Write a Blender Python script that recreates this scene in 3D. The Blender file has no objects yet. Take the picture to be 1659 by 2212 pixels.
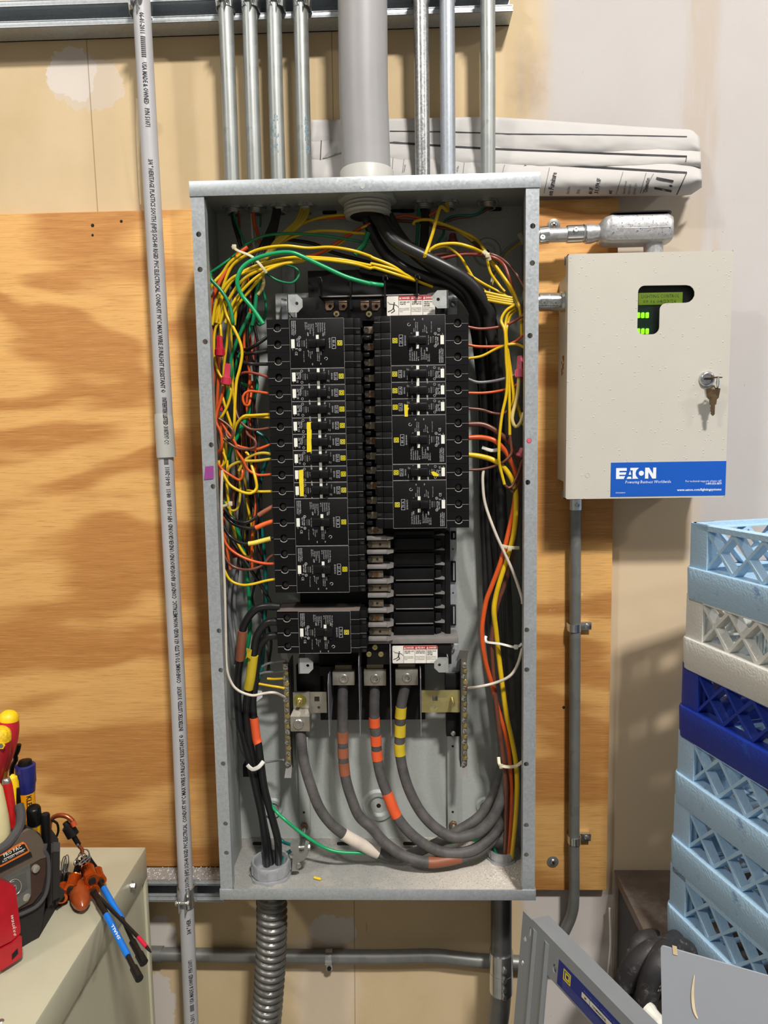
import bpy, bmesh, math, random
import numpy as np
from mathutils import Vector, Matrix, noise as mnoise

# ---------------------------------------------------------------- camera, world, lamps, exposure
SC = bpy.context.scene
COL = SC.collection
W_PX, H_PX, F_PX = 1659, 2212, 1534.0
CAM = Vector((0.0526, -1.2413, 1.5256))
YAW, PITCH, ROLL = 0.0287, 0.1060, -0.0163
_F = Vector((-math.sin(YAW), math.cos(YAW), 0)); _R = Vector((math.cos(YAW), math.sin(YAW), 0)); _U = Vector((0, 0, 1))
_F2 = _F * math.cos(PITCH) - _U * math.sin(PITCH); _U2 = _U * math.cos(PITCH) + _F * math.sin(PITCH)
_R3 = _R * math.cos(ROLL) + _U2 * math.sin(ROLL); _U3 = _U2 * math.cos(ROLL) - _R * math.sin(ROLL)
cam = bpy.data.cameras.new('camera'); camo = bpy.data.objects.new('camera', cam); COL.objects.link(camo)
camo.matrix_world = Matrix(((_R3.x, _U3.x, -_F2.x, CAM.x), (_R3.y, _U3.y, -_F2.y, CAM.y), (_R3.z, _U3.z, -_F2.z, CAM.z), (0, 0, 0, 1)))
cam.sensor_fit = 'VERTICAL'; cam.sensor_height = 24.0; cam.sensor_width = 18.0
cam.lens = F_PX / H_PX * 24.0; cam.clip_start = 0.02
SC.camera = camo
SC.view_settings.view_transform = 'Standard'; SC.view_settings.look = 'None'
SC.view_settings.exposure = 0.0; SC.view_settings.gamma = 1.0; SC.view_settings.use_curve_mapping = False
wld = bpy.data.worlds.new('room_bounce'); SC.world = wld; wld.use_nodes = True
wld.node_tree.nodes['Background'].inputs[0].default_value = (1.0, 0.96, 0.91, 1)
wld.node_tree.nodes['Background'].inputs[1].default_value = 0.21
def lamp(x, y, z, power, size, col, tgt):
    l = bpy.data.lights.new('ceiling_lamp', 'AREA'); l.shape = 'RECTANGLE'; l.size = size[0]; l.size_y = size[1]
    l.energy = power; l.color = col
    o = bpy.data.objects.new('ceiling_lamp', l); COL.objects.link(o); o.location = (x, y, z)
    o.rotation_euler = (Vector(tgt) - Vector((x, y, z))).to_track_quat('-Z', 'Y').to_euler()
    return o
lamp(1.10, -3.00, 5.00, 255, (0.46, 0.26), (1.0, 0.96, 0.91), (0.3, 0, 1.2))
lamp(4.60, -2.90, 4.20, 50, (0.42, 0.24), (1.0, 0.96, 0.92), (0.4, 0, 1.3))
lamp(-3.00, -3.50, 4.90, 75, (0.46, 0.26), (1.0, 0.96, 0.91), (-0.2, 0, 1.2))

# ---------------------------------------------------------------- picking real positions: a sight line meets a plane of the room
def ray(px, py):
    return (_F2 * F_PX + _R3 * (px - W_PX / 2) - _U3 * (py - H_PX / 2)).normalized()
def P(px, py, Y):
    d = ray(px, py); return CAM + d * ((Y - CAM.y) / d.y)
def PZ(px, py, Z):
    d = ray(px, py); return CAM + d * ((Z - CAM.z) / d.z)
def PX(px, py, X):
    d = ray(px, py); return CAM + d * ((X - CAM.x) / d.x)
def pxm(px, py, Y):          # metres per picture pixel at that point
    return (P(px, py, Y) - CAM).dot(_F2) / F_PX
def PP(px, py, o, n):        # plane through o with normal n
    d = ray(px, py); return CAM + d * ((o - CAM).dot(n) / d.dot(n))

# ---------------------------------------------------------------- mesh building
class MB:
    def __init__(s): s.v = []; s.f = []; s.m = []; s.mi = 0
    def add(s, vs, fs):
        b = len(s.v); s.v += [tuple(x) for x in vs]
        for f in fs: s.f.append(tuple(b + i for i in f)); s.m.append(s.mi)
        return s
    def box(s, a, b, bev=0.0, M=None):
        x0, x1 = sorted((a[0], b[0])); y0, y1 = sorted((a[1], b[1])); z0, z1 = sorted((a[2], b[2]))
        if bev <= 0:
            vs = [(x, y, z) for z in (z0, z1) for y in (y0, y1) for x in (x0, x1)]
            fs = [(0, 2, 3, 1), (4, 5, 7, 6), (0, 1, 5, 4), (2, 6, 7, 3), (0, 4, 6, 2), (1, 3, 7, 5)]
        else:
            bev = min(bev, (x1 - x0) * .45, (y1 - y0) * .45, (z1 - z0) * .45)
            bm = bmesh.new(); bmesh.ops.create_cube(bm, size=1.0)
            bmesh.ops.scale(bm, vec=(x1 - x0, y1 - y0, z1 - z0), verts=bm.verts)
            bmesh.ops.translate(bm, vec=((x0 + x1) / 2, (y0 + y1) / 2, (z0 + z1) / 2), verts=bm.verts)
            bmesh.ops.bevel(bm, geom=list(bm.edges), offset=bev, segments=2, profile=.5, affect='EDGES')
            bm.verts.index_update()
            vs = [tuple(v.co) for v in bm.verts]; fs = [tuple(v.index for v in f.verts) for f in bm.faces]; bm.free()
        if M is not None: vs = [tuple(M @ Vector(v)) for v in vs]
        return s.add(vs, fs)
    def tube(s, pts, r, n=10, cap=True, flat=None):
        pts = [Vector(p) for p in pts]; N = len(pts)
        rs = r if isinstance(r, (list, tuple)) else [r] * N
        tang = [(pts[min(i + 1, N - 1)] - pts[max(i - 1, 0)]).normalized() for i in range(N)]
        t = tang[0]; ref = Vector((0, 1, 0)) if abs(t.y) < .9 else Vector((1, 0, 0))
        u = (ref - t * ref.dot(t)).normalized(); vs = []
        for i in range(N):
            t = tang[i]; u = u - t * u.dot(t)
            u = u.normalized() if u.length > 1e-6 else t.orthogonal().normalized()
            w = t.cross(u)
            for k in range(n):
                a = 2 * math.pi * k / n; vs.append(pts[i] + (u * math.cos(a) * (flat or 1) + w * math.sin(a)) * rs[i])
        fs = [(i * n + k, i * n + (k + 1) % n, (i + 1) * n + (k + 1) % n, (i + 1) * n + k) for i in range(N - 1) for k in range(n)]
        if cap: fs += [tuple(range(n - 1, -1, -1)), tuple((N - 1) * n + k for k in range(n))]
        return s.add(vs, fs)
    def lathe(s, prof, o, ax, n=20, close=False):     # prof: (along, radius)
        ax = Vector(ax).normalized(); u = ax.orthogonal().normalized(); w = ax.cross(u); o = Vector(o); vs = []
        for h, r in prof:
            for k in range(n):
                a = 2 * math.pi * k / n; vs.append(o + ax * h + (u * math.cos(a) + w * math.sin(a)) * max(r, 1e-5))
        L = len(prof)
        fs = [(i * n + k, i * n + (k + 1) % n, (i + 1) * n + (k + 1) % n, (i + 1) * n + k) for i in range(L - 1) for k in range(n)]
        if close: fs += [((L - 1) * n + k, (L - 1) * n + (k + 1) % n, (k + 1) % n, k) for k in range(n)]
        else: fs += [tuple(range(n - 1, -1, -1)), tuple((L - 1) * n + k for k in range(n))]
        return s.add(vs, fs)
    def cyl(s, a, b, r, n=14, r2=None):
        a = Vector(a); b = Vector(b); L = (b - a).length
        return s.lathe([(0, r), (L, r if r2 is None else r2)], a, b - a, n)
    def prism(s, poly, o, u, v, d):                    # flat outline (u,v) pushed along d
        o = Vector(o); u = Vector(u); v = Vector(v); d = Vector(d); n = len(poly)
        if u.cross(v).dot(d) > 0: pass
        else: poly = poly[::-1]
        vs = [o + u * a + v * b for a, b in poly] + [o + u * a + v * b + d for a, b in poly]
        fs = [tuple(range(n - 1, -1, -1)), tuple(range(n, 2 * n))] + [(i, (i + 1) % n, n + (i + 1) % n, n + i) for i in range(n)]
        return s.add(vs, fs)
    def poly(s, pts):
        return s.add(pts, [tuple(range(len(pts)))])
    def grid(s, fn, nu, nv):
        vs = [fn(i / nu, j / nv) for j in range(nv + 1) for i in range(nu + 1)]
        fs = [(j * (nu + 1) + i, j * (nu + 1) + i + 1, (j + 1) * (nu + 1) + i + 1, (j + 1) * (nu + 1) + i) for j in range(nv) for i in range(nu)]
        return s.add(vs, fs)
    def merge(s, o, M=None):
        b = len(s.v); s.v += [tuple(M @ Vector(v)) if M is not None else v for v in o.v]
        s.f += [tuple(b + i for i in f) for f in o.f]; s.m += o.m if any(o.m) else [s.mi] * len(o.f); return s
    def data(s, name, mats, loc=Vector((0, 0, 0)), smooth=35):
        me = bpy.data.meshes.new(name)
        me.from_pydata([(x - loc[0], y - loc[1], z - loc[2]) for x, y, z in s.v], [], s.f)
        for m in (mats if isinstance(mats, (list, tuple)) else [mats]): me.materials.append(m)
        if any(s.m): me.polygons.foreach_set('material_index', s.m)
        if smooth:
            me.polygons.foreach_set('use_smooth', [True] * len(me.polygons)); me.set_sharp_from_angle(angle=math.radians(smooth))
        me.update(); return me
    def build(s, name, mats, parent=None, smooth=35, fix=True):
        if parent is not None: loc = wloc(parent)
        else:
            a = np.array(s.v); lo = a.min(0); hi = a.max(0); loc = Vector(((lo[0] + hi[0]) / 2, (lo[1] + hi[1]) / 2, lo[2]))
        me = s.data(name, mats, loc, smooth)
        if fix:
            bm = bmesh.new(); bm.from_mesh(me); bmesh.ops.recalc_face_normals(bm, faces=bm.faces); bm.to_mesh(me); bm.free()
            if smooth: me.set_sharp_from_angle(angle=math.radians(smooth))
        o = bpy.data.objects.new(name, me); COL.objects.link(o)
        if parent is not None: o.parent = parent; o.location = (0, 0, 0)
        else: o.location = loc
        return o
def wloc(o):
    l = Vector((0, 0, 0))
    while o is not None: l = l + o.location; o = o.parent
    return l
def thing(name, label, cat, loc, group=None):
    o = bpy.data.objects.new(name, None); COL.objects.link(o); o.location = loc; o.empty_display_size = .02
    return tag(o, label, cat, group)
def tag(o, label, cat, group=None):
    o['label'] = label; o['category'] = cat
    if group: o['group'] = group
    return o
def struct(o): o['kind'] = 'structure'; return o
def lab(o, l): o['label'] = l; return o
def dup(root, off, label=None, rotm=None):
    r = root.copy(); COL.objects.link(r); r.location = root.location + Vector(off)
    if label: r['label'] = label
    for ch in root.children:
        c = ch.copy(); COL.objects.link(c); c.parent = r
        for g in ch.children:
            d = g.copy(); COL.objects.link(d); d.parent = c
    return r
def spline(pts, step=6):                               # Catmull-Rom through the points
    pts = [Vector(p) for p in pts]
    if len(pts) < 3: return pts
    q = [pts[0] * 2 - pts[1]] + pts + [pts[-1] * 2 - pts[-2]]; out = []
    for i in range(1, len(q) - 2):
        a, b, c, d = q[i - 1:i + 3]
        k = max(2, min(step, int((c - b).length / .004)))
        for j in range(k):
            t = j / k
            out.append(.5 * ((2 * b) + (c - a) * t + (2 * a - 5 * b + 4 * c - d) * t * t + (3 * b - a - 3 * c + d) * t ** 3))
    return out + [pts[-1]]

# ---------------------------------------------------------------- materials
def s2l(c): return tuple(((x / 255) / 12.92 if x / 255 <= .04045 else ((x / 255 + .055) / 1.055) ** 2.4) for x in c)
MAT = {}
class NT:
    def __init__(s, name):
        s.m = bpy.data.materials.new(name); s.m.use_nodes = True; s.t = s.m.node_tree; s.b = s.t.nodes['Principled BSDF']
    def n(s, ty, **kw):
        nd = s.t.nodes.new(ty)
        for k, v in kw.items(): setattr(nd, k, v)
        return nd
    def set(s, sock, v):
        if isinstance(v, bpy.types.NodeSocket): s.t.links.new(v, sock)
        elif isinstance(v, (tuple, list)) and len(v) == 3 and sock.type == 'RGBA': sock.default_value = (*v, 1)
        else: sock.default_value = v
    def math(s, op, a, b=0.0, c=None, clamp=False):
        nd = s.n('ShaderNodeMath', operation=op, use_clamp=clamp); s.set(nd.inputs[0], a); s.set(nd.inputs[1], b)
        if c is not None: s.set(nd.inputs[2], c)
        return nd.outputs[0]
    def coord(s, kind='Object', scale=None, loc=None):
        o = s.n('ShaderNodeTexCoord').outputs[kind]
        if scale or loc:
            mp = s.n('ShaderNodeMapping'); s.set(mp.inputs[0], o)
            if scale: mp.inputs['Scale'].default_value = scale
            if loc: mp.inputs['Location'].default_value = loc
            o = mp.outputs[0]
        return o
    def noise(s, vec, scale, detail=3, rough=.5, dist=0):
        nd = s.n('ShaderNodeTexNoise'); s.set(nd.inputs['Vector'], vec); nd.inputs['Scale'].default_value = scale
        nd.inputs['Detail'].default_value = detail; nd.inputs['Roughness'].default_value = rough; nd.inputs['Distortion'].default_value = dist
        return nd.outputs[0]
    def ss(s, v, a, b):            # smoothstep a..b
        nd = s.n('ShaderNodeMapRange', interpolation_type='SMOOTHSTEP'); s.set(nd.inputs[0], v); s.set(nd.inputs[1], a); s.set(nd.inputs[2], b)
        return nd.outputs[0]
    def mix(s, f, a, b, mode='MIX'):
        nd = s.n('ShaderNodeMix', data_type='RGBA', blend_type=mode); s.set(nd.inputs[0], f); s.set(nd.inputs[6], a); s.set(nd.inputs[7], b)
        return nd.outputs[2]
    def ramp(s, f, stops):
        nd = s.n('ShaderNodeValToRGB'); s.set(nd.inputs[0], f); e = nd.color_ramp.elements
        while len(e) < len(stops): e.new(.5)
        for i, (p, c) in enumerate(stops): e[i].position = p; e[i].color = (*c, 1)
        return nd.outputs[0]
    def bump(s, h, strength=.2, dist=.001):
        nd = s.n('ShaderNodeBump'); s.set(nd.inputs['Height'], h); nd.inputs['Strength'].default_value = strength; nd.inputs['Distance'].default_value = dist
        s.t.links.new(nd.outputs[0], s.b.inputs['Normal'])
    def col(s, c): s.set(s.b.inputs['Base Color'], c)
    def rough(s, c): s.set(s.b.inputs['Roughness'], c)
    def metal(s, c): s.set(s.b.inputs['Metallic'], c)
def mat(name, rgb, rough=.5, metal=0.0, var=.12, scale=60, bump=0, bscale=None, rvar=.1, spec=.5, coord='Object', dust=0):
    """plain surface with procedural grain and wear"""
    if name in MAT: return MAT[name]
    t = NT(name); c = s2l(rgb); v = t.coord(coord)
    nz = t.noise(v, scale, 4, .6)
    lo = tuple(max(0, x * (1 - var)) for x in c); hi = tuple(min(1, x * (1 + var)) for x in c)
    cc = t.ramp(nz, [(.3, lo), (.7, hi)])
    if dust:
        cc = t.mix(t.math('MULTIPLY', t.ss(t.noise(v, scale * .35, 6, .7), .5, .72), dust), cc, (.45, .43, .41))
    t.col(cc); t.metal(metal); t.b.inputs['Specular IOR Level'].default_value = spec
    t.rough(t.math('ADD', rough - rvar / 2, t.math('MULTIPLY', nz, rvar)))
    if bump: t.bump(t.noise(v, bscale or scale * 2, 3), bump, .0006)
    MAT[name] = t.m; return t.m
def galv(name, rgb, metal=.75, rough=.38, scale=140, contrast=.22):
    if name in MAT: return MAT[name]
    t = NT(name); c = s2l(rgb); v = t.coord()
    vo = t.n('ShaderNodeTexVoronoi'); t.set(vo.inputs['Vector'], v); vo.inputs['Scale'].default_value = scale
    bw = t.n('ShaderNodeRGBToBW'); t.set(bw.inputs[0], vo.outputs['Color'])
    k = t.math('ADD', t.math('MULTIPLY', bw.outputs[0], .55), t.math('MULTIPLY', t.noise(v, 18, 5, .6), .45))
    t.col(t.ramp(k, [(.25, tuple(x * (1 - contrast) for x in c)), (.75, tuple(min(1, x * (1 + contrast)) for x in c))]))
    t.metal(metal); t.rough(t.math('ADD', rough - .08, t.math('MULTIPLY', k, .16)))
    t.bump(t.noise(v, 500, 2), .04, .0004)
    MAT[name] = t.m; return t.m

M_galv = galv('galvanised_steel', (176, 182, 186), .5, .42, 320, .10)
M_galvdark = galv('galvanised_grey_interior', (172, 177, 173), .12, .5, 320, .05)
M_emt = galv('zinc_conduit', (152, 156, 154), .6, .42, 60, .10)
M_emtdull = galv('weathered_conduit', (126, 127, 124), .5, .45, 60, .10)
M_zinc = galv('bright_zinc', (205, 210, 212), .95, .20, 60, .06)
M_alu = galv('cast_aluminium', (188, 188, 190), .6, .38, 260, .12)
M_black = mat('black_plastic', (22, 22, 23), .45, var=.25, scale=40, spec=.22)
M_blackshiny = mat('black_moulded_plastic', (16, 16, 17), .32, var=.2, scale=40, spec=.25)
M_dark = mat('dark_hole', (8, 8, 8), .8)
M_pvc = mat('grey_pvc', (174, 174, 177), .45, var=.07, scale=9, dust=.04)
M_pvcfat = mat('fat_grey_pvc', (150, 149, 150), .45, var=.06, scale=9, dust=.04)
M_pvclight = mat('pale_grey_pvc', (176, 176, 171), .45, var=.06, scale=12)
M_white = mat('white_plastic', (225, 222, 212), .5, var=.05)
M_ink = mat('black_ink', (28, 28, 34), .6, var=.05)
M_wtext = mat('white_print', (190, 190, 190), .6, var=.05)
M_bluefade = mat('faded_blue_ink', (112, 142, 154), .6, var=.2, scale=300)
M_screw = galv('screw_steel', (190, 190, 186), .9, .28, 80, .1)
M_brass = galv('brassy_zinc', (190, 175, 125), .9, .3, 80, .15)
M_copper = galv('bare_copper', (190, 110, 70), .9, .3, 80, .15)
# ---------------------------------------------------------------- lettering as mesh outlines (one glyph table, built once)
GL = {}
def _glyphs():
    chars = [chr(c) for c in range(33, 127)] + ['®', '²', '°']
    obs = []
    for bold in (0, 1):
        for ch in chars + ['H']:
            for body in (ch, 'H' + ch + 'H'):
                cu = bpy.data.curves.new('g', 'FONT'); cu.body = body; cu.size = 1.0; cu.resolution_u = 1
                if bold: cu.offset = .022
                o = bpy.data.objects.new('g', cu); COL.objects.link(o); obs.append((bold, ch, len(body) > 1, o, cu))
    dg = bpy.context.evaluated_depsgraph_get(); dg.update(); tmp = {}
    for bold, ch, trio, o, cu in obs:
        e = o.evaluated_get(dg); me = e.to_mesh()
        vs = [(v.co.x, v.co.y) for v in me.vertices]; fs = [tuple(p.vertices) for p in me.polygons]; e.to_mesh_clear()
        if trio: tmp[(bold, ch)] = max(v[0] for v in vs)
        else: GL[(bold, ch)] = [vs, fs, 0]
    for b in (0, 1):
        hh = tmp[(b, 'H')]; h1 = max(v[0] for v in GL[(b, 'H')][0])      # HHH = 2a + h1
        a = (hh - h1) / 2
        for ch in chars: GL[(b, ch)][2] = tmp[(b, ch)] - h1 - a
    for *_, o, cu in obs:
        bpy.data.objects.remove(o); bpy.data.curves.remove(cu)
_glyphs()
def text2d(s, size=1.0, bold=0, shear=0.0, squeeze=1.0):
    """list of (verts2d, faces) for a line of lettering, baseline at 0, plus its width"""
    x = 0; V = []; F = []
    for ch in s:
        if ch == ' ': x += .27; continue
        vs, fs, adv = GL[(bold, ch)]; k = len(V)
        V += [((x + a + shear * c) * size * squeeze, c * size) for a, c in vs]; F += [tuple(k + i for i in f) for f in fs]; x += adv
    return V, F, x * size * squeeze
def text_on(mb, s, size, fn, bold=0, shear=0, squeeze=1.0, align='L', fit=None, cuts=0):
    """lay lettering on any surface: fn(u, v) gives the point on the surface"""
    V, F, w = text2d(s, size, bold, shear, squeeze)
    if fit: k = fit / w; V = [(a * k, b) for a, b in V]; w = fit
    if cuts:                                            # extra edges so strokes follow a round surface
        bm = bmesh.new(); vv = [bm.verts.new((a, b, 0)) for a, b in V]
        for f in F:
            try: bm.faces.new([vv[i] for i in f])
            except ValueError: pass
        for i in range(1, cuts):
            bmesh.ops.bisect_plane(bm, geom=bm.verts[:] + bm.edges[:] + bm.faces[:], plane_co=(0, size * (.8 * i / cuts - .05), 0), plane_no=(0, 1, 0))
        bm.verts.index_update(); V = [(v.co.x, v.co.y) for v in bm.verts]; F = [tuple(v.index for v in f.verts) for f in bm.faces]; bm.free()
    dx = {'L': 0, 'R': -w, 'C': -w / 2}[align]
    if mb is not None: mb.add([fn(a + dx, b) for a, b in V], F)
    return w
def planefn(o, u, v, off=None):
    o, u, v = Vector(o), Vector(u).normalized(), Vector(v).normalized()
    return lambda a, b: o + u * a + v * b
# ================================================================ ROOM SHELL
def wall_material():
    t = NT('drywall'); v = t.coord(); sp = t.n('ShaderNodeSeparateXYZ'); t.set(sp.inputs[0], v); X, Z = sp.outputs[0], sp.outputs[2]
    wob = t.math('MULTIPLY', t.math('SUBTRACT', t.noise(v, 14, 6, .65), .5), .10)
    wobv = t.math('MULTIPLY', t.math('SUBTRACT', t.noise(t.coord(scale=(9, 1, 1.2)), 3, 5, .6), .5), .16)
    Xw = t.math('ADD', X, wob); Zw = t.math('ADD', Z, t.math('MULTIPLY', t.math('SUBTRACT', t.noise(t.coord(loc=(3, 1, 7)), 16, 6, .65), .5), .09)); Xs = t.math('ADD', X, wobv)
    def rect(x0, x1, z0, z1, s=.012, XX=Xw, ZZ=Zw):
        a = t.math('MULTIPLY', t.ss(XX, x0 - s, x0 + s), t.math('SUBTRACT', 1, t.ss(XX, x1 - s, x1 + s)))
        b = t.math('MULTIPLY', t.ss(ZZ, z0 - s, z0 + s), t.math('SUBTRACT', 1, t.ss(ZZ, z1 - s, z1 + s)))
        return t.math('MULTIPLY', a, b)
    def R(px0, py0, px1, py1, **k):
        a = P(px0, py1, 0); b = P(px1, py0, 0); return rect(a.x, b.x, a.z, b.z, **k)
    tan_ = t.ramp(t.noise(v, 5, 6, .6), [(.3, s2l((194, 172, 134))), (.7, s2l((208, 186, 150)))])
    white = t.ramp(t.noise(v, 3, 5, .6), [(.3, s2l((182, 177, 175))), (.7, s2l((190, 186, 184)))])
    xr = P(1180, 200, 0).x
    c = t.mix(t.ss(Xs, xr - .05, xr + .03), tan_, white)
    # tan patches showing through the skim coat on the right
    c = t.mix(t.math('MULTIPLY', R(1480, -200, 1548, 700, XX=Xs, s=.03), .8), c, s2l((180, 164, 146)))
    c = t.mix(t.math('MULTIPLY', R(1330, 425, 1500, 620, XX=Xs, s=.03), .85), c, s2l((186, 172, 152)))
    c = t.mix(t.math('MULTIPLY', R(1280, 1040, 1500, 2000, s=.02), .95), c, s2l((206, 184, 152)))
    c = t.mix(t.math('MULTIPLY', R(1115, 110, 1175, 240, s=.03), .55), c, s2l((150, 128, 108)))
    c = t.mix(t.math('MULTIPLY', R(1130, 1925, 1330, 2500, s=.006), .9), c, s2l((198, 191, 186)))
    # white skim patches on the left
    ell = lambda px, py, a, b: t.math('ADD', t.math('POWER', t.math('DIVIDE', t.math('SUBTRACT', Xw, P(px, py, 0).x), a), 2), t.math('POWER', t.math('DIVIDE', t.math('SUBTRACT', Zw, P(px, py, 0).z), b), 2))
    e1 = t.math('SUBTRACT', 1, t.ss(ell(183, 176, .060, .047), .93, 1.0)); e2 = t.math('SUBTRACT', 1, t.ss(ell(160, 160, .047, .040), .9, 1.0))
    c = t.mix(t.math('MULTIPLY', e1, .8), c, s2l((204, 190, 174))); c = t.mix(e2, c, s2l((210, 200, 190)))
    for (px, py, a, b) in ((345, 2030, .03, .05), (340, 2180, .035, .08), (715, 2005, .045, .025)):
        e = t.math('SUBTRACT', 1, t.ss(ell(px, py, a, b), .85, 1.0)); c = t.mix(t.math('MULTIPLY', e, .85), c, s2l((205, 200, 196)))
    c = t.mix(t.math('MULTIPLY', R(655, 2025, 768, 2600, s=.02), .55), c, s2l((218, 203, 186)))
    # paper joints and scuffs
    for (pa, pb) in (((186, 75), (211, 458)), ((716, 50), (722, 380)), ((765, 1945), (767, 2212))):
        A, B = P(*pa, 0), P(*pb, 0); xl = t.math('ADD', A.x, t.math('MULTIPLY', t.math('SUBTRACT', Z, A.z), (B.x - A.x) / (B.z - A.z)))
        ln = t.math('SUBTRACT', 1, t.ss(t.math('ABSOLUTE', t.math('SUBTRACT', X, xl)), .0005, .0012))
        zz = t.math('MULTIPLY', t.ss(Z, min(A.z, B.z) - .3, min(A.z, B.z) - .29), ln) 
        c = t.mix(t.math('MULTIPLY', zz, .6), c, s2l((120, 95, 65)))
    sc = t.ss(t.noise(t.coord(scale=(1, 1, .35)), 70, 3, .6, 1.5), .735, .76)
    c = t.mix(t.math('MULTIPLY', sc, .4), c, s2l((110, 95, 82)))
    t.col(c); t.rough(.85); t.b.inputs['Specular IOR Level'].default_value = .25
    t.bump(t.noise(v, 420, 3), .12, .0008); return t.m
def plywood_material():
    t = NT('plywood'); v = t.coord()
    big = t.noise(t.coord(scale=(.34, 1, 1.0), loc=(3.7, 0, 1.3)), 3.0, 3, .5, .4)
    fr = t.math('PINGPONG', t.math('MULTIPLY', big, 15), 1.0)
    ed = t.noise(t.coord(scale=(.25, 1, 4)), 30, 4, .6)
    band = t.ss(t.math('ADD', fr, t.math('MULTIPLY', t.math('SUBTRACT', ed, .5), .45)), .30, .80)
    fine = t.noise(t.coord(scale=(.035, 1, 1)), 620, 3, .65)
    mid = t.noise(t.coord(scale=(.06, 1, 1)), 120, 4, .6)
    light = t.mix(mid, s2l((206, 152, 84)), s2l((224, 178, 112))); dark = t.mix(mid, s2l((158, 102, 50)), s2l((190, 132, 70)))
    c = t.mix(t.math('MULTIPLY', band, .85), light, dark)
    c = t.mix(t.math('MULTIPLY', t.ss(fine, .52, .70), .32), c, s2l((110, 66, 30)))
    c = t.mix(t.math('MULTIPLY', t.ss(fine, .46, .30), .22), c, s2l((232, 190, 120)))
    sp = t.n('ShaderNodeSeparateXYZ'); t.set(sp.inputs[0], v)
    pale = t.math('MULTIPLY', t.ss(t.noise(v, 60, 5, .7), .60, .72), t.ss(t.noise(t.coord(loc=(9, 2, 4)), 3.2, 2), .6, .75))
    c = t.mix(t.math('MULTIPLY', pale, .5), c, s2l((226, 205, 178)))
    t.col(c); t.rough(.62); t.b.inputs['Specular IOR Level'].default_value = .3
    t.bump(t.math('ADD', fine, t.math('MULTIPLY', band, .25)), .25, .0008); return t.m
M_wall = wall_material(); M_ply = plywood_material()
b = MB(); b.box((-5, 0, 0), (6, .12, 5.2)); w = b.build('wall_back', M_wall); struct(w)
w.data.transform(Matrix.Translation(w.location)); w.location = (0, 0, 0)
M_floor = mat('concrete_floor', (128, 124, 118), .7, var=.15, scale=12, bump=.1)
b = MB(); b.box((-5, -6, -.1), (6, .12, 0)); struct(b.build('floor', M_floor))
M_ceil = mat('white_ceiling', (205, 200, 192), .9, var=.04, scale=10)
b = MB(); b.box((-5, -6, 5.2), (6, .12, 5.3)); struct(b.build('ceiling', M_ceil))
# plywood backboard
PLY = -.018
a = P(-500, 456, PLY); c = P(1325, 1925, PLY)
b = MB(); b.box((a.x, PLY, P(700, 1922, PLY).z), (P(1325, 1100, PLY).x, -.0002, P(400, 452, PLY).z), .0012)
ply = b.build('plywood_board', M_ply); tag(ply, 'orange-brown plywood backboard with wavy horizontal grain behind the open panel', 'board')
ply.data.transform(Matrix.Translation(ply.location)); ply.location = (0, 0, 0)
for (px, py, r) in ((200, 487, .003), (200, 508, .0022), (262, 478, .0025), (1218, 1528, .0028)):   # nail holes
    q = P(px, py, PLY); b = MB(); b.lathe([(0, r), (.0007, r * .8)], q, (0, -1, 0), 10); o = b.build('nail_hole', M_dark, ply)
# big washered screws holding the boards
def washer_screw(px, py, label):
    q = P(px, py, PLY); r0 = thing('washer_screw', label, 'screw', q)
    b = MB(); b.lathe([(0, .0105), (.0012, .0105), (.0016, .0095), (.0016, .003)], q, (0, -1, 0), 22); b.build('washer', M_emtdull, r0)
    b = MB(); b.lathe([(.0016, .006), (.003, .0052), (.0042, .003)], q, (0, -1, 0), 18); b.build('screw_head', M_screw, r0)
    b = MB()
    for k in (.6, .6 + math.pi / 2):
        M = Matrix.Translation(q) @ Matrix.Rotation(k, 4, 'Y'); b.box((-.003, -.0047, -.0007), (.003, -.0030, .0007), 0, M)
    b.build('cross_slot', M_dark, r0)
washer_screw(1194, 1861, 'round washered screw on the plywood right of the panel bottom corner')
washer_screw(1196, 487, 'round washered screw on the plywood above the conduit body nipple')
# ================================================================ helpers for sheet metal
def plate(mb, outer, holes, o, u, v, d):
    """flat sheet with real holes; outer/holes are (a,b) outlines in the u,v plane at o, thickness vector d"""
    o, u, v, d = Vector(o), Vector(u), Vector(v), Vector(d)
    bm = bmesh.new(); es = []
    for lp in [outer] + list(holes):
        vs = [bm.verts.new((a, c, 0)) for a, c in lp]
        for i in range(len(vs)): es.append(bm.edges.new((vs[i], vs[(i + 1) % len(vs)])))
    r = bmesh.ops.triangle_fill(bm, use_beauty=True, use_dissolve=False, edges=es)
    fs = [f for f in bm.faces]
    for f in fs:
        if f.normal.z < 0: f.normal_flip()
    bm.verts.index_update()
    n = len(bm.verts); V = [v2.co.copy() for v2 in bm.verts]
    F = [tuple(x.index for x in f.verts) for f in fs]; bm.free()
    vs = [o + u * p.x + v * p.y for p in V] + [o + u * p.x + v * p.y + d for p in V]
    up = u.cross(v).dot(d) > 0
    fl = [f[::-1] if up else f for f in F] + [tuple(i + n for i in (f if up else f[::-1])) for f in F]
    k = 0
    for lp in [outer] + list(holes):
        m = len(lp)
        for i in range(m): fl.append((k + i, k + (i + 1) % m, n + k + (i + 1) % m, n + k + i))
        k += m
    return mb.add(vs, fl)
def circ(cx, cy, r, n=14): return [(cx + r * math.cos(2 * math.pi * i / n), cy + r * math.sin(2 * math.pi * i / n)) for i in range(n)]
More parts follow.
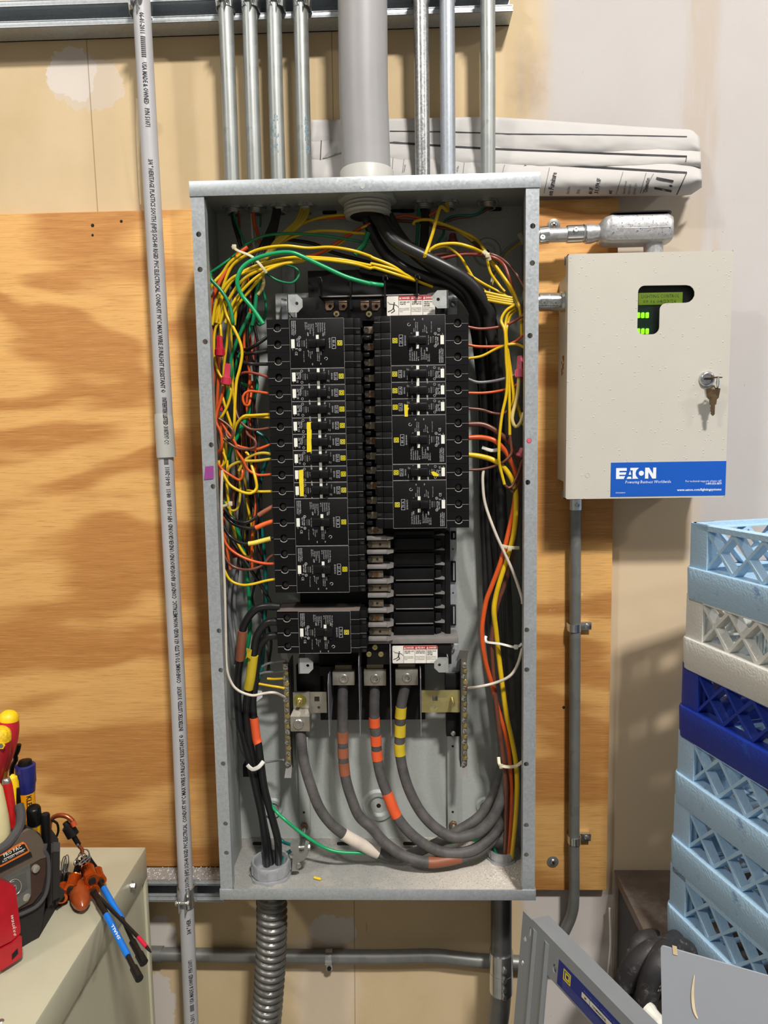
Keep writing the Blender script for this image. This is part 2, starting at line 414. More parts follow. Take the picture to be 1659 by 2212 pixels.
def rrect(x0, y0, x1, y1, r, n=4):
    out = []
    for (cx, cy, a0) in ((x1 - r, y1 - r, 0), (x0 + r, y1 - r, 90), (x0 + r, y0 + r, 180), (x1 - r, y0 + r, 270)):
        for i in range(n + 1):
            a = math.radians(a0 + 90 * i / n); out.append((cx + r * math.cos(a), cy + r * math.sin(a)))
    return out
EX, EY, EZ = Vector((1, 0, 0)), Vector((0, 1, 0)), Vector((0, 0, 1))
def hexscrew(mb, q, r, h, ax=(0, -1, 0)): mb.lathe([(0, r), (h * .8, r), (h, r * .85)], q, ax, 6)

# ================================================================ PANEL ENCLOSURE (open steel box)
YF, YB, XL, XR, ZB, ZT = -.166, -.0195, -.254, .254, .7815, 1.8998
def dusty_floor():
    t = NT('dusty_galvanised_floor'); v = t.coord(loc=(0, 0, 0)); sp_ = t.n('ShaderNodeSeparateXYZ'); t.set(sp_.inputs[0], v)
    k1 = t.ss(t.noise(v, 30, 6, .7), .46, .66); right = t.ss(t.math('ADD', sp_.outputs[0], t.math('MULTIPLY', t.noise(v, 18, 5, .7), .12)), .02, .24)
    c = t.mix(t.math('MULTIPLY', k1, .45), s2l((150, 150, 146)), s2l((176, 170, 160)))
    c = t.mix(t.math('MULTIPLY', right, .8), c, s2l((214, 206, 194)))
    gr = t.ss(t.noise(v, 420, 3, .6), .55, .66); c = t.mix(t.math('MULTIPLY', gr, .5), c, s2l((110, 100, 90)))
    t.col(c); t.rough(.7); t.bump(t.noise(v, 500, 4, .7), .5, .001); return t.m
M_dustfloor = dusty_floor()
boxr = thing('panel_enclosure', 'tall grey galvanised panel box, open front, bolted to the plywood', 'electrical box', (0, YB, ZB))
T = .0016
def hol(pts, x0, z0): return [circ(P(x, y, YF).x - x0, P(x, y, YF).z - z0, .0039, 16) for x, y in pts]
LH = [(429, 506), (432, 582), (443, 738), (456, 961), (460, 1051), (473, 1363), (477, 1448), (482, 1650), (487, 1780), (489, 1843)]
RH = [(1151, 488), (1150, 568), (1145, 725), (1143, 952), (1140, 1042), (1138, 1361), (1138, 1447), (1137, 1651), (1137, 1783), (1137, 1847)]
FW = .0195
b = MB(); b.box((XL, YB, ZB), (XR, YB - T, ZT)); back = b.build('back_sheet', M_galvdark, boxr)
for s, nm in ((-1, 'side_sheet'), (1, 'side_sheet')):
    x = XL if s < 0 else XR
    b = MB(); b.box((x, YF + .002, ZB + .001), (x - s * T, YB - T, ZT - .001), .0004); b.build(nm, M_galvdark, boxr)
    fx = x - s * FW; x0, x1 = min(x, fx), max(x, fx)
    b = MB(); plate(b, [(0, 0), (FW, 0), (FW, ZT - ZB - .037), (0, ZT - ZB - .037)], hol(LH if s < 0 else RH, x0, ZB + .0165), (x0, YF + .0018, ZB + .0165), EX, EZ, (0, -.0015, 0))
    b.box((fx, YF + .0015, ZB + .0165), (fx + s * T, YF + .016, ZT - .022))       # short return lip
    b.build('front_flange', M_galv, boxr)
for z, d, lipw, nm in ((ZT, -1, .0205, 'top_end_wall'), (ZB, 1, .0165, 'bottom_end_wall')):
    b = MB(); b.box((XL - .001, YF, z), (XR + .001, YB - T, z + d * T), .0004)
    b.box((XL + T, YB - T - .0001, z + d * T), (XR - T, YB - T - .0016, z + d * .019))      # tab on the back sheet
    o = b.build(nm, M_galvdark if d < 0 else M_dustfloor, boxr)
    b = MB(); b.box((XL - .0016, YF - .0012, z - d * .0012), (XR + .0016, YF + .0009, z + d * lipw), .0006)
    b.box((XL - .0016, YF, z - d * .0012), (XR + .0016, YF + .03, z + d * .0006), .0005)
    for x in (XL, XR):
        s = -1 if x < 0 else 1
        b.box((x + s * .0005, YF, z), (x + s * .0018, YF + .03, z + d * lipw))
    b.build('end_wall_lip', M_galv, o)
# slots in the tabs
for (px, py) in ((712, 459), (858, 455), (880, 456), (1068, 452), (560, 1822), (742, 1822), (885, 1822)):
    q = P(px, py, YB - .0034); b = MB(); b.prism(rrect(-.012, -.003, .012, .003, .0028), q, EX, EZ, (0, -.0006, 0))
    o = b.build('mounting_slot', M_dark, boxr)
# dimples pressed in the back sheet
YI = YB - T
for (px, py, r) in ((590, 1745, .019), (818, 1740, .031), (1050, 1742, .019), (1052, 545, .024), (560, 548, .02)):
    q = P(px, py, YI); b = MB()
    b.lathe([(0, r), (.0045, r * .86), (.0045, r * .62), (.0008, r * .46), (.0008, .0001)], q, (0, -1, 0), 28); o = b.build('pressed_dimple', M_galvdark, boxr)
    b = MB(); b.lathe([(0.0006, .0042), (.0011, .0040)], q, (0, -1, 0), 14); b.build('mounting_hole', M_dark, o)
o = thing('tape_flag', 'small purple tape flag stuck on the left flange of the panel box', 'tape', P(448, 1021, YF - .001))
M_purple = mat('purple_tape', (140, 62, 132), .5, var=.06)
b = MB(); q = [P(x, y, YF - .0004) for x, y in ((441, 1036), (461, 1034), (461, 1006), (444, 1008))]
b.add(q + [p + Vector((0, -.0005, 0)) for p in q] + [P(440, 1037, YF + .012), P(440, 1010, YF + .012)], [(0, 1, 2, 3), (4, 7, 6, 5), (4, 5, 1, 0), (5, 6, 2, 1), (6, 7, 3, 2), (4, 8, 9, 7)]); b.build('tape_strip', M_purple, o)
q = P(1143, 952, YF + .0012); b = MB(); b.lathe([(0, .0038), (.0012, .003)], q, (0, -1, 0), 14)
o = b.build('hole_plug', mat('pink_plastic', (206, 92, 112), .4), None); tag(o, 'pink plastic showing in a flange hole at mid height on the right flange', 'plug')
q = P(783, 403, YF - .0012); b = MB(); b.lathe([(0, .0035), (.0005, .0034), (.0005, .002)], q, (0, -1, 0), 14); b.build('weld_dimple', M_galvdark, boxr)

# ================================================================ STRUTS (slotted steel channels on the wall)
def strut(name, label, xa, xb, zlo, y0, depth=.041, h=.041, dusty=False):
    r = thing(name, label, 'steel channel', (xb, y0, zlo))
    th = .0025; b = MB(); yf = y0 - depth
    b.box((xa, y0, zlo), (xb, y0 - th, zlo + h))
    b.box((xa, y0, zlo), (xb, yf, zlo + th)); b.box((xa, y0, zlo + h - th), (xb, yf, zlo + h))
    for z, s in ((zlo, 1), (zlo + h, -1)):
        b.box((xa, yf, z), (xb, yf + th, z + s * .0095), .0008); b.box((xa, yf, z + s * .007), (xb, yf + .0095, z + s * .0095))
    b.build('channel', M_galv, r)
    if dusty:
        b = MB(); rr = random.Random(3)
        for i in range(240):
            x = rr.uniform(xa, xb); y = rr.uniform(yf, y0); q = Vector((x, y, zlo + h)); k = rr.uniform(.0005, .0014)
            b.lathe([(-.0002, k), (k * .7, k * .5)], q, (0, 0, 1), 5)
        o = b.build('plaster_crumbs', mat('plaster_dust', (225, 218, 208), .9), r); o['kind'] = 'stuff'
    return r
z1 = P(560, 42, -.041).z; xe = P(1108, 20, -.041).x
strut('steel_channel', 'long galvanised strut channel at the top carrying the conduits', -1.9, xe, z1, -.0005)
b = MB()
z2 = P(420, 1948, PLY - .041).z; xb = P(484, 1940, PLY - .041).x
strut('steel_channel', 'short dusty strut channel under the plywood beside the panel bottom', P(250, 1930, -.03).x, xb, z2, PLY - .0002, dusty=True)

# ================================================================ CONDUITS
def ringstrap(mb, c, r, w, th=.0018, n=22, axis=EZ):
    c = Vector(c); mb.lathe([(-w / 2, r + .0002), (-w / 2, r + th), (w / 2, r + th), (w / 2, r + .0002)], c, axis, n, close=True)
def strut_clamp(parent, x, z, y, r, yw=-.041, h=.03, label=None):
    """pipe clamp gripping the strut: two cheeks curving round the pipe and a bolt in front"""
    M = Matrix.Translation((x, y, z)); th = .0018
    cl = MB()
    for s in (-1, 1):
        pr = []
        for k in range(8):
            a = math.radians(-8 + 78 * k / 7); pr.append((s * math.cos(a) * (r + .0004), -math.sin(a) * (r + .0004)))
        pr = [(s * (r + .0004), yw - y + .002)] + pr + [(s * .005, -(r + .010))]
        out = [(px + s * th * (1 if i < len(pr) - 2 else .8), py - (th * .5 if i > 4 else 0)) for i, (px, py) in enumerate(pr)]
        pl = pr + out[::-1]
        # tapered ears: taller at the pipe, rounded at the front
        cl.prism(pl, Vector((x, y, z - h / 2)), EX, EY, (0, 0, h))
    o = cl.build('pipe_clamp', M_zinc, parent)
    b = MB(); q = Vector((x, y - r - .007, z))
    b.cyl(q + EX * -.011, q + EX * .011, .0028, 10); hexscrew(b, q + EX * .0085, .0048, .004, (1, 0, 0)); hexscrew(b, q + EX * -.0085, .005, .004, (-1, 0, 0)); b.build('clamp_bolt', M_screw, o)
    return o
CY = -.054
def connector_inside(parent, q, r):                   # locknut and threaded throat under the lid
    b = MB(); pr = [(0, r * 1.05)]
    for k in range(4): pr += [(.002 + k * .0026, r * 1.08), (.0033 + k * .0026, r * .98)]
    b.lathe(pr + [(.0125, r * 1.0), (.0125, r * .78), (.004, r * .75)], q, (0, 0, -1), 20); o = b.build('threaded_throat', M_screw, parent)
    b = MB(); n = 8; pl = []
    for k in range(n * 4):
        a = 2 * math.pi * k / (n * 4); rr = r * (1.42 if (k // 2) % 2 == 0 else 1.28); pl.append((rr * math.cos(a), rr * math.sin(a)))
    b.prism(pl, q + Vector((0, 0, -.0002)), EX, EY, (0, 0, -.0042)); b.build('locknut', M_zinc, parent)
EMT = [(501, 483, 'leftmost of the four zinc conduits entering the panel top on the left', 'a'), (550, 538, 'second from the left of the four zinc conduits over the panel', 'b'),
       (601, 594, 'zinc conduit over the panel with a big faded blue print, third from left', 'c'), (658, 651, 'zinc conduit nearest the fat grey pipe on its left side', 'd'),
       (913, 909, 'mottled zinc conduit just right of the fat grey pipe', 'e'), (968, 966, 'matte grey conduit in the middle of the right three over the panel', 'f'), (1054, 1052, 'rightmost bright zinc conduit entering the panel top', 'g')]
M_mott = galv('mottled_zinc', (160, 162, 162), .8, .34, 420, .3); M_matteg = galv('matte_grey_zinc', (160, 166, 174), .55, .45, 300, .08)
EMTR = .01185
for px, px0, lb, k in EMT:
    q = P(px, 372, CY); x = q.x; m = {'e': M_mott, 'f': M_matteg}.get(k, M_emt)
    r0 = thing('steel_conduit', lb, 'conduit', (x, CY, ZT), 'metal conduits into the panel top')
    top = P(px0, -60, CY); b = MB(); b.tube([(x, CY, ZT - .002), (x, CY, (ZT + top.z) / 2), (x + (top.x - x) * .4, CY, top.z + .05)], EMTR, 24); b.build('tube', m, r0)
    connector_inside(r0, Vector((x, CY, ZT - T)), EMTR * 1.02)
    if k in 'abcd': strut_clamp(r0, P(px0 + 2, 8, CY).x, P(px0, -2, CY).z, CY, EMTR)
    else: strut_clamp(r0, P(px0, -20, CY).x, P(px0, -28, CY).z, CY, EMTR)
    if k in 'cd':      # faded maker's stamp, illegible streaks
        b = MB(); rr = random.Random(5 + ord(k))
        for i in range(30):
            z = P(px, rr.uniform(252, 335), CY).z; a = rr.uniform(-.9, .4) if k == 'c' else rr.uniform(.35, .9)
            q2 = Vector((x + math.sin(a) * EMTR, CY - math.cos(a) * EMTR, z)); n2 = Vector((math.sin(a), -math.cos(a), 0)); t2 = Vector((math.cos(a), math.sin(a), 0))
            b.prism(rrect(-.0009, -rr.uniform(.0005, .003), .0007, rr.uniform(.0005, .003), .0003, 2), q2 - n2 * .0004, t2, EZ, n2 * .0006)
        b.build('faded_stamp', M_bluefade, r0)
# fat grey PVC pipe
q = P(792, 350, -.085); R = .5 * 105 * pxm(788, 300, -.085)
r0 = thing('pvc_pipe', 'fat grey PVC pipe entering the panel top with a pale collar', 'pipe', (q.x, -.085, ZT))
top = P(783, -60, -.085); b = MB(); b.tube([(q.x, -.085, ZT + .012), (q.x - .003, -.085, ZT + .15), (top.x, -.085, top.z + .05)], R, 40); b.build('tube', M_pvcfat, r0)
b = MB(); b.lathe([(0, R * 1.10), (.034, R * 1.115), (.036, R * 1.08), (.036, R * 1.005)], (q.x, -.085, ZT + .0005), (0, 0, 1), 40); co = b.build('collar', M_pvclight, r0)
b = MB(); pr = [(0, R * .95)]
for k in range(5): pr += [(.002 + k * .0055, R * .99), (.005 + k * .0055, R * .90)]
b.lathe(pr + [(.030, R * .93), (.030, R * .74), (.002, R * .72)], (q.x, -.085, ZT - T), (0, 0, -1), 40); b.build('threaded_throat', M_pvclight, r0)
b = MB(); b.lathe([(0, R * 1.22), (.007, R * 1.22), (.008, R * 1.15), (.008, R * .9)], (q.x, -.085, ZT - T - .0002), (0, 0, -1), 10); b.build('locknut', M_galvdark, r0)
PVCX = q.x; PVCR = R
b = MB(); b.lathe([(0, R * .7), (.001, R * .7)], (q.x, -.085, ZT - .0305), (0, 0, -1), 24); b.build('dark_bore', M_dark, r0)
# slim grey PVC conduit on the left
YP = -.056; YQ = -.0735
def PL(px, py): return P(px, py, YP + (YQ - YP) * min(1, max(0, (py - 10) / 1925)))
RP = .5 * 36.5 * pxm(330, 500, YP)
pa, pb, pc, pd = PL(304, -60), PL(342, 620), PL(381, 1500), PL(414, 2260)
r0 = thing('pvc_conduit', 'slim grey plastic conduit with black lettering down the left of the panel', 'conduit', (pd.x, YP, pd.z))
jn = PL(357, 905)
b = MB(); b.tube([PL(302, -60), PL(322, 300), PL(340, 620), PL(358, 960)], RP, 28); b.build('upper_tube', M_pvc, r0)
b = MB(); b.tube([PL(356, 950), PL(385, 1500), PL(415, 2260), PL(415, 2260) + Vector((.004, 0, -.45))], RP * .93, 28); b.build('lower_tube', M_pvc, r0)
b = MB(); b.lathe([(0, RP * .96), (0, RP * 1.13), (.010, RP * 1.13), (.066, RP * 1.09), (.072, RP * 1.02)], PL(359.5, 988), PL(353, 890) - PL(359.5, 988), 28); b.build('bell_socket', M_pvclight, r0)
strut_clamp(r0, PL(300, 12).x, PL(300, 5).z, YP, RP, h=.034); strut_clamp(r0, PL(402, 1935).x, PL(402, 1935).z, YQ, RP * .95, yw=PLY - .041, h=.034)
PVC_TOP, PVC_BOT = PL(302, -60), PL(415, 2260)
# torn paper strip beside it
o = MB(); le = [(293, 212), (294, 240), (294, 275), (296, 340), (299, 400), (302, 442)]; ri = [(300, 214), (308, 236), (302, 262), (301, 340), (303, 400), (305, 442)]
v_ = [P(*p, -.026 + .004 * i) for i, p in enumerate(le)] + [P(*p, -.034 + .005 * i) for i, p in enumerate(ri)]
v_ += [p + EY * .0012 for p in v_]
o.add(v_, [(i, i + 1, i + 7, i + 6) for i in range(5)] + [(i + 12, i + 18, i + 19, i + 13) for i in range(5)] + [(i, i + 12, i + 13, i + 1) for i in range(5)] + [(i + 6, i + 7, i + 19, i + 18) for i in range(5)] + [(0, 6, 18, 12), (5, 17, 23, 11)])
o = o.build('paper_tear', mat('torn_paper', (232, 214, 182), .9)); tag(o, 'torn curl of wall paper peeling beside the slim plastic conduit', 'paper')
# flexible steel conduit below the box
YX = P(590, 1888, -.08); q = PZ(586, 1889, ZB); FXX, FXY = q.x, q.y
FR = .5 * 66 * pxm(588, 2000, FXY)
r0 = thing('flexible_conduit', 'ribbed flexible steel conduit hanging below the panel bottom', 'conduit', (FXX, FXY, ZB - .35))
pts = spline([Vector((FXX, FXY, ZB - .012)), P(587, 2010, FXY), P(583, 2100, FXY), P(574, 2215, FXY), P(560, 2320, FXY), P(552, 2420, FXY), P(550, 2420, FXY) + Vector((0, 0, -.10))], 40)
L = [0]
for i in range(1, len(pts)): L.append(L[-1] + (pts[i] - pts[i - 1]).length)
fine = []; N = int(L[-1] / .0018)
for i in range(N + 1):
    s = L[-1] * i / N; j = max(k for k in range(len(L)) if L[k] <= s + 1e-9); j = min(j, len(pts) - 2)
    fine.append(pts[j].lerp(pts[j + 1], (s - L[j]) / (L[j + 1] - L[j])))
PITCHX = .0128; n = 36; b = MB(); vs = []
for i, p in enumerate(fine):
    t = (fine[min(i + 1, N)] - fine[max(i - 1, 0)]).normalized(); u = (EX - t * EX.dot(t)).normalized(); w = t.cross(u)
    for k in range(n):
        a = 2 * math.pi * k / n; ph = ((i * .0018 + PITCHX * a / (2 * math.pi)) / PITCHX) % 1.0
        h = math.sin(math.pi * min(1, ph / .72)) if ph < .72 else -.35
        vs.append(p + (u * math.cos(a) + w * math.sin(a)) * (FR * (.90 + .12 * h)))
b.add(vs, [(i * n + k, i * n + (k + 1) % n, (i + 1) * n + (k + 1) % n, (i + 1) * n + k) for i in range(N) for k in range(n)])
b.build('ribbed_tube', galv('ribbed_steel', (118, 117, 114), .65, .36, 60, .08), r0, smooth=50)
b = MB(); b.lathe([(0, FR * .9), (0, FR * 1.07), (.026, FR * 1.07), (.028, FR * 1.0)], (FXX, FXY, ZB - .028), (0, 0, 1), 32); cl = b.build('clamp_fitting', M_emtdull, r0)
b = MB(); q = Vector((FXX + FR * 1.1, FXY - .004, ZB - .010)); b.box(q + Vector((-.004, -.003, -.006)), q + Vector((.010, .004, .007)), .0015); b.cyl(q + Vector((.006, -.012, 0)), q + Vector((.006, .004, 0)), .0055, 14); b.build('clamp_screw', M_emtdull, cl)
# fat steel conduit below right
qz = PZ(1083, 1856, ZB); GX, GY = qz.x, qz.y; GR = .5 * 45 * pxm(1083, 2000, GY)
r0 = thing('steel_conduit', 'fat dark steel conduit leaving the panel bottom on the right', 'conduit', (GX, GY, ZB - .35))
zc = P(1080, 2056, GY).z
b = MB(); b.tube([(GX, GY, ZB), (GX, GY, zc - .03)], GR, 28); b.build('tube', galv('dull_dark_conduit', (104, 104, 104), .7, .35, 50, .12), r0)
b = MB(); b.tube(spline([P(1082, 2110, GY), P(1081, 2160, GY), P(1074, 2215, GY), P(1056, 2290, GY), P(1030, 2380, GY), P(1020, 2480, GY)], 8), GR, 28); b.build('elbow', M_emtdull, r0)
za, zb = P(1080, 2140, GY).z, P(1080, 2054, GY).z; zm = (za + zb) / 2
b = MB(); b.lathe([(0, GR), (0, GR * 1.13), (zm - za - .0006, GR * 1.13), (zm - za, GR * 1.08), (zm - za + .0006, GR * 1.13), (zb - za, GR * 1.13), (zb - za, GR)], (GX, GY, za), (0, 0, 1), 32); cp = b.build('coupling', M_zinc, r0)
for py in (2078, 2098, 2118, 2134):
    q = Vector((GX + .003, GY - GR * 1.11, P(1085, py, GY).z)); b = MB(); b.lathe([(0, .0048), (.004, .0048), (.0045, .004), (.0045, .002), (.002, .0018)], q, (.05, -1, 0), 12); b.build('set_screw', M_screw, cp)
# horizontal conduit low on the wall
YH = -.0135; HR = .5 * 28 * pxm(600, 2065, YH)
r0 = thing('steel_conduit', 'horizontal grey conduit strapped along the wall below the panel', 'conduit', P(720, 2066, YH))
b = MB(); b.tube(spline([P(250, 2060, YH), P(500, 2064, YH), P(800, 2067, YH), P(930, 2065, YH), P(985, 2070, YH), P(1050, 2076, YH), P(1230, 2084, YH)], 10), HR, 22); b.build('tube', M_emtdull, r0)
b = MB(); b.cyl(P(300, 2060.5, YH), P(351, 2061.5, YH), HR * 1.15, 24); b.build('coupling', M_emtdull, r0)
ca = P(711, 2067, YH); b = MB(); ringstrap(b, ca, HR, .0125, .0016, 22, EX); b.box(ca + Vector((-.0062, -.004, -HR - .013)), ca + Vector((.0062, .0128, -HR + .001)), .001); s_ = b.build('strap', M_zinc, r0)
b = MB(); b.lathe([(0, .0042), (.002, .0038)], ca + Vector((0, -.004, -HR - .008)), (0, -1, 0), 12); b.build('strap_screw', M_dark, s_)
# slim conduit under the control box with two straps
YE = -.034; ER = .5 * 24 * pxm(1243, 1400, YE)
r0 = thing('steel_conduit', 'slim grey conduit running down from the beige control box', 'conduit', P(1240, 1750, YE))
b = MB(); b.tube(spline([P(1243, 1080, YE), P(1242, 1400, YE), P(1240, 1800, YE), P(1240, 1930, YE), P(1235, 1975, YE + .004), P(1215, 2022, YE + .010), P(1190, 2080, YE + .018)], 10), ER, 22); b.build('tube', M_emtdull, r0)
b = MB(); b.cyl(P(1243, 1078, YE), P(1243, 1101, YE), ER * 1.16, 24); s_ = b.build('connector', M_zinc, r0)
b = MB(); b.lathe([(0, .004), (.003, .0038), (.003, .002), (.001, .0018)], P(1247, 1091, YE - ER * 1.1), (.1, -1, 0), 12); b.build('set_screw', M_screw, s_)
for py in (1355, 1814):
    c = P(1241, py, YE); b = MB(); ringstrap(b, c, ER, .0135, .0014, 22, EZ)
    b.box(c + Vector((ER * .8, .007, -.0068)), c + Vector((ER + .0215, .0085, .0068)), .0005)
    b.box(c + Vector((-ER - .0016, .0, -.0068)), c + Vector((-ER - .0002, .0158, .0068))); b.box(c + Vector((ER + .0002, .0, -.0068)), c + Vector((ER + .0016, .0088, .0068)))
    s_ = b.build('strap', M_zinc, r0)
    b = MB(); b.box(c + Vector((ER + .002, .0085, -.006)), c + Vector((ER + .02, .0158, .006))); b.build('spacer', M_zinc, s_)
    q = c + Vector((ER + .0135, .007, 0)); b = MB(); b.lathe([(0, .0048), (.0018, .0044), (.003, .002)], q, (0, -1, 0), 16); b.build('strap_screw', M_screw, s_)
# bushings on the panel floor
M_diecast = galv('die_cast_zinc', (182, 184, 188), .5, .42, 120, .08)
def bushing(x, y, r, h, name, label, ribs=18):
    r0 = thing(name, label, 'conduit bushing', (x, y, ZB + T))
    z0 = ZB + T
    b = MB(); pl = []
    for k in range(32):
        a = 2 * math.pi * k / 32; rr = r * (1.16 if (k // 2) % 2 == 0 else 1.08); pl.append((rr * math.cos(a), rr * math.sin(a)))
    b.prism(pl, (x, y, z0), EX, EY, (0, 0, .004)); b.build('locknut', M_diecast, r0)
    b = MB(); b.lathe([(.004, r * .84), (.004, r * 1.0), (.007, r * 1.0), (.007, r * 1.05), (h - .003, r * 1.05), (h, r * 1.0), (h, r * .90), (h - .004, r * .85)], (x, y, z0), EZ, 36, close=True)
    for k in range(ribs):
        a = 2 * math.pi * k / ribs; M = Matrix.Translation((x, y, z0)) @ Matrix.Rotation(a, 4, 'Z'); b.box((r * 1.04, -.001, .008), (r * 1.075, .001, h - .004), 0, M)
    b.build('bushing_ring', M_diecast, r0)
    b = MB(); b.lathe([(0, r * .86), (.0005, r * .86)], (x, y, z0 + .0002), EZ, 24); b.build('dark_bore', M_dark, r0)
    return r0
bu = bushing(FXX, FXY, .5 * 80 * pxm(588, 1880, FXY), .026, 'conduit_bushing', 'large grey bushing with a ground lug on the panel floor at the left', 12)
q = P(641, 1858, FXY - .012)
M_al = galv('dull_aluminium', (165, 166, 160), .7, .4, 80, .08)
b = MB(); b.prism([(-.009, -.020), (.002, -.020), (.004, -.004), (.012, .000), (.019, .008), (.020, .024), (.014, .026), (.013, .014), (.006, .010), (.004, .014), (.004, .027), (-.010, .027), (-.010, .018), (-.006, .012)], q, EX, EZ, (0, .016, 0)); lug = b.build('ground_lug', M_al, bu)
b = MB(); b.cyl(q + Vector((.002, .006, .019)), q + Vector((.021, .006, .020)), .0032, 10); hexscrew(b, q + Vector((.018, .006, .020)), .0045, .005, (1, 0, 0)); b.build('lug_screw', M_screw, lug)
b = MB(); b.lathe([(0, .0045), (.003, .004)], q + Vector((.003, -.0002, -.009)), (.3, -1, 0), 12); b.build('clamp_screw', M_screw, lug)
bushing(GX, GY, .5 * 54 * pxm(1083, 1850, GY), .020, 'conduit_bushing', 'small ribbed grey bushing on the panel floor at the right', 20)
# yellow cut-off of wire lying on the panel floor
q = PZ(686, 1898, ZB + T + .0026); b = MB(); b.cyl(q + Vector((-.006, .003, 0)), q + Vector((.006, -.002, 0)), .0022, 10)
tag(b.build('wire_scrap', mat('yellow_insulation', (228, 196, 34), .4, var=.05)), 'short yellow offcut of wire insulation lying on the panel floor', 'scrap')

# plaster crumbs swept into the corner by the small bushing
b = MB(); rr = random.Random(8)
for i in range(420):
    q = PZ(rr.gauss(1098, 34), rr.gauss(1893, 16), ZB + T)
    if q.x > XR - .004 or q.y < YF + .004 or q.y > YB - .004 or (q - Vector((GX, GY, q.z))).length < .022: continue
    k = rr.uniform(.0004, .0013); b.lathe([(-.0002, k), (k * .6, k * .6)], q, EZ, 5)
o = b.build('plaster_crumbs', mat('plaster_dust', (225, 218, 208), .9)); o['kind'] = 'stuff'; tag(o, 'white plaster crumbs on the panel floor at the right', 'crumbs')
# ================================================================ BEIGE CONTROL BOX WITH WINDOW, LOCK AND BLUE STICKER
YD = -.100
M_beige = mat('beige_powder_coat', (190, 186, 174), .45, var=.03, scale=30)
def beige_bumps():
    t = NT('beige_textured_paint'); v = t.coord(); c = s2l((190, 186, 176))
    t.col(t.ramp(t.noise(v, 9, 4, .6), [(.3, tuple(x * .97 for x in c)), (.7, tuple(x * 1.02 for x in c))])); t.rough(.42)
    vo = t.n('ShaderNodeTexVoronoi'); t.set(vo.inputs['Vector'], v); vo.inputs['Scale'].default_value = 150
    dot = t.math('SUBTRACT', 1, t.ss(vo.outputs['Distance'], .05, .20)); gate = t.ss(t.noise(t.coord(loc=(1, 2, 3)), 60, 2), .50, .55)
    t.bump(t.math('MULTIPLY', dot, gate), .55, .0012); return t.m
M_beiget = beige_bumps()
tl, tr, br, bl = P(1226, 550, YD), P(1583, 539.5, YD), P(1567.5, 1071, YD), P(1223, 1081, YD)
dx0, dx1, dz0, dz1 = (tl.x + bl.x) / 2, (tr.x + br.x) / 2, (bl.z + br.z) / 2, (tl.z + tr.z) / 2
cb = thing('control_cabinet', 'beige lighting control box with small green screen and blue sticker on the wall', 'control box', (dx0, -.018, dz0))
yb0, yb1 = -.018, YD + .016
bx0, bx1, bz0, bz1 = dx0 + .004, dx1 - .006, dz0 + .010, dz1 - .010
b = MB()                                             # body with slanted shoulders towards the wall
sec = [(yb0, bz0 + .018), (yb0, bz1 - .018), (yb1 + .012, bz1 - .016), (yb1, bz1), (yb1, bz0), (yb1 + .012, bz0 + .016)]
b.prism([(y, z) for y, z in sec], (bx0, 0, 0), EY, EZ, (bx1 - bx0, 0, 0)); body = b.build('body', M_beige, cb)
b = MB(); rr = random.Random(2)
for i in range(26):
    yy = rr.uniform(-.062, -.044); zc = P(1212, rr.uniform(770, 808), -.055).z; k = rr.uniform(.0008, .0028)
    b.prism([(k * math.cos(a) * rr.uniform(.6, 1), k * 1.6 * math.sin(a) * rr.uniform(.6, 1)) for a in [j * math.pi / 4 for j in range(8)]], (bx0 - .0002, yy, zc), EY, EZ, (-.0003, 0, 0))
o = b.build('rust_patch', mat('rust_scrape', (170, 100, 50), .8, var=.3, scale=300), body); o['kind'] = 'stuff'
# door: sheet with the L-shaped window opening cut through
zpx = lambda zx, zy: P(1160 + zx / 3.302, 430 + zy / 3.302, YD)
o0 = Vector((dx0, YD, dz0)); W_, H_ = dx1 - dx0, dz1 - dz0
def loc(zx, zy): q = zpx(zx, zy) - o0; return (q.x, q.z)
def arc(cx, cy, r, a0, a1, n=7): return [(cx + r * math.cos(math.radians(a0 + (a1 - a0) * i / n)), cy + r * math.sin(math.radians(a0 + (a1 - a0) * i / n))) for i in range(n + 1)]
x0, zt = loc(722, 618); x1 = loc(1125, 670)[0]; zb_ = loc(1000, 741)[1]; xl = loc(874, 850)[0]; zb2 = loc(800, 965)[1]
r1, r2, r3, r4 = .010, (zt - zb_) / 2 * .98, .010, .011
win = arc(x0 + r1, zt - r1, r1, 90, 180) + arc(x0 + r1, zb2 + r1, r1, 180, 270) + arc(xl - r4, zb2 + r4, r4, 270, 360) + arc(xl + r3, zb_ - r3, r3, 180, 90) + arc(x1 - r2, zb_ + r2, r2, 270, 450)
lk = P(1526.5, 818.5, YD); lcx, lcz = lk.x - dx0, lk.z - dz0
b = MB(); plate(b, rrect(0, 0, W_, H_, .0035), [win[::-1]], o0, EX, EZ, (0, .0015, 0))
b.box((dx0, YD + .0012, dz0), (dx0 + .0015, YD + .015, dz1)); b.box((dx1 - .0015, YD + .0012, dz0), (dx1, YD + .015, dz1))
b.box((dx0, YD + .0012, dz1 - .0015), (dx1, YD + .015, dz1)); b.box((dx0, YD + .0012, dz0), (dx1, YD + .015, dz0 + .0015))
door = b.build('door', M_beiget, cb)
b = MB(); e = .006; plate(b, [(p[0] + (e if p[0] > (x0 + xl) / 2 else -e) * .6, p[1] + (e if p[1] > (zt + zb2) / 2 else -e) * .6) for p in win], [], o0 + EY * .0017, EX, EZ, (0, .001, 0))
t = NT('clear_acrylic'); t.col((.9, .93, .92)); t.rough(.03); t.b.inputs['Transmission Weight'].default_value = 1.0; t.b.inputs['IOR'].default_value = 1.15; M_acr = t.m; MAT['clear_acrylic'] = t.m
b.build('window_pane', M_acr, door)
YW_ = YD + .011
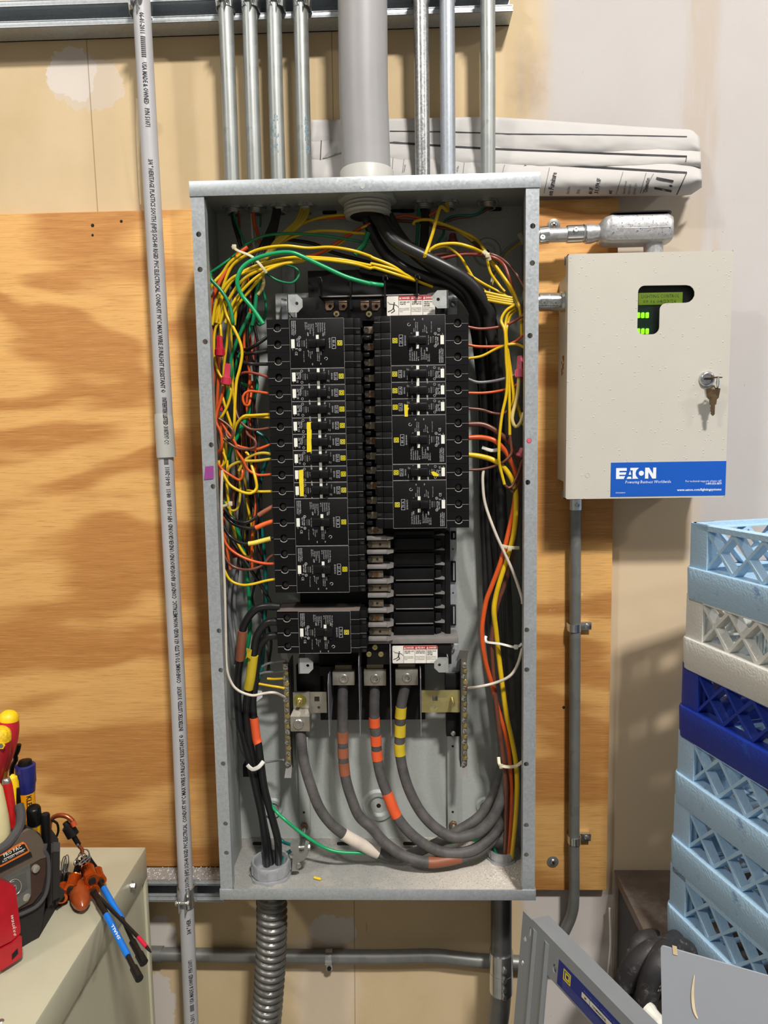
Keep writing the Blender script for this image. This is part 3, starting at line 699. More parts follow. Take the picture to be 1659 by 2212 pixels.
b = MB(); a_, c_ = zpx(690, 590), zpx(1150, 990); b.box((a_.x, YW_, c_.z), (c_.x, YW_ + .002, a_.z)); board = b.build('display_board', mat('dark_circuit_board', (16, 22, 20), .4, var=.3, scale=200), cb)
b = MB(); a_, c_ = zpx(700, 752), zpx(838, 985); b.box((a_.x, YW_ - .001, c_.z), (c_.x, YW_ - .0002, a_.z)); b.build('green_board', mat('green_circuit_board', (10, 44, 34), .4, var=.3, scale=300), board)
def emit(name, rgb, s):
    t = NT(name); t.col(s2l(rgb)); t.b.inputs['Emission Color'].default_value = (*s2l(rgb), 1); t.b.inputs['Emission Strength'].default_value = s; MAT[name] = t.m; return t.m
b = MB(); a_, c_ = zpx(737, 662), zpx(1052, 742); lcd0 = Vector((a_.x, YW_ - .003, c_.z)); lw, lh = c_.x - a_.x, a_.z - c_.z
b.box((a_.x, YW_ - .003, c_.z), (c_.x, YW_ - .0002, a_.z), .0005); lcd = b.build('lcd_screen', emit('lcd_green', (112, 138, 30), .35), board)
b = MB(); M_lcdink = mat('lcd_segment_ink', (38, 52, 18), .6, var=.05)
for s_, fx, fz, wd in (('LIGHTING CONTROL', .06, .55, .86), ('09:16 04/23/26', .10, .12, .76)):
    text_on(b, s_, lh * .40, planefn(lcd0 + EX * lw * fx + EZ * lh * fz - EY * .0003, EX, EZ), fit=lw * wd)
b.build('screen_text', M_lcdink, lcd)
M_led = emit('green_led', (120, 255, 20), 2.2)
for zy in (822, 937):
    for zx in (736, 768, 800):
        q = zpx(zx, zy); q.y = YW_ - .001; b = MB(); b.box(q + Vector((-.0024, -.003, -.0042)), q + Vector((.0024, .0009, .0042)), .0012); b.build('led', M_led, board)
# lock with a key in it and a second key on the ring
b = MB(); q = lk.copy(); b.lathe([(0, .0125), (.002, .0122), (.005, .0105), (.006, .0088), (.006, .0075), (.004, .0072), (.004, .0001)], q, (0, -1, 0), 32); lockp = b.build('lock_cylinder', M_zinc, door)
b = MB(); b.box(q + Vector((-.006, -.0052, -.0011)), q + Vector((.006, -.0040, .0011))); b.build('keyway', M_dark, lockp)
M_key = galv('brown_brass_key', (108, 88, 66), .7, .4, 150, .2)
kt = thing('key_pair', 'pair of brown keys on a ring hanging from the control box lock', 'keys', q + Vector((.006, -.02, -.02)))
b = MB(); a_ = q + EZ * .0006                          # key pushed into the lock, seen edge on
b.prism([(-.004, -.0035), (-.004, .0035), (.006, .0035), (.008, .006), (.020, .0075), (.020, -.0075), (.008, -.006), (.006, -.0035)], a_ + Vector((0, -.004, -.0008)), Vector((.55, -.83, 0)), Vector((.83, .55, 0)), (0, 0, .0018)); b.build('inserted_key', M_key, kt)
rc = q + Vector((.0095, -.0185, -.0065))
b = MB(); b.tube([rc + Vector((.0025 * math.sin(a) * .4, .006 * math.sin(a), .0085 * math.cos(a))) for a in [i * 2 * math.pi / 20 for i in range(21)]], .0008, 7, cap=False); b.build('key_ring', M_zinc, kt)
kc = P(1540, 832, YD - .018)                         # hanging key: bow with hole, toothed blade
s_ = pxm(1540, 850, YD - .018) / 5.19                  # outline read in a 5.19x view
ol = [(-12, 2), (12, 2), (26, 28), (84, 38), (68, 140), (46, 160), (40, 215), (26, 218), (26, 325), (6, 342), (-18, 318), (-12, 300), (-26, 282), (-16, 268), (-28, 250), (-14, 236), (-20, 218), (-34, 214), (-40, 158), (-66, 138), (-82, 40), (-26, 28)]
b = MB(); plate(b, [(x * s_, -y * s_) for x, y in ol][::-1], [[(x * s_, -y * s_) for x, y in ((-26, 46), (26, 46), (12, 20), (-12, 20))]], kc, Vector((1, .12, 0)).normalized(), EZ, Vector((.12, -1, 0)).normalized() * .0016); b.build('hanging_key', M_key, kt)
b = MB(); fn = planefn(kc + Vector((0, -.0019, 0)), Vector((1, .12, 0)), EZ)
text_on(b, '627 1', 26 * s_, lambda u, v: fn(u - 40 * s_, v - 98 * s_)); text_on(b, 'DON MEX', 22 * s_, lambda u, v: fn(u - 50 * s_, v - 132 * s_)); b.build('key_stamp', M_brass, kt)
# blue maker's sticker
s0 = zpx(523, 2124); s1 = zpx(1350, 1868); sw, sh = s1.x - s0.x, s1.z - s0.z
b = MB(); b.box((s0.x, YD - .0005, s0.z), (s1.x, YD + .0001, s1.z)); stk = b.build('blue_sticker', mat('blue_sticker', (18, 84, 180), .35, var=.02), door)
S0 = Vector((s0.x, YD - .0008, s0.z))
M_lbltext = mat('sticker_white_print', (226, 230, 236), .5, var=.02)
def sp(fx, fz): return S0 + EX * sw * fx + EZ * sh * fz
lg = MB(); hh = sh * .32; bz = .52
def lgp(poly): lg.prism(poly, sp(.045, bz), EX, EZ, (0, -.0002, 0))
u = hh                                               # letters drawn as cut blocks: E A T O N
lgp([(0, 0), (.70 * u, 0), (.82 * u, .26 * u), (.30 * u, .26 * u), (.30 * u, .38 * u), (.86 * u, .38 * u), (.93 * u, .60 * u), (.30 * u, .60 * u), (.30 * u, .74 * u), (.96 * u, .74 * u), (.96 * u, 1.0 * u), (0, 1.0 * u)])
lgp([(.95 * u, 0), (1.40 * u, 0), (1.36 * u, .2 * u), (1.08 * u, .2 * u)]); lgp([(1.14 * u, .38 * u), (1.38 * u, .38 * u), (1.27 * u, .75 * u)])
lgp([(1.38 * u, 0), (1.44 * u, 0)] + [(1.5 * u, 0)] + [(2.02 * u, 0), (1.80 * u, .28 * u), (1.76 * u, .5 * u), (1.82 * u, .75 * u), (2.05 * u, 1.0 * u), (1.28 * u, 1.0 * u), (1.28 * u, .78 * u), (1.50 * u, .78 * u), (1.50 * u, .05 * u)])
lgp(circ(2.28 * u, .5 * u, .23 * u, 24))
lgp([(2.62 * u, 0), (2.92 * u, 0), (2.92 * u, .60 * u), (3.28 * u, 0), (3.62 * u, 0), (3.62 * u, u), (3.34 * u, u), (3.34 * u, .42 * u), (2.98 * u, u), (2.62 * u, u)])
lo_ = lg.build('maker_logo', M_lbltext, stk)
lg = MB()
text_on(lg, 'Powering Business Worldwide', sh * .125, planefn(sp(.125, .385), EX, EZ), shear=.2, fit=sw * .40)
text_on(lg, 'For technical support, please call:', sh * .085, planefn(sp(.965, .40), EX, EZ), align='R', fit=sw * .315)
text_on(lg, '1-800-553-3879', sh * .085, planefn(sp(.965, .32), EX, EZ), bold=1, align='R', fit=sw * .14)
text_on(lg, 'www.eaton.com/lightingsystems', sh * .10, planefn(sp(.965, .145), EX, EZ), bold=1, align='R', fit=sw * .385)
text_on(lg, '5717-00000-01', sh * .045, planefn(sp(.045, .10), EX, EZ), bold=1, fit=sw * .085); lg.build('sticker_text', M_lbltext, stk)
q = zpx(360, 1970); b = MB(); b.tube([q + Vector((.0035 * math.cos(a), -.0001, .0035 * math.sin(a))) for a in [i * math.pi / 10 for i in range(21)]], .00035, 5, cap=False); b.build('weld_ring', M_beige, door)
for z in (dz0 - .001, dz1 - .012):
    b = MB(); b.box((dx0 - .0012, YD + .016, z), (dx0 + .004, YD + .022, z + .013), .0006); b.build('hinge_leaf', M_emtdull, cb)

# ================================================================ NIPPLES AND THE CAST CONDUIT BODY ABOVE THE CONTROL BOX
YN = -.062
lb = thing('elbow_fitting', 'scuffed cast aluminium elbow fitting between the panel and the control box top', 'conduit fitting', P(1360, 530, YN))
nr = .5 * 30 * pxm(1200, 508, YN)
b = MB(); b.cyl(Vector((XR + .0002, YN, P(1152, 510, YN).z)), P(1275, 505, YN), nr, 24); b.build('nipple', M_alu, lb)
for (xa, xb, k) in ((1164, 1184, 1.22), (1224, 1268, 1.22)):
    b = MB(); L = (P(xb, 506, YN) - P(xa, 508, YN)).length
    pr = [(0, nr), (0, nr * k), (L * .74, nr * k), (L * .76, nr * 1.12), (L * .82, nr * 1.3), (L * .9, nr * 1.12), (L, nr * 1.28), (L, nr)] if xb > 1200 else [(0, nr), (0, nr * k), (L, nr * k), (L, nr)]
    b.lathe(pr, P(xa, 509.5 if xa < 1200 else 506.5, YN), P(xb, 506, YN) - P(xa, 508, YN), 28); cp = b.build('coupling', M_zinc, lb)
    q = P((xa + xb) / 2 - 2, 497 if xb > 1200 else 514, YN - nr * 1.2); b = MB(); b.lathe([(0, .0045), (.002, .0045), (.003, .0035), (.003, .002), (.001, .0015)], q, (0, -1, .25), 12); b.build('set_screw', M_screw, cp)
# cast body: rounded bathtub shape
bb0, bb1 = P(1292, 532, YN), P(1445, 466, YN)
hz = (bb1.z - bb0.z); cz = (bb1.z + bb0.z) / 2; L = bb1.x - bb0.x
b = MB(); nseg = 14; rings = []
for i in range(nseg + 1):
    f = i / nseg; x = bb0.x + L * f
    k = min(1, (f / .12)) ** .5 if f < .12 else (1 - max(0, (f - .93) / .07) ** 2 * .35)
    hy, hh_ = .026 * (.55 + .45 * k), hz / 2 * (.62 + .38 * k)
    ring = []
    for a in range(24):
        an = 2 * math.pi * a / 24; c, s = math.cos(an), math.sin(an)
        ring.append(Vector((x, YN + math.copysign(abs(c) ** .55, c) * hy, cz + math.copysign(abs(s) ** .5, s) * hh_ - (1 - k) * .002)))
    rings.append(ring)
vs = [p for r in rings for p in r]; n = 24
b.add(vs, [(i * n + k, i * n + (k + 1) % n, (i + 1) * n + (k + 1) % n, (i + 1) * n + k) for i in range(nseg) for k in range(n)] + [tuple(range(n - 1, -1, -1)), tuple(nseg * n + k for k in range(n))])
b.build('cast_body', M_alu, lb, smooth=60)
b = MB(); b.lathe([(0, nr * 1.32), (.008, nr * 1.36), (.018, nr * 1.15), (.024, nr * 1.2)], P(1264, 506, YN), P(1300, 503, YN) - P(1264, 506, YN), 28); b.build('side_hub', M_alu, lb)
hq = P(1411, 545, YN); b = MB(); b.lathe([(-.012, nr * 1.32), (.004, nr * 1.34), (.016, nr * 1.42), (.022, nr * 1.5)], hq, (0, 0, 1), 28); b.build('down_hub', M_alu, lb)
b = MB(); b.box((bb0.x + L * .3, YN - .0255, cz - hz * .06), (bb1.x - .004, YN - .0265, cz - hz * .045), .0003); b.build('parting_line', M_alu, lb)
b = MB(); b.prism(rrect(bb0.x + L * .14, YN - .024, bb1.x - .001, YN + .024, .012), (0, 0, bb1.z - .0003), EX, EY, (0, 0, .002)); b.build('cover_gasket', M_black, lb)
b = MB(); rr = random.Random(12)
for i in range(70):                                   # chips and scuffs in the paint
    q = P(rr.uniform(1300, 1438), rr.uniform(474, 528), YN); q.y = YN - .0255
    k = rr.uniform(.0003, .0010); an = rr.uniform(0, 3.1)
    if i % 3 == 0: b.prism([(-k * 3, -k * .25), (k * 3, -k * .2), (k * 2.6, k * .25), (-k * 2.4, k * .2)], q - EY * .0002, Vector((math.cos(an), 0, math.sin(an))), Vector((-math.sin(an), 0, math.cos(an))), (0, -.0006, 0))
    else: b.prism([(k * math.cos(a) * rr.uniform(.5, 1), k * math.sin(a) * rr.uniform(.5, 1)) for a in [j * math.pi / 3 for j in range(6)]], q - EY * .0002, EX, EZ, (0, -.0006, 0))
o = b.build('paint_chips', mat('chipped_dark_metal', (84, 84, 88), .6), lb); o['kind'] = 'stuff'
YM = -.062
nip = thing('conduit_nipple', 'short shiny nipple joining the panel side to the control box side', 'conduit fitting', P(1195, 672, YM))
for xa, xb in ((1164, 1187), (1187, 1213)):
    b = MB(); L = (P(xb, 652, YM) - P(xa, 652, YM)).length; r_ = .5 * 39 * pxm(1190, 652, YM)
    b.lathe([(0, r_ * .8), (0, r_), (L * .97, r_), (L, r_ * .97), (L, r_ * .8)], P(xa, 653, YM), EX, 28); cp = b.build('coupling', M_zinc, nip)
    q = P((xa + xb) / 2, 655, YM - r_); b = MB(); b.lathe([(0, .0042), (.002, .0042), (.003, .0034), (.003, .0018), (.001, .0015)], q, (0, -1, -.1), 12); b.build('set_screw', M_screw, cp)
b = MB(); b.cyl(Vector((XR + .0002, YM, P(1164, 653, YM).z)), P(1170, 653, YM), r_ * .86, 24); b.build('nipple_tube', M_zinc, nip)
b = MB(); b.lathe([(0, r_ * .9), (0, r_ * 1.1), (.004, r_ * 1.15), (.006, r_ * 1.08), (.009, r_ * 1.16), (.011, r_)], P(1211, 652, YM), EX, 28); b.build('locking_ring', M_zinc, nip)

# ================================================================ ROLLED DRAWINGS TUCKED BEHIND THE CONDUITS
M_paper = mat('white_drawing_paper', (182, 180, 178), .8, var=.03, scale=14, bump=.25, bscale=26)
dr = thing('rolled_drawings', 'flattened roll of white building drawings tucked behind the conduits', 'paper roll', P(1100, 425, -.02))
def lerp_tab(tab, x):
    for (a, b_), (c, d) in zip(tab, tab[1:]):
        if x <= c: return b_ + (d - b_) * (x - a) / (c - a)
    return tab[-1][1]
TOPS = [[(672, 259), (820, 257), (1060, 252), (1200, 261), (1370, 273), (1480, 279), (1494, 280), (1512, 296)],
        [(672, 300), (842, 303), (984, 311), (1100, 318), (1300, 326), (1420, 316), (1514, 327)],
        [(672, 330), (842, 328), (984, 338), (1100, 346), (1300, 350), (1440, 338), (1495, 352), (1516, 366)]]
BOTS = [[(672, 345), (1512, 345)], [(672, 372), (1512, 372)], [(672, 425), (1200, 424), (1470, 423), (1492, 421), (1516, 405)]]
def sheet_y(k, x, f):
    """how far the sheet stands off the wall: flat behind the conduits, bulging to the right where it is free"""
    free = max(0, min(1, (x - 1080) / 160)); fl = max(0, min(1, (x - 1420) / 95)) ** 2
    base = -.010 - .004 * k
    bul = math.sin(math.pi * min(1, max(0, f * .75 + .08)))
    wr = .0016 * mnoise.noise(Vector((x / 60, f * 3, k * 7))) + .0010 * mnoise.noise(Vector((x / 22, f * 9, k * 3)))
    return base - (.020 + .022 * free) * bul * (.45 + .27 * k) - fl * .012 * (1 - f) + wr
def sheet_pt(k, x, f, off=0):
    y0, y1 = lerp_tab(TOPS[k], x), lerp_tab(BOTS[k], x); return P(x, y0 + (y1 - y0) * f, sheet_y(k, x, f) - off)
for k in range(3):
    b = MB(); xe_ = (1512, 1514, 1516)[k]; nu, nv = 110, 14
    b.grid(lambda u, v: sheet_pt(k, 672 + (xe_ - 672) * u, v), nu, nv)
    o = b.build('drawing_sheet', M_paper, dr, smooth=70, fix=False); md = o.modifiers.new('t', 'SOLIDIFY'); md.thickness = .0005; md.offset = 1
# the roll's last turn: curls back to the wall at the top and at the bottom
def line_on(k, x0, x1, tab, w, name='border_line'):
    b = MB(); n = max(2, int((x1 - x0) / 8)); vs = []
    for i in range(n + 1):
        x = x0 + (x1 - x0) * i / n; yc = lerp_tab(tab, x)
        y0, y1 = lerp_tab(TOPS[k], x), lerp_tab(BOTS[k], x)
        for s in (-w / 2, w / 2): vs.append(sheet_pt(k, x, (yc + s - y0) / (y1 - y0), .0007))
    b.add(vs, [(2 * i, 2 * i + 1, 2 * i + 3, 2 * i + 2) for i in range(n)]); return b.build(name, M_ink, dr, fix=False)
line_on(0, 842, 1484, [(842, 283), (984, 285), (1100, 289), (1300, 291), (1484, 295)], 2.2)
line_on(1, 694, 1484, [(694, 297), (842, 307), (984, 317), (1100, 323), (1300, 331), (1484, 338)], 4.2)
line_on(2, 842, 1484, [(842, 331), (984, 343), (1100, 350), (1300, 362), (1484, 373)], 4.6)
def vline(k, xa, ya, xb, yb, w):
    b = MB(); vs = []
    for i in range(9):
        x = xa + (xb - xa) * i / 8; yc = ya + (yb - ya) * i / 8
        for s in (-w / 2, w / 2):
            y0, y1 = lerp_tab(TOPS[k], x + s), lerp_tab(BOTS[k], x + s); vs.append(sheet_pt(k, x + s, (yc - y0) / (y1 - y0), .0007))
    b.add(vs, [(2 * i, 2 * i + 1, 2 * i + 3, 2 * i + 2) for i in range(8)]); return b.build('border_line', M_ink, dr, fix=False)
vline(2, 1483.5, 373, 1462, 421, 2.2); vline(1, 1483.5, 338, 1481, 350, 1.6); vline(1, 694.5, 297, 692, 345, 2)
for (xa, ya, xb, yb) in ((1187, 362, 1175, 418), (1346, 371, 1331, 420), (1396, 373, 1383, 418), (1412, 375, 1388, 418), (849, 340, 847, 372), (873, 342, 869, 374), (1003, 351, 1000, 375), (1090, 356, 1085, 375)): vline(2, xa, ya, xb, yb, .9)
def sheet_text(s, px, py, size, ang, bold=0, fit=None, k=2, mat_=None):
    b = MB(); ca, sa = math.cos(math.radians(ang)), math.sin(math.radians(ang))
    def fn(u, v):
        x = px + u * ca + v * sa; y = py - u * sa + v * ca * -1 if False else py - u * sa - v * ca
        x = px + u * ca - v * sa
        y0, y1 = lerp_tab(TOPS[k], x), lerp_tab(BOTS[k], x); return sheet_pt(k, x, (y - y0) / (y1 - y0), .0007)
    text_on(b, s, size, fn, bold=bold, fit=fit); return b.build('drawing_text', M_ink, dr, fix=False)
A_ = 79
sheet_text('1.1', 1448, 421, 52, A_, 1, 38); sheet_text('on Furniture', 1193, 424, 16, A_, 1, 52); sheet_text('Store Drive', 1229, 420, 10, A_, 0, 16); sheet_text('75096', 1252, 420, 10, A_, 0, 10)
sheet_text('86 SF', 1279, 420, 12, A_, 1, 14); sheet_text('31,974 SF', 1292, 419, 12.5, A_, 1, 34); sheet_text('et', 1321, 420, 13, A_, 1, 8)
sheet_text('Gregory R. Schroeder', 1349, 420, 7, A_, 0, 30); sheet_text('20211 11603', 1360, 420, 7, A_, 0, 22); sheet_text('20210601_CD01', 1372, 421, 7, A_, 0, 26); sheet_text('Construction', 1398, 416, 12.5, A_, 1, 32)
sheet_text('ment and', 874, 372, 7, A_, 0, 16); sheet_text('nd the', 989, 372, 7, A_, 0, 14); sheet_text('Y', 1137, 360, 8, A_, 0)
b = MB()                                              # torn corner lifting by the fat pipe
pts = [P(696, 342, -.030), P(712, 326, -.033), P(727, 314, -.036), P(731, 324, -.033), P(721, 334, -.031), P(708, 340, -.030)]
b.add(pts + [p + Vector((0, .0008, 0)) for p in pts], [tuple(range(6)), tuple(range(11, 5, -1))] + [(i, 6 + i, 6 + (i + 1) % 6, (i + 1) % 6) for i in range(6)]); b.build('torn_corner', M_paper, dr, smooth=0)
# ================================================================ DARK CABINET UNDER THE RACKS
ZK = .7325
kx = P(1327, 1880, -.012).x
M_kick = mat('dusty_dark_brown_steel', (104, 92, 83), .45, .2, var=.2, scale=20, dust=.55)
M_kickedge = mat('brown_steel_edge', (112, 94, 84), .4, .3, var=.1)
kc_ = thing('low_cabinet', 'low dark steel cabinet with a dusty brown top under the stacked racks', 'cabinet', (kx, -.012, 0))
b = MB(); b.box((kx, -.012, ZK - .0015), (kx + .75, -.56, ZK)); b.build('top_panel', M_kick, kc_)
b = MB(); b.box((kx - .0005, -.012, ZK - .016), (kx + .002, -.56, ZK - .0012), .0004); b.build('top_rim', M_kickedge, kc_)
b = MB(); b.box((kx + .004, -.03, .02), (kx + .74, -.54, ZK - .017)); b.build('body', mat('black_steel', (20, 20, 22), .5), kc_)
b = MB(); b.box((kx - .001, -.012, 0), (kx + .006, -.020, ZK - .002), .0005); b.build('rear_post', mat('grey_brown_post', (140, 128, 116), .5, .2), kc_)
q0 = P(1322, 1962, -.02); b = MB(); b.tube(spline([q0 + Vector((-.004, 0, 0)), P(1319, 2040, -.02), P(1313, 2112, -.02), P(1305, 2230, -.02)], 6), .0022, 8)
tag(b.build('white_cord', M_white), 'thin white cord running down the wall beside the low dark cabinet', 'cord')

# ================================================================ STACK OF DISH RACKS
TH = math.radians(74); RU = Vector((math.cos(TH), -math.sin(TH), 0)); RV = Vector((math.sin(TH), math.cos(TH), 0))     # near side runs to the viewer, far side to the wall
RC = P(1486, 1128, -.2); S = .50
zs = [P(1476 - 4 * i, y, -.2).z for i, y in enumerate((1222, 1372, 1518, 1661, 1800, 1945))]
def plastic(name, rgb, stain=None):
    t = NT(name); v = t.coord(); c = s2l(rgb); col = t.mix(t.noise(v, 18, 4, .6), tuple(x * .94 for x in c), tuple(min(1, x * 1.05) for x in c))
    if stain:
        sp_ = t.n('ShaderNodeSeparateXYZ'); t.set(sp_.inputs[0], v)
        k = t.math('MULTIPLY', t.ss(t.noise(v, 20, 6, .7), .60, .76), .7)
        col = t.mix(k, col, s2l(stain))
    t.col(col); t.rough(.5); t.bump(t.noise(v, 300, 2, .4), .6, .0012); return t.m
def rack(i, rgb, label, stain, zb):
    H_LAT, H_BAND, th = .0645, .0475, .0045
    o = Vector((RC.x - .0035 * i * .9, RC.y, zb))
    r = thing('dish_rack', label, 'dish rack', Vector((o.x, o.y, zb - H_BAND)), 'stacked plastic dish racks')
    m = plastic('rack_plastic_%d' % i, rgb, stain)
    e = .004
    def fr(u, v, z): return o + RU * u + RV * v + EZ * z
    # lower band: slightly wider than the lattice, with rounded corners and a ledge on top
    b = MB(); n = 5
    def loop(x0, x1, r_): return [(a, c) for a, c in rrect(x0, x0, x1, x1, r_, n)]
    pr = [(-H_BAND + .004, 0, .018), (-H_BAND, .004, .016), (-.003, -e, .018), (0, -e + .002, .017), (0, .004, .012), (-H_BAND, .008, .012)]
    outs = []
    for z, ins, rd in [(-H_BAND, -e + .0015, .018), (-H_BAND + .002, -e, .020), (-.003, -e - .001, .020), (-.0005, -e, .019), (0, -e + .0035, .017), (0, .006, .012), (-H_BAND, .005, .012)]:
        outs.append([fr(a, c, z) for a, c in loop(ins, S - ins, rd)])
    L = len(outs[0]); vs = [p for l in outs for p in l]; R_ = len(outs)
    b.add(vs, [(j * L + k, j * L + (k + 1) % L, ((j + 1) % R_) * L + (k + 1) % L, ((j + 1) % R_) * L + k) for j in range(R_) for k in range(L)]); b.build('base_band', m, r)
    # corner posts + lattice walls + rim
    for (cu, cv) in ((0, 0), (1, 0), (0, 1), (1, 1)):
        b = MB(); w_ = .042; ol = [(0.0, w_), (0, .010), (.003, .003), (.010, 0), (w_, 0), (w_, th), (.012, th), (th, .012), (th, w_)]
        pts = [((a if not cu else S - a), (c if not cv else S - c)) for a, c in ol]
        b.prism(pts, fr(0, 0, 0), RU, RV, EZ * H_LAT); b.build('corner_post', m, r)
    N = 8; x0, x1 = .038, S - .038; dw = (x1 - x0) / N; zt_ = H_LAT - .008; hh = zt_; t_ = .0020
    holes = []
    for k in range(N):
        a, c = k * dw, (k + 1) * dw; m_ = (a + c) / 2; zc = hh / 2; s_ = t_ * 1.1; q_ = t_ * .9
        # X in every bay: left, right, top, bottom triangles
        holes += [[(a + t_ * .2, s_ * 1.7), (m_ - s_ * 1.25, zc), (a + t_ * .2, hh - s_ * 1.7)], [(c - t_ * .2, hh - s_ * 1.7), (m_ + s_ * 1.25, zc), (c - t_ * .2, s_ * 1.7)],
                  [(a + s_ * 1.7, hh - q_ * .3), (m_, zc + s_ * 1.0), (c - s_ * 1.7, hh - q_ * .3)], [(c - s_ * 1.7, q_ * .3), (m_, zc - s_ * 1.0), (a + s_ * 1.7, q_ * .3)]]
    # neighbouring side triangles join into diamonds
    hs = []
    for k in range(N):
        hs += [holes[4 * k + 2], holes[4 * k + 3]]
        if k == 0: hs.append(holes[0])
        if k == N - 1: hs.append(holes[4 * k + 1])
        else:
            l_, r_ = holes[4 * k + 1], holes[4 * (k + 1)]
            c = (k + 1) * dw; hs.append([(c, s_ * 1.7 + .0004), (r_[1][0], hh / 2), (c, hh - s_ * 1.7 - .0004), (l_[1][0], hh / 2)])
    for side in range(4):
        dep = .015
        oo, uu, dd = [(fr(x0, .0015, 0), RU, RV), (fr(.0015, x0, 0), RV, RU), (fr(x0, S - .0015, 0), RU, -RV), (fr(S - .0015, x0, 0), RV, -RU)][side]
        b = MB(); plate(b, [(0, -.002), (x1 - x0, -.002), (x1 - x0, hh + .001), (0, hh + .001)], hs, oo, uu, EZ, dd * dep); b.build('lattice_wall', m, r, smooth=0)
    b = MB(); oo_, ii = [fr(a, c, H_LAT - .0085) for a, c in rrect(0, 0, S, S, .012, 5)], None
    lo1 = rrect(0, 0, S, S, .012, 5); lo2 = rrect(.013, .013, S - .013, S - .013, .006, 5); L = len(lo1)
    vs = [fr(a, c, H_LAT - .0085) for a, c in lo1] + [fr(a, c, H_LAT - .001) for a, c in lo1] + [fr(a + (S / 2 - a) * .006, c + (S / 2 - c) * .006, H_LAT) for a, c in lo1] + [fr(a, c, H_LAT) for a, c in lo2] + [fr(a, c, H_LAT - .0085) for a, c in lo2]
    b.add(vs, [(j * L + k, j * L + (k + 1) % L, ((j + 1) % 5) * L + (k + 1) % L, ((j + 1) % 5) * L + k) for j in range(5) for k in range(L)]); b.build('top_rim', m, r)
    b = MB(); nb = 10; c_ = (S - .02) / nb; g = .0035      # open floor grid
    hol_ = [[(.0 + i_ * c_ + g, j_ * c_ + g), (i_ * c_ + c_ - g, j_ * c_ + g), (i_ * c_ + c_ - g, j_ * c_ + c_ - g), (i_ * c_ + g, j_ * c_ + c_ - g)] for i_ in range(nb) for j_ in range(nb)]
    plate(b, [(0, 0), (S - .02, 0), (S - .02, S - .02), (0, S - .02)], hol_, fr(.01, .01, -H_BAND + .006), RU, RV, EZ * .003); b.build('floor_grid', m, r, smooth=0)
    return r
LB_ = (172, 206, 232); ST = (38, 84, 160)
rack(0, LB_, 'topmost light blue plastic dish rack of the stack by the wall', ST, zs[0])
rack(1, (222, 223, 217), 'off-white plastic dish rack with glasses, second from the top', None, zs[1])
rack(2, (22, 52, 152), 'royal blue plastic dish rack, third from the top of the stack', (30, 84, 190), zs[2])
rack(3, LB_, 'light blue plastic dish rack directly under the royal blue one', ST, zs[3])
rack(4, LB_, 'light blue plastic dish rack, second from the bottom, blue stained corner', ST, zs[4])
rack(5, LB_, 'light blue plastic dish rack at the bottom of the stack', ST, zs[5])
t = NT('clear_glass'); t.col((.95, .98, .98)); t.rough(.02); t.b.inputs['Transmission Weight'].default_value = 1.0; t.b.inputs['IOR'].default_value = 1.45; M_glass = t.m
for k, (u, v, zi, hgt) in enumerate(((.07, .045, 1, .085), (.07, .105, 1, .085), (.13, .045, 1, .085), (.13, .105, 1, .085), (.19, .045, 1, .085), (.25, .045, 1, .085))):
    q = Vector((RC.x, RC.y, zs[1] - .0375)) + RU * u + RV * v
    b = MB(); b.lathe([(0, .024), (hgt, .028), (hgt, .0262), (.006, .0222)], q, EZ, 20)
    ds = ('nearest the rack corner, front row', 'nearest the rack corner, second row', 'next along the lattice, front row', 'next along the lattice, second row', 'third along the lattice, front row', 'fourth along the lattice, front row')[k]
    tag(b.build('drinking_glass', M_glass), 'clear glass standing in the off-white rack, ' + ds, 'glass', 'glasses in the off-white rack')

# ================================================================ COILED BLACK CABLES
def rubber():
    t = NT('dusty_black_rubber'); v = t.coord(); k = t.ss(t.noise(v, 55, 6, .75), .52, .74)
    t.col(t.mix(t.math('MULTIPLY', k, .55), s2l((46, 45, 47)), s2l((150, 146, 142)))); t.rough(.6); t.bump(t.noise(v, 240, 3), .25, .0006); return t.m
M_rubber = rubber()
def cable(pts, r, label, name='rubber_cable', m=None, n=16):
    b = MB(); P_ = spline(pts, 10); b.tube(P_, r, n); o = b.build(name, m or M_rubber); return tag(o, label, 'cable'), P_
def tube_text(parent, P_, r, s, size, start, side, m=None, bold=0, flip=False, fit=None, squeeze=1.0, name='cable_print'):
    """lettering wrapped on a round cable: runs along the centre line, at angle side from the viewer"""
    cum = [0]
    for a, c in zip(P_, P_[1:]): cum.append(cum[-1] + (Vector(c) - Vector(a)).length)
    def fn(u, v):
        s_ = start + (-u if flip else u); s_ = max(0, min(cum[-1] - 1e-6, s_)); j = max(i for i in range(len(cum) - 1) if cum[i] <= s_ + 1e-9)
        a, c = Vector(P_[j]), Vector(P_[j + 1]); p = a.lerp(c, (s_ - cum[j]) / (cum[j + 1] - cum[j])); t = (c - a).normalized()
        vw = (CAM - p); vw = (vw - t * vw.dot(t)).normalized() if False else (Vector((0, -1, 0)) - t * Vector((0, -1, 0)).dot(t)).normalized()
        w = t.cross(vw); an = side + (-v if flip else v) / r
        return p + (vw * math.cos(an) + w * math.sin(an)) * (r + .0003)
    b = MB(); w_ = text_on(b, s, size, fn, bold=bold, fit=fit, squeeze=squeeze, cuts=6); b.build(name, m or M_wtext, parent, smooth=0, fix=False); return w_
YC = -.30
cr = .5 * 50 * pxm(1370, 2130, YC)
ca1, pth = cable([P(1300, 2300, YC), P(1335, 2190, YC), P(1352, 2120, YC), P(1385, 2075, YC - .01), P(1425, 2052, YC), P(1480, 2055, YC + .03), P(1530, 2120, YC + .05)], cr, 'thick black rubber cable with white print bending over beside the low cabinet')
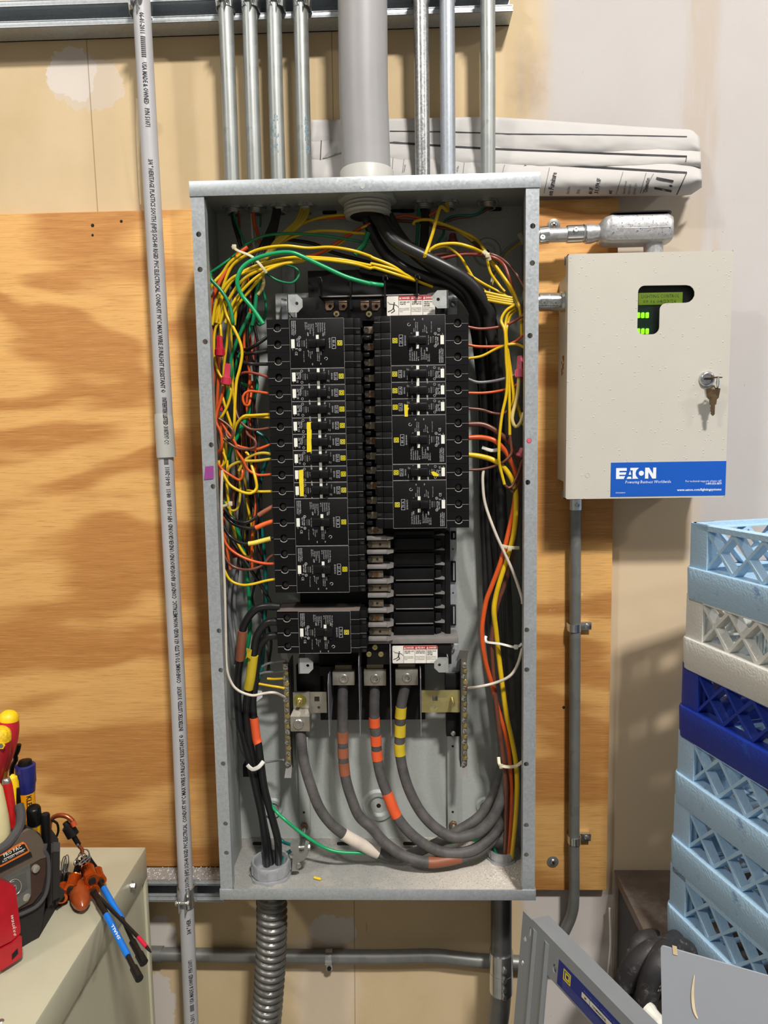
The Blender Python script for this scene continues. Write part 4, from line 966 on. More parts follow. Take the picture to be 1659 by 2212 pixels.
tube_text(ca1, pth, cr, 'AWG (18mm²)  4/0  SOOW', .0125, .070, .55, fit=.150)
YC2 = -.335
ca2, pth2 = cable([P(1360, 2300, YC2), P(1390, 2200, YC2), P(1402, 2130, YC2), P(1425, 2075, YC2), P(1448, 2040, -.275), P(1472, 2030, -.20), P(1500, 2030, -.15)], cr * .92, 'thick scuffed black rubber cable crossing in front of its neighbour, under the racks')
tube_text(ca2, pth2, cr, 'E SOOW REELINE', .011, .130, .25, fit=.085)
cable([P(1350, 2260, -.24), P(1356, 2130, -.22), P(1366, 2068, -.2), P(1390, 2030, -.19), P(1440, 2035, -.16), P(1480, 2100, -.16)], cr * .8, 'thinner black cable at the back of the coil against the dark cabinet')
cable([P(1380, 2260, -.26), P(1392, 2180, -.25), P(1412, 2140, -.25), P(1445, 2110, -.25), P(1490, 2100, -.25)], cr * .8, 'black cable curving low behind the plain grey plate')
b = MB(); pts = spline([P(1395, 2188, -.36), P(1412, 2205, -.37), P(1425, 2232, -.38), P(1430, 2270, -.38)], 20); b.tube(pts, [.013 + .0022 * (i % 4 < 2) for i in range(len(pts))], 14)
tag(b.build('corrugated_hose', M_white, smooth=20), 'end of a white corrugated hose beside the plain grey plate', 'hose')

# ================================================================ PANEL TRIM FRAME LEANING AT THE RIGHT
M_ansi = mat('light_grey_enamel', (132, 137, 141), .38, var=.03, scale=20)
FO = P(1148, 1986, -.22); phi = math.radians(64.6)
FU = Vector((math.cos(phi), -math.sin(phi), 0)); NH = Vector((-math.sin(phi), -math.cos(phi), 0)); FV = (EZ - NH * .09).normalized(); FN = FU.cross(FV).normalized()
if FN.dot(CAM - FO) < 0: FN = -FN
def FP(px, py):
    q = PP(px, py, FO, FN) - FO; return (q.dot(FU), q.dot(FV))
tf = thing('panel_trim', 'grey steel panel trim frame with a blue label leaning in the lower right', 'panel cover', FO + FV * -.8)
HT, LT = 1.08, .48
limb = FP(1182, 2106); lw_ = limb[0]; th_ = -limb[1]
z0_ = -FO.z / FV.z                                   # foot on the floor
outer = [(-.022, z0_ + .004), (LT, z0_ + .004), (LT, 0), (-.022, 0)]
inner = [(lw_, z0_ + .10), (LT - lw_, z0_ + .10), (LT - lw_, -th_), (lw_, -th_)]
hl = []
for px, py, rx, ry in ((1198, 2092, .0042, .0065), (1145, 2014, .0022, .009), (1134, 2028, .004, .004), (1129, 2080, .004, .004)):
    u_, v_ = FP(px, py); hl.append([(u_ + rx * math.cos(a), v_ + ry * math.sin(a)) for a in [k * math.pi / 6 for k in range(12)]])
b = MB(); plate(b, outer, [inner] + hl, FO, FU, FV, -FN * .0016); face = b.build('trim_face', M_ansi, tf, smooth=0)
b = MB(); b.prism([(0.002, 0), (LT, 0), (LT, .0015), (0.002, .0015)], FO, FU, FV, -FN * .030)
b.build('top_flange', M_ansi, tf)
b = MB()                                              # pressed stiffening ridges down the left limb
for u_ in (.004, lw_ * .72):
    b.prism([(0, 0), (.006, .0022), (.012, 0)], FO + FU * u_ + FV * (z0_ + .01), FU, FN, FV * (-z0_ - .02)); b.build('stiffening_ridge', M_ansi, face); b = MB()
# blue label on the top limb
lu, lv = FP(1208, 2072); lu2, lv2 = FP(1204, 2124)
M_blue2 = mat('navy_label', (22, 38, 120), .35, var=.04)
b = MB(); h_ = abs(lv2 - lv); LW = .22
b.prism([(lu, lv2), (lu + LW, lv2), (lu + LW, lv), (lu, lv)], FO, FU, FV, FN * .0004); lbp = b.build('blue_label', M_blue2, tf)
LO = FO + FU * lu + FV * lv2 + FN * .0006
b = MB(); M_yel = mat('yellow_print', (220, 200, 50), .5)
def ring4(mb, o, u, v, x, y, s, w, d):
    plate(mb, [(x, y), (x + s, y), (x + s, y + s), (x, y + s)], [[(x + w, y + w), (x + s - w, y + w), (x + s - w, y + s - w), (x + w, y + s - w)]], o, u, v, d)
s_ = h_ * .44; yy = h_ * .42
ring4(b, LO, FU, FV, .012, yy, s_, s_ * .10, FN * .0002); ring4(b, LO, FU, FV, .012 + s_ * .24, yy + s_ * .2, s_ * .6, s_ * .13, FN * .0002); b.build('square_emblem', M_yel, lbp)
b = MB(); M_lab = mat('pale_label_window', (206, 204, 184), .5)
for x0_, x1_ in ((.052, .068), (.069, .118), (.119, .135), (.136, .16), (.161, .21)): b.prism([(x0_, h_ * .50), (x1_, h_ * .50), (x1_, h_ * .70), (x0_, h_ * .70)], LO, FU, FV, FN * .0002); b.build('label_window', M_lab, lbp); b = MB()
LO2 = LO + FN * .0003
for s_t, x_, y_, sz, bd in (('M', .058, .55, .006, 1), ('12NM440254L', .073, .55, .0062, 1), ('225', .122, .55, .006, 1)):
    text_on(b, s_t, sz * h_ / .034 if False else h_ * .13, planefn(LO2 + FU * x_ + FV * h_ * y_, FU, FV), bold=bd)
b.build('label_print', M_ink, lbp)
b = MB()
for k in range(7): text_on(b, 'Suitable for use with enclosure and panelboard interior of this series, see wiring diagram' [k * 3:k * 3 + 74], h_ * .045, planefn(LO2 + FU * .012 + FV * h_ * (.36 - .05 * k), FU, FV), fit=.16)
text_on(b, 'Panelboard  Tablero  Panneau de distribution', h_ * .06, planefn(LO2 + FU * .056 + FV * h_ * .80, FU, FV), fit=.12); b.build('label_small_print', mat('pale_blue_print', (130, 140, 190), .5), lbp)

# ================================================================ PLAIN GREY COVER PLATE
GO = P(1427, 2042, -.62); ph = math.radians(25); GU = Vector((math.cos(ph), -math.sin(ph), 0)); GH = Vector((-math.sin(ph), -math.cos(ph), 0)); GV = (EZ - GH * .10 - GU * .05).normalized(); GN = GU.cross(GV).normalized()
if GN.dot(CAM - GO) < 0: GN = -GN
gz = -GO.z / GV.z
M_plate = mat('smooth_grey_enamel', (156, 161, 170), .42, var=.02, scale=8)
b = MB(); b.prism(rrect(0, gz + .002, .40, 0, .003), GO, GU, GV, -GN * .0016); gp = b.build('cover_plate', M_plate)
tag(gp, 'plain light grey steel cover plate with a pale curved scratch, lower right corner', 'cover plate')
def GPt(px, py): return PP(px, py, GO + GN * .0004, GN)
b = MB(); ps = [(1500, 2107), (1497, 2130), (1496, 2150), (1498, 2175), (1502, 2190), (1507, 2200)]; pts = spline([GPt(*p) for p in ps], 5); b.tube(pts, [.0006 + .0009 * math.sin(math.pi * i / (len(pts) - 1)) for i in range(len(pts))], 6, flat=.3)
b.build('curved_scratch', mat('bare_scratch', (214, 196, 160), .6), gp)
b = MB(); b.prism([(-.002, -.004), (.002, -.004), (.0012, .004), (-.0026, .004)], GPt(1459, 2053), GU, GV, GN * .0003); b.build('paint_chip', mat('bare_scratch', (0, 0, 0)), gp)
# ================================================================ BEIGE TRANSFORMER CABINET ON THE LEFT
ZC = .8075; cxr = PZ(318, 1826, ZC).x; YBK = -.0605
M_cab = mat('sage_beige_paint', (182, 179, 156), .42, var=.035, scale=10, dust=.05)
M_cabside = mat('sage_beige_paint', (0, 0, 0))
tc = thing('transformer_cabinet', 'beige green steel cabinet at lower left carrying the tool bag', 'cabinet', (cxr, YBK, 0))
b = MB(); b.box((cxr - .75, YBK, ZC - .058), (cxr, -.78, ZC), .004); b.build('lid', M_cab, tc)
b = MB(); b.box((cxr - .745, YBK - .002, .004), (cxr - .006, -.772, ZC - .0585)); b.build('body', M_cab, tc)
b = MB(); b.box((cxr - .0059, YBK - .0005, .004), (cxr - .001, YBK - .012, ZC - .0585), .0008); b.build('corner_strip', M_cab, tc)
q = PX(284, 1914, cxr); b = MB(); b.lathe([(0, .0085), (.0015, .0082), (.0018, .006)], q, EX, 20); hexscrew(b, q + EX * .0016, .0058, .0055, EX); b.build('lid_bolt', M_screw, tc)
b = MB(); b.lathe([(0, .004), (.0012, .003)], PZ(2, 2206, ZC), EZ, 14); b.build('lid_screw', M_screw, tc)

# ================================================================ TOOL BAG
ZCT = ZC + .0004
BB = Vector((-.487, -.289, ZC)); NF = Vector((.835, -.55, 0)).normalized()
def bp(px, py, off=0): return PP(px, py, BB, NF) + NF * off
def slab(mb, pts, off, d, fn=bp):
    v = [fn(x, y, off) for x, y in pts]; n = len(v); w = [p - NF * d for p in v]
    mb.add(v + w, [tuple(range(n)), tuple(range(2 * n - 1, n - 1, -1))] + [(i, n + i, n + (i + 1) % n, (i + 1) % n) for i in range(n)])
def cloth(name, rgb, sc=900, bump=.5):
    t = NT(name); v = t.coord(); c = s2l(rgb); w = t.n('ShaderNodeTexWave', wave_type='BANDS', bands_direction='Z'); t.set(w.inputs[0], v); w.inputs[1].default_value = sc / 3; w.inputs[2].default_value = 1.5
    k = t.math('ADD', t.math('MULTIPLY', w.outputs[1], .4), t.math('MULTIPLY', t.noise(v, 40, 5, .7), .6))
    t.col(t.ramp(k, [(.25, tuple(x * .75 for x in c)), (.75, tuple(x * 1.25 for x in c))])); t.rough(.9); t.bump(k, bump, .0008); return t.m
M_bag = cloth('black_bag_nylon', (34, 31, 29)); M_bagbrown = cloth('brown_bag_canvas', (96, 84, 70), 1600); M_web = cloth('grey_webbing', (70, 68, 68), 1200)
M_leather = mat('dark_brown_leather', (62, 42, 32), .55, var=.15, scale=60, bump=.15)
bag = thing('tool_bag', 'black and brown open tool bag with metal badge on the beige cabinet', 'tool bag', BB)
b = MB(); slab(b, [(-150, 2150), (-60, 2104), (0, 2072), (60, 2040), (84, 2024), (92, 1992), (99, 1940), (102, 1895), (101, 1850), (96, 1825), (86, 1800), (70, 1790), (45, 1800), (0, 1842), (-60, 1870), (-150, 1900)], 0, .07)
body = b.build('front_pocket', M_bag, bag)
b = MB(); slab(b, [(-150, 1960), (-150, 1900), (-60, 1868), (0, 1840), (45, 1797), (60, 1790), (72, 1792), (86, 1808), (94, 1828), (98, 1850), (85, 1853), (66, 1864), (40, 1875), (0, 1893), (-60, 1920)], .004, .006); b.build('canvas_panel', M_bagbrown, bag)
b = MB(); slab(b, [(62, 1866), (84, 1854), (97, 1851), (96, 1890), (88, 1925), (68, 1950), (20, 1972), (-60, 1990), (-60, 1940)], .003, .005); b.build('leather_patch', M_leather, bag)
b = MB(); slab(b, [(-90, 1935), (0, 1894), (60, 1864), (62, 1930), (56, 1944), (18, 1968), (-90, 2000)], .0065, .004); mp = b.build('metal_badge', galv('brushed_badge', (128, 128, 122), .6, .4, 60, .06), bag)
b = MB(); slab(b, [(-80, 1938), (0, 1903), (50, 1879), (53, 1915), (14, 1945), (-80, 1975)], .0075, .0015); b.build('badge_panel', galv('brushed_badge_panel', (116, 116, 110), .6, .42, 60, .06), mp)
b = MB(); c_ = (24.5, 1912); M_eng = mat('engraved_line', (176, 172, 158), .4, .5)
def pxring(mb, pts, w=.0006, off=.0082): mb.tube([bp(x, y, off) for x, y in pts], w, 5)
pxring(b, [(c_[0] + 15 * math.cos(a), c_[1] + 17 * math.sin(a) - 8 * math.cos(a) * .3) for a in [i * math.pi / 10 for i in range(21)]]); b.build('engraved_circle', M_eng, mp); b = MB()
pxring(b, [(14, 1908), (17, 1902), (24, 1899)]); b.build('engraved_stroke', M_eng, mp); b = MB()
pxring(b, [(16, 1915), (20, 1911), (27, 1908), (29, 1914), (27, 1919), (21, 1921), (18, 1917)]); b.build('engraved_stroke', M_eng, mp)
for x, y in ((73, 1874), (52, 1935)):
    b = MB(); b.lathe([(-.004, .0058), (.0012, .0052), (.002, .003)], bp(x, y, .006), NF, 14); b.build('rivet', M_eng, bag)
b = MB(); slab(b, [(-90, 1880), (0, 1841), (46, 1816), (50, 1818), (59, 1835), (56, 1839), (0, 1868), (-90, 1905)], .0062, .0026); lp = b.build('name_patch', mat('orange_piping', (214, 112, 40), .5), bag)
b = MB(); slab(b, [(-90, 1884), (0, 1844), (45, 1820), (48, 1821), (55, 1834), (0, 1863), (-90, 1901)], .0068, .0026); b.build('patch_field', mat('near_black_rubber', (26, 25, 26), .55), lp)
def bagtext(s, x0, y0, x1, y1, hpx, bold=1):
    mb = MB(); d = Vector((x1 - x0, y1 - y0)); L = d.length; d /= L; nrm = Vector((d.y, -d.x))
    text_on(mb, s, hpx, lambda u, v: bp(x0 + d.x * u + nrm.x * v, y0 + d.y * u + nrm.y * v, .0073), bold=bold, fit=L); mb.build('patch_lettering', M_white, lp, fix=False)
bagtext('PRO PAC', 3, 1848, 42, 1828, 10.5); bagtext('®', 43, 1821, 46.5, 1819, 4.5, 0); bagtext('AGS THAT WORK', 0, 1860, 47, 1835, 6.2, 0)
b = MB(); b.tube([bp(2, 1852.5, .0073), bp(48, 1830, .0073)], .0004, 5); b.build('patch_rule', M_white, lp)
b = MB(); slab(b, [(-90, 1908), (0, 1869), (62, 1838), (65, 1847), (0, 1879), (-90, 1918)], .0060, .0026); b.build('rubber_strip', mat('near_black_rubber', (0, 0, 0)), bag)
b = MB(); b.tube(spline([bp(-150, 1893, .002), bp(-60, 1862, .002), bp(0, 1833, .002), bp(26, 1812, .0), bp(45, 1788, -.004), bp(55, 1766, -.012), bp(58, 1748, -.022)], 8), .0065, 10); b.build('padded_rim', M_web, bag)
b = MB(); b.tube(spline([bp(52, 1800, -.03), bp(66, 1730, -.065), bp(80, 1718, -.075), bp(92, 1726, -.072), bp(98, 1748, -.062), bp(108, 1772, -.055), bp(122, 1790, -.05)], 8), .0065, 10); b.build('rear_rim', M_web, bag)
b = MB(); pts = [(96 - 2 * math.sin(i * .5), 1822 + i * 5.2) for i in range(4)] + [(101, 1850), (103, 1880), (101, 1910), (94, 1935), (78, 1955), (55, 1968), (30, 1978)]
b.tube(spline([bp(x, y, .003) for x, y in pts], 8), .0028, 8); b.build('stitched_piping', M_web, bag)
# side wall with slim pouches, set back behind the front pocket
SB = Vector((-.468, -.232, ZC)); NS = Vector((.55, -.83, 0)).normalized()
def sbp(px, py, off=0): return PP(px, py, SB, NS) + NS * off
b = MB()
def sslab(mb, pts, off, d): slab(mb, pts, off, d, fn=sbp)
foot = PZ(140, 1946, ZCT)
sslab(b, [(70, 1800), (112, 1792), (126, 1812), (129, 1850), (127, 1905), (124, 1940), (96, 1985), (60, 1990)], 0, .05); b.build('side_wall', M_bag, bag)
for (x0, x1, y0, y1, k) in ((101, 112, 1818, 1955, .008), (113, 128, 1816, 1940, .008)):
    b = MB(); sslab(b, [(x0, y1), (x0, y0), (x1, y0), (x1 - 1, y1 - 8)], k, .008); pch = b.build('slim_pouch', M_bag, bag)
    b = MB(); sslab(b, [(x0, y0 + 18), (x0, y0 - 2), (x1, y0 - 2), (x1, y0 + 18)], k + .001, .002); b.build('pouch_binding', M_web, pch)
q0 = PZ(94, 1990, ZC); q1 = PZ(150, 1950, ZC)
b = MB(); b.prism([(q.x, q.y) for q in (PZ(-150, 2150, ZC), PZ(84, 2026, ZC), PZ(120, 1965, ZC), PZ(180, 1915, ZC), PZ(60, 1890, ZC), PZ(-150, 1990, ZC))][::-1], (0, 0, ZCT), EX, EY, (0, 0, .02)); b.build('base_tray', M_bag, bag)
b = MB(); sslab(b, [(118, 1938), (126, 1930), (140, 1922), (138, 1936), (122, 1955)], .001, .03); b.build('base_corner', M_bag, bag)

# ================================================================ TOOLS IN THE BAG
def tool(name, label, A, B, parts, cat):
    """parts: (name, material, profile of (fraction along axis, radius in px), optional flat)"""
    A, B = Vector(A), Vector(B); ax = B - A; L = ax.length; r0 = thing(name, label, cat, A)
    out = []
    for nm, m, pr in parts:
        mb = MB(); k = ax.normalized(); mb.lathe([(f * L, r) for f, r in pr], A, k, 20); out.append(mb.build(nm, m, r0, smooth=50))
    return r0, out
M_red = mat('red_handle', (186, 34, 48), .38, var=.06); M_yel2 = mat('yellow_handle', (238, 196, 20), .45, var=.08, scale=200)
YT = -.235; s = pxm(20, 1600, YT)
A, B = P(20.5, 1535, YT), P(-4, 1760, YT - .01)
tool('screwdriver', 'tall red screwdriver handle with a smooth yellow cap in the tool bag', A, B, [
    ('yellow_cap', M_yel2, [(0, 2 * s), (.005, 10 * s), (.03, 17 * s), (.06, 20 * s), (.09, 20.4 * s)]),
    ('red_grip', M_red, [(.09, 20.5 * s), (.14, 22.5 * s), (.2, 23.5 * s), (.28, 23 * s), (.38, 20 * s), (.48, 15.5 * s), (.56, 12 * s), (.57, 11 * s)]),
    ('yellow_neck', M_yel2, [(.57, 11 * s), (.6, 10 * s), (.72, 10 * s), (.75, 6 * s)]), ('shaft', M_screw, [(.75, 4 * s), (1, 4 * s)])], 'screwdriver')
YT = -.265; s = pxm(0, 1640, YT); A, B = P(-1, 1571, YT), P(-18, 1800, YT)
r0, _ = tool('screwdriver', 'red screwdriver handle with a chewed yellow cap at the left edge of the bag', A, B, [
    ('yellow_cap', mat('chewed_yellow_cap', (226, 186, 24), .6, var=.3, scale=260, bump=.6), [(0, 2 * s), (.006, 14 * s), (.03, 21 * s), (.06, 24 * s), (.115, 25 * s)]),
    ('red_grip', mat('deep_red_handle', (158, 24, 36), .38, var=.06), [(.115, 25.5 * s), (.18, 26.5 * s), (.26, 25.5 * s), (.36, 21 * s), (.46, 15 * s), (.55, 11 * s)]), ('shaft', M_screw, [(.55, 4 * s), (1, 4 * s)])], 'screwdriver')
q = P(2, 1611, YT - 26 * s); b = MB(); hx = [(8 * s * math.cos(math.radians(a)), 8 * s * math.sin(math.radians(a))) for a in range(0, 360, 60)]
b.prism(hx, q, EX, EZ, (0, .002, 0)); hxo = b.build('hex_badge', M_yel2, r0); b = MB(); b.prism([(x * .68, z * .68) for x, z in hx], q - EY * .0003, EX, EZ, (0, .001, 0)); b.build('hex_badge_centre', M_emtdull, hxo)
YT = -.215; b = MB(); b.tube(spline([P(41, 1608, YT), P(38, 1622, YT), P(33, 1632, YT), P(34, 1642, YT), P(27, 1655, YT), P(25, 1675, YT), P(27, 1720, YT)], 6), [.0018] * 8 + [.004] * 60 if False else .0036, 10)
tag(b.build('black_tool', M_blackshiny), 'narrow black tool handle between the red screwdrivers and the blue tester', 'tool')
YT = -.245; s = pxm(55, 1690, YT)
r0, ps = tool('voltage_tester', 'amber and blue voltage tester with black end standing in the bag', P(54, 1641, YT), P(64, 1830, YT), [
    ('black_end', M_blackshiny, [(0, 8 * s), (.01, 13 * s), (.05, 15 * s), (.16, 16 * s)]),
    ('blue_collar', mat('navy_plastic', (30, 36, 104), .35), [(.05, 18 * s), (.06, 20.5 * s), (.15, 20 * s), (.25, 20 * s), (.29, 18 * s), (.30, 18 * s), (.36, 17 * s)]),
    ('amber_body', mat('amber_plastic', (232, 158, 20), .35, var=.05), [(.36, 16.5 * s), (1, 15 * s)])], 'tester')
A_, B_ = P(54, 1641, YT), P(64, 1830, YT)
b = MB(); q = P(70, 1712, YT)
def kfn(u, v):
    f = .375 + u / (B_ - A_).length; p = A_.lerp(B_, f); a = .45 + v / (16 * s); return p + Vector((math.sin(a), -math.cos(a), 0)) * 16.9 * s
text_on(b, 'KLEIN', 14 * s, kfn, bold=1, cuts=6); b.build('tester_print', M_ink, ps[2], fix=False)
YT = -.285; s = pxm(20, 1700, YT)
r0, ps = tool('pliers', 'red and yellow plier handles with a bright steel tip, beside the tester', P(13, 1680, YT), P(38, 1850, YT), [
    ('handle_tip', M_screw, [(0, 4 * s), (.012, 7.5 * s), (.05, 9 * s), (.10, 9 * s)]), ('red_handle', mat('red_dipped_grip', (186, 30, 30), .3), [(.06, 9.6 * s), (.12, 10.5 * s), (.4, 10.5 * s), (1, 9 * s)])], 'pliers')
mb = MB(); mb.lathe([(0, 3 * s), (.004, 9 * s), (.012, 11 * s), (.05, 11 * s), (.16, 9 * s)], P(27, 1673, YT + .022), P(44, 1850, YT + .022) - P(27, 1673, YT + .022), 18); yl = mb.build('yellow_handle', M_yel2, r0)
mb = MB(); mb.lathe([(.01, 3 * s), (.03, 5 * s), (.07, 5 * s), (.09, 2 * s)], P(38, 1688, YT + .018), P(46, 1850, YT + .018) - P(38, 1688, YT + .018), 12); mb.build('black_inlay', M_blackshiny, yl)
YT = -.315; s = pxm(0, 1760, YT)
tool('cream_handle', 'big cream coloured tool handle leaning at the left edge of the bag', P(-24, 1684, YT), P(2, 1850, YT + .01), [('cream_grip', mat('cream_plastic', (222, 210, 160), .5, var=.04), [(0, 4 * s), (.03, 16 * s), (.15, 24 * s), (.5, 27 * s), (.8, 26 * s), (1, 22 * s)])], 'tool')
YT = -.272; s = pxm(72, 1770, YT)
r0, ps = tool('paint_marker', 'yellow marker with a square black cap in the bag front pocket', P(72, 1743, YT), P(81, 1840, YT + .02), [('black_cap', M_blackshiny, [(0, 9 * s), (.02, 13 * s), (.05, 14.5 * s), (.34, 15 * s)]), ('yellow_barrel', mat('amber_yellow_print', (236, 172, 22), .45), [(.34, 14 * s), (1, 12.5 * s)])], 'marker')
b = MB(); A2, B2 = P(72, 1743, YT), P(81, 1840, YT)
def mfn(f0, a0):
    def f(u, v):
        p = A2.lerp(B2, f0 + u / (B2 - A2).length); a = a0 + v / (14 * s); return p + Vector((math.sin(a), -math.cos(a), 0)) * 14.4 * s
    return f
for a0, tx, bd in ((.55, 'BOLD', 1), (.25, 'WET INK', 0), (-.05, 'MARKER', 0)): text_on(b, tx, 5.5 * s, mfn(.37, a0), bold=bd, fit=(B2 - A2).length * .2)
b.build('marker_print', M_ink, ps[1], fix=False)
YT = -.262; s = pxm(97, 1790, YT)
tool('penlight', 'black penlight tube clipped in the side of the bag', P(97, 1758, YT), P(101, 1850, YT), [('tube', M_blackshiny, [(0, 8.5 * s), (.03, 10 * s), (.85, 9.5 * s), (1, 8 * s)]), ('open_end', M_dark, [(-.006, 7 * s), (.001, 7.4 * s)])], 'penlight')
# red folding knife clipped in front
KN = thing('utility_knife', 'red folding utility knife with white script, front of the bag', 'knife', bp(0, 2060, .02))
b = MB(); slab(b, [(-30, 1885), (2, 1893), (9, 1902), (20, 1985), (20, 1997), (15, 2003), (0, 2015), (-30, 2030)], .030, .018); b.build('handle_body', mat('red_metal_paint', (176, 26, 38), .32), KN)
b = MB()
v2 = lambda pts, off: [bp(x, y, off) for x, y in pts]
ol = [(-30, 2034), (0, 2019), (17, 2003), (21, 2003), (22.5, 2040), (20, 2048), (0, 2062), (-30, 2080)]
slab(b, ol, .032, .022); b.build('blade_holder', mat('red_metal_paint', (0, 0, 0)), KN)
b = MB(); slab(b, [(0, 2041), (12, 2029), (13, 2040), (0, 2053)], .0326, .001); b.build('latch_hole', M_dark, KN)
b = MB(); d0 = Vector((-2, 1958)); d1 = Vector((6, 2006)); dd_ = (d1 - d0).normalized(); nn_ = Vector((dd_.y, -dd_.x))
text_on(b, 'waukee', 12, lambda u, v: bp(d0.x + dd_.x * u + nn_.x * v, d0.y + dd_.y * u + nn_.y * v, .0304), shear=.3, fit=46); b.build('script_print', M_white, KN, fix=False)
# carabiner with coils
YQ2 = -.205; M_cop = galv('copper_anodised', (178, 96, 62), .75, .3, 80, .12)
car = thing('carabiner', 'copper coloured carabiner hook on the side of the tool bag', 'carabiner', P(120, 1795, YQ2))
b = MB(); b.tube(spline([P(106, 1800, YQ2), P(108, 1778, YQ2), P(116, 1765, YQ2), P(130, 1761, YQ2), P(145, 1764, YQ2), P(156, 1773, YQ2), P(160, 1783, YQ2)], 8), .0036, 12); b.build('hook', M_cop, car)
b = MB(); b.tube([P(156.5, 1774, YQ2), P(161, 1784, YQ2)], .0041, 12); b.build('hook_gate', mat('orange_gate', (190, 78, 44), .4), car)
b = MB(); b.tube(spline([P(112, 1772, YQ2 - .01), P(123, 1778, YQ2 - .012), P(126, 1795, YQ2 - .012), P(120, 1812, YQ2 - .008)], 8), .0018, 8); b.build('wire_loop', M_blackshiny, car)
# socket adapter hanging off the hook
s = pxm(160, 1800, -.20)
sk = thing('socket_adapter', 'black magnetic socket adapter with a hinged copper end above the key rings', 'socket adapter', P(170, 1835, -.2))
A, B = P(145, 1783, -.2), P(171, 1826, -.2); L = (B - A).length; ax = B - A
b = MB(); b.lathe([(0, 9 * s), (.002, 12.5 * s), (.0022 + L * .45, 13 * s), (L * .5, 12 * s)], A, ax, 22); b.build('sleeve', M_black, sk)
b = MB(); b.lathe([(-.006, 6 * s), (.001, 7 * s)], A, ax, 16); b.build('socket_bore', M_dark, sk)
b = MB(); b.lathe([(L * .5, 5.5 * s), (L * .98, 5.2 * s)], A, ax, 14); b.build('shank', M_blackshiny, sk)
b = MB(); q = P(172, 1829, -.2); b.tube([P(168, 1821, -.2), q, P(177, 1834, -.2), P(178, 1845, -.2)], .0032, 10, flat=.6); fk = b.build('hinge_fork', M_cop, sk)
b = MB(); b.lathe([(0, 3.2 * s), (.002, 2.4 * s)], P(168, 1825, -.2 - 5.4 * s), (0, -1, 0), 12); b.build('rivet', M_screw, sk)
# key rings
for i, (px, py, ra, rb_, tl_) in enumerate(((180, 1850, 12, 13, .3), (186, 1849, 9, 12, -.4), (172, 1856, 11, 10, .8), (138, 1868, 5, 16, .1), (143, 1866, 5, 17, .15), (183, 1858, 10, 7, 1.2))):
    q = P(px, py, -.2 - .003 * i); s = pxm(px, py, -.2); b = MB()
    b.tube([q + Vector((ra * s * math.cos(a), .004 * math.sin(a + tl_), rb_ * s * math.sin(a + tl_))) for a in [k * math.pi / 12 for k in range(25)]], .0009, 7, cap=False)
    tag(b.build('split_ring', M_zinc), ('bright split ring hanging from the hinged adapter', 'narrow split ring turned sideways under the adapter', 'split ring lying low at the left of the ring cluster', 'thin ring nearest the tool bag, first of a pair', 'thin ring beside the bag, second of the pair', 'small flat ring at the bottom of the ring cluster')[i], 'ring', 'split rings on the bit cluster')
M_or = galv('orange_anodised', (196, 88, 28), .8, .25, 60, .1)
ZZ = .826
def bitholder(label, c0, c1, r, top, z0=ZZ, z1=ZZ):
    A, B = PZ(*c0, z0), PZ(*c1, z1); s = (A - CAM).dot(_F2) / F_PX; L = (B - A).length; R = r * s; T_ = PZ(*top, z0 + .02)
    r0 = thing('bit_holder', label, 'bit holder', A, 'orange bit holders')
    b = MB(); b.lathe([(0, R * .75), (.0005, R * .98), (L * .06, R * 1.03), (L * .1, R * .96), (L * .14, R * .97), (L * .5, R * .9), (L * .82, R * .97), (L * .86, R * .93), (L * .92, R * 1.03), (L, R * 1.0), (L, R * .7)], A, B - A, 24); b.build('sleeve', M_or, r0)
    b = MB(); b.tube(spline([A.lerp(B, .02), A + (A - B) * .25, A.lerp(T_, .6), T_], 5), R * .5, 10); b.build('black_shank', M_blackshiny, r0)
    b = MB(); b.lathe([(0, R * .55), (.003, R * .5)], B, B - A, 12); b.build('socket_mouth', M_dark, r0); return r0
bitholder('largest orange bit holder in the middle of the cluster', (188, 1876), (199, 1903), 14, (181, 1850), ZZ + .016, ZZ + .014)
bitholder('orange bit holder behind the middle one, with the rear blue bit', (209, 1881), (219, 1904), 11, (190, 1852), ZZ, ZZ - .002)
bitholder('orange bit holder below the middle one, with the front blue bit', (191, 1906), (202, 1927), 13, (186, 1856), ZZ + .002, ZZ)
bitholder('orange bit holder left of the middle one, tilted the other way', (162, 1895), (153, 1922), 14.5, (172, 1858), ZZ + .012, ZZ + .008)
bitholder('orange bit holder nearest the tool bag', (137, 1914), (133, 1941), 12, (142, 1868), ZZ, ZZ - .002)
A, B = PZ(166, 1905, ZZ + .002), PZ(179, 1962, ZZ - .004); L = (B - A).length; s = (A - CAM).dot(_F2) / F_PX; b = MB()
b.lathe([(0, 8 * s), (L * .08, 15 * s), (L * .3, 19.5 * s), (L * .55, 20.5 * s), (L * .8, 17 * s), (L * .93, 11 * s), (L, 5 * s)], A, B - A, 20)
tag(b.build('orange_fob', mat('amber_resin', (150, 68, 30), .22, var=.15, scale=60)), 'rounded amber fob under the bit holders on the beige cabinet', 'fob')
def rod(name, label, segs, cat='driver bit', group=None):
    """segs: list of (part, material, [(px, py, z, r px)...])"""
    r0 = thing(name, label, cat, PZ(segs[0][2][0][0], segs[0][2][0][1], segs[0][2][0][2]), group); out = []
    for nm, m, pts in segs:
        V = [PZ(x, y, z) for x, y, z, r in pts]; R = [r * (v - CAM).dot(_F2) / F_PX for v, (x, y, z, r) in zip(V, pts)]
        b = MB(); b.tube(V, R, 16); out.append(b.build(nm, m, r0, smooth=50))
    return r0, out
M_sleeve = mat('blue_bit_sleeve', (18, 116, 214), .4, var=.03); M_steelb = mat('black_oxide_steel', (40, 39, 38), .35, .5)
z = ZZ
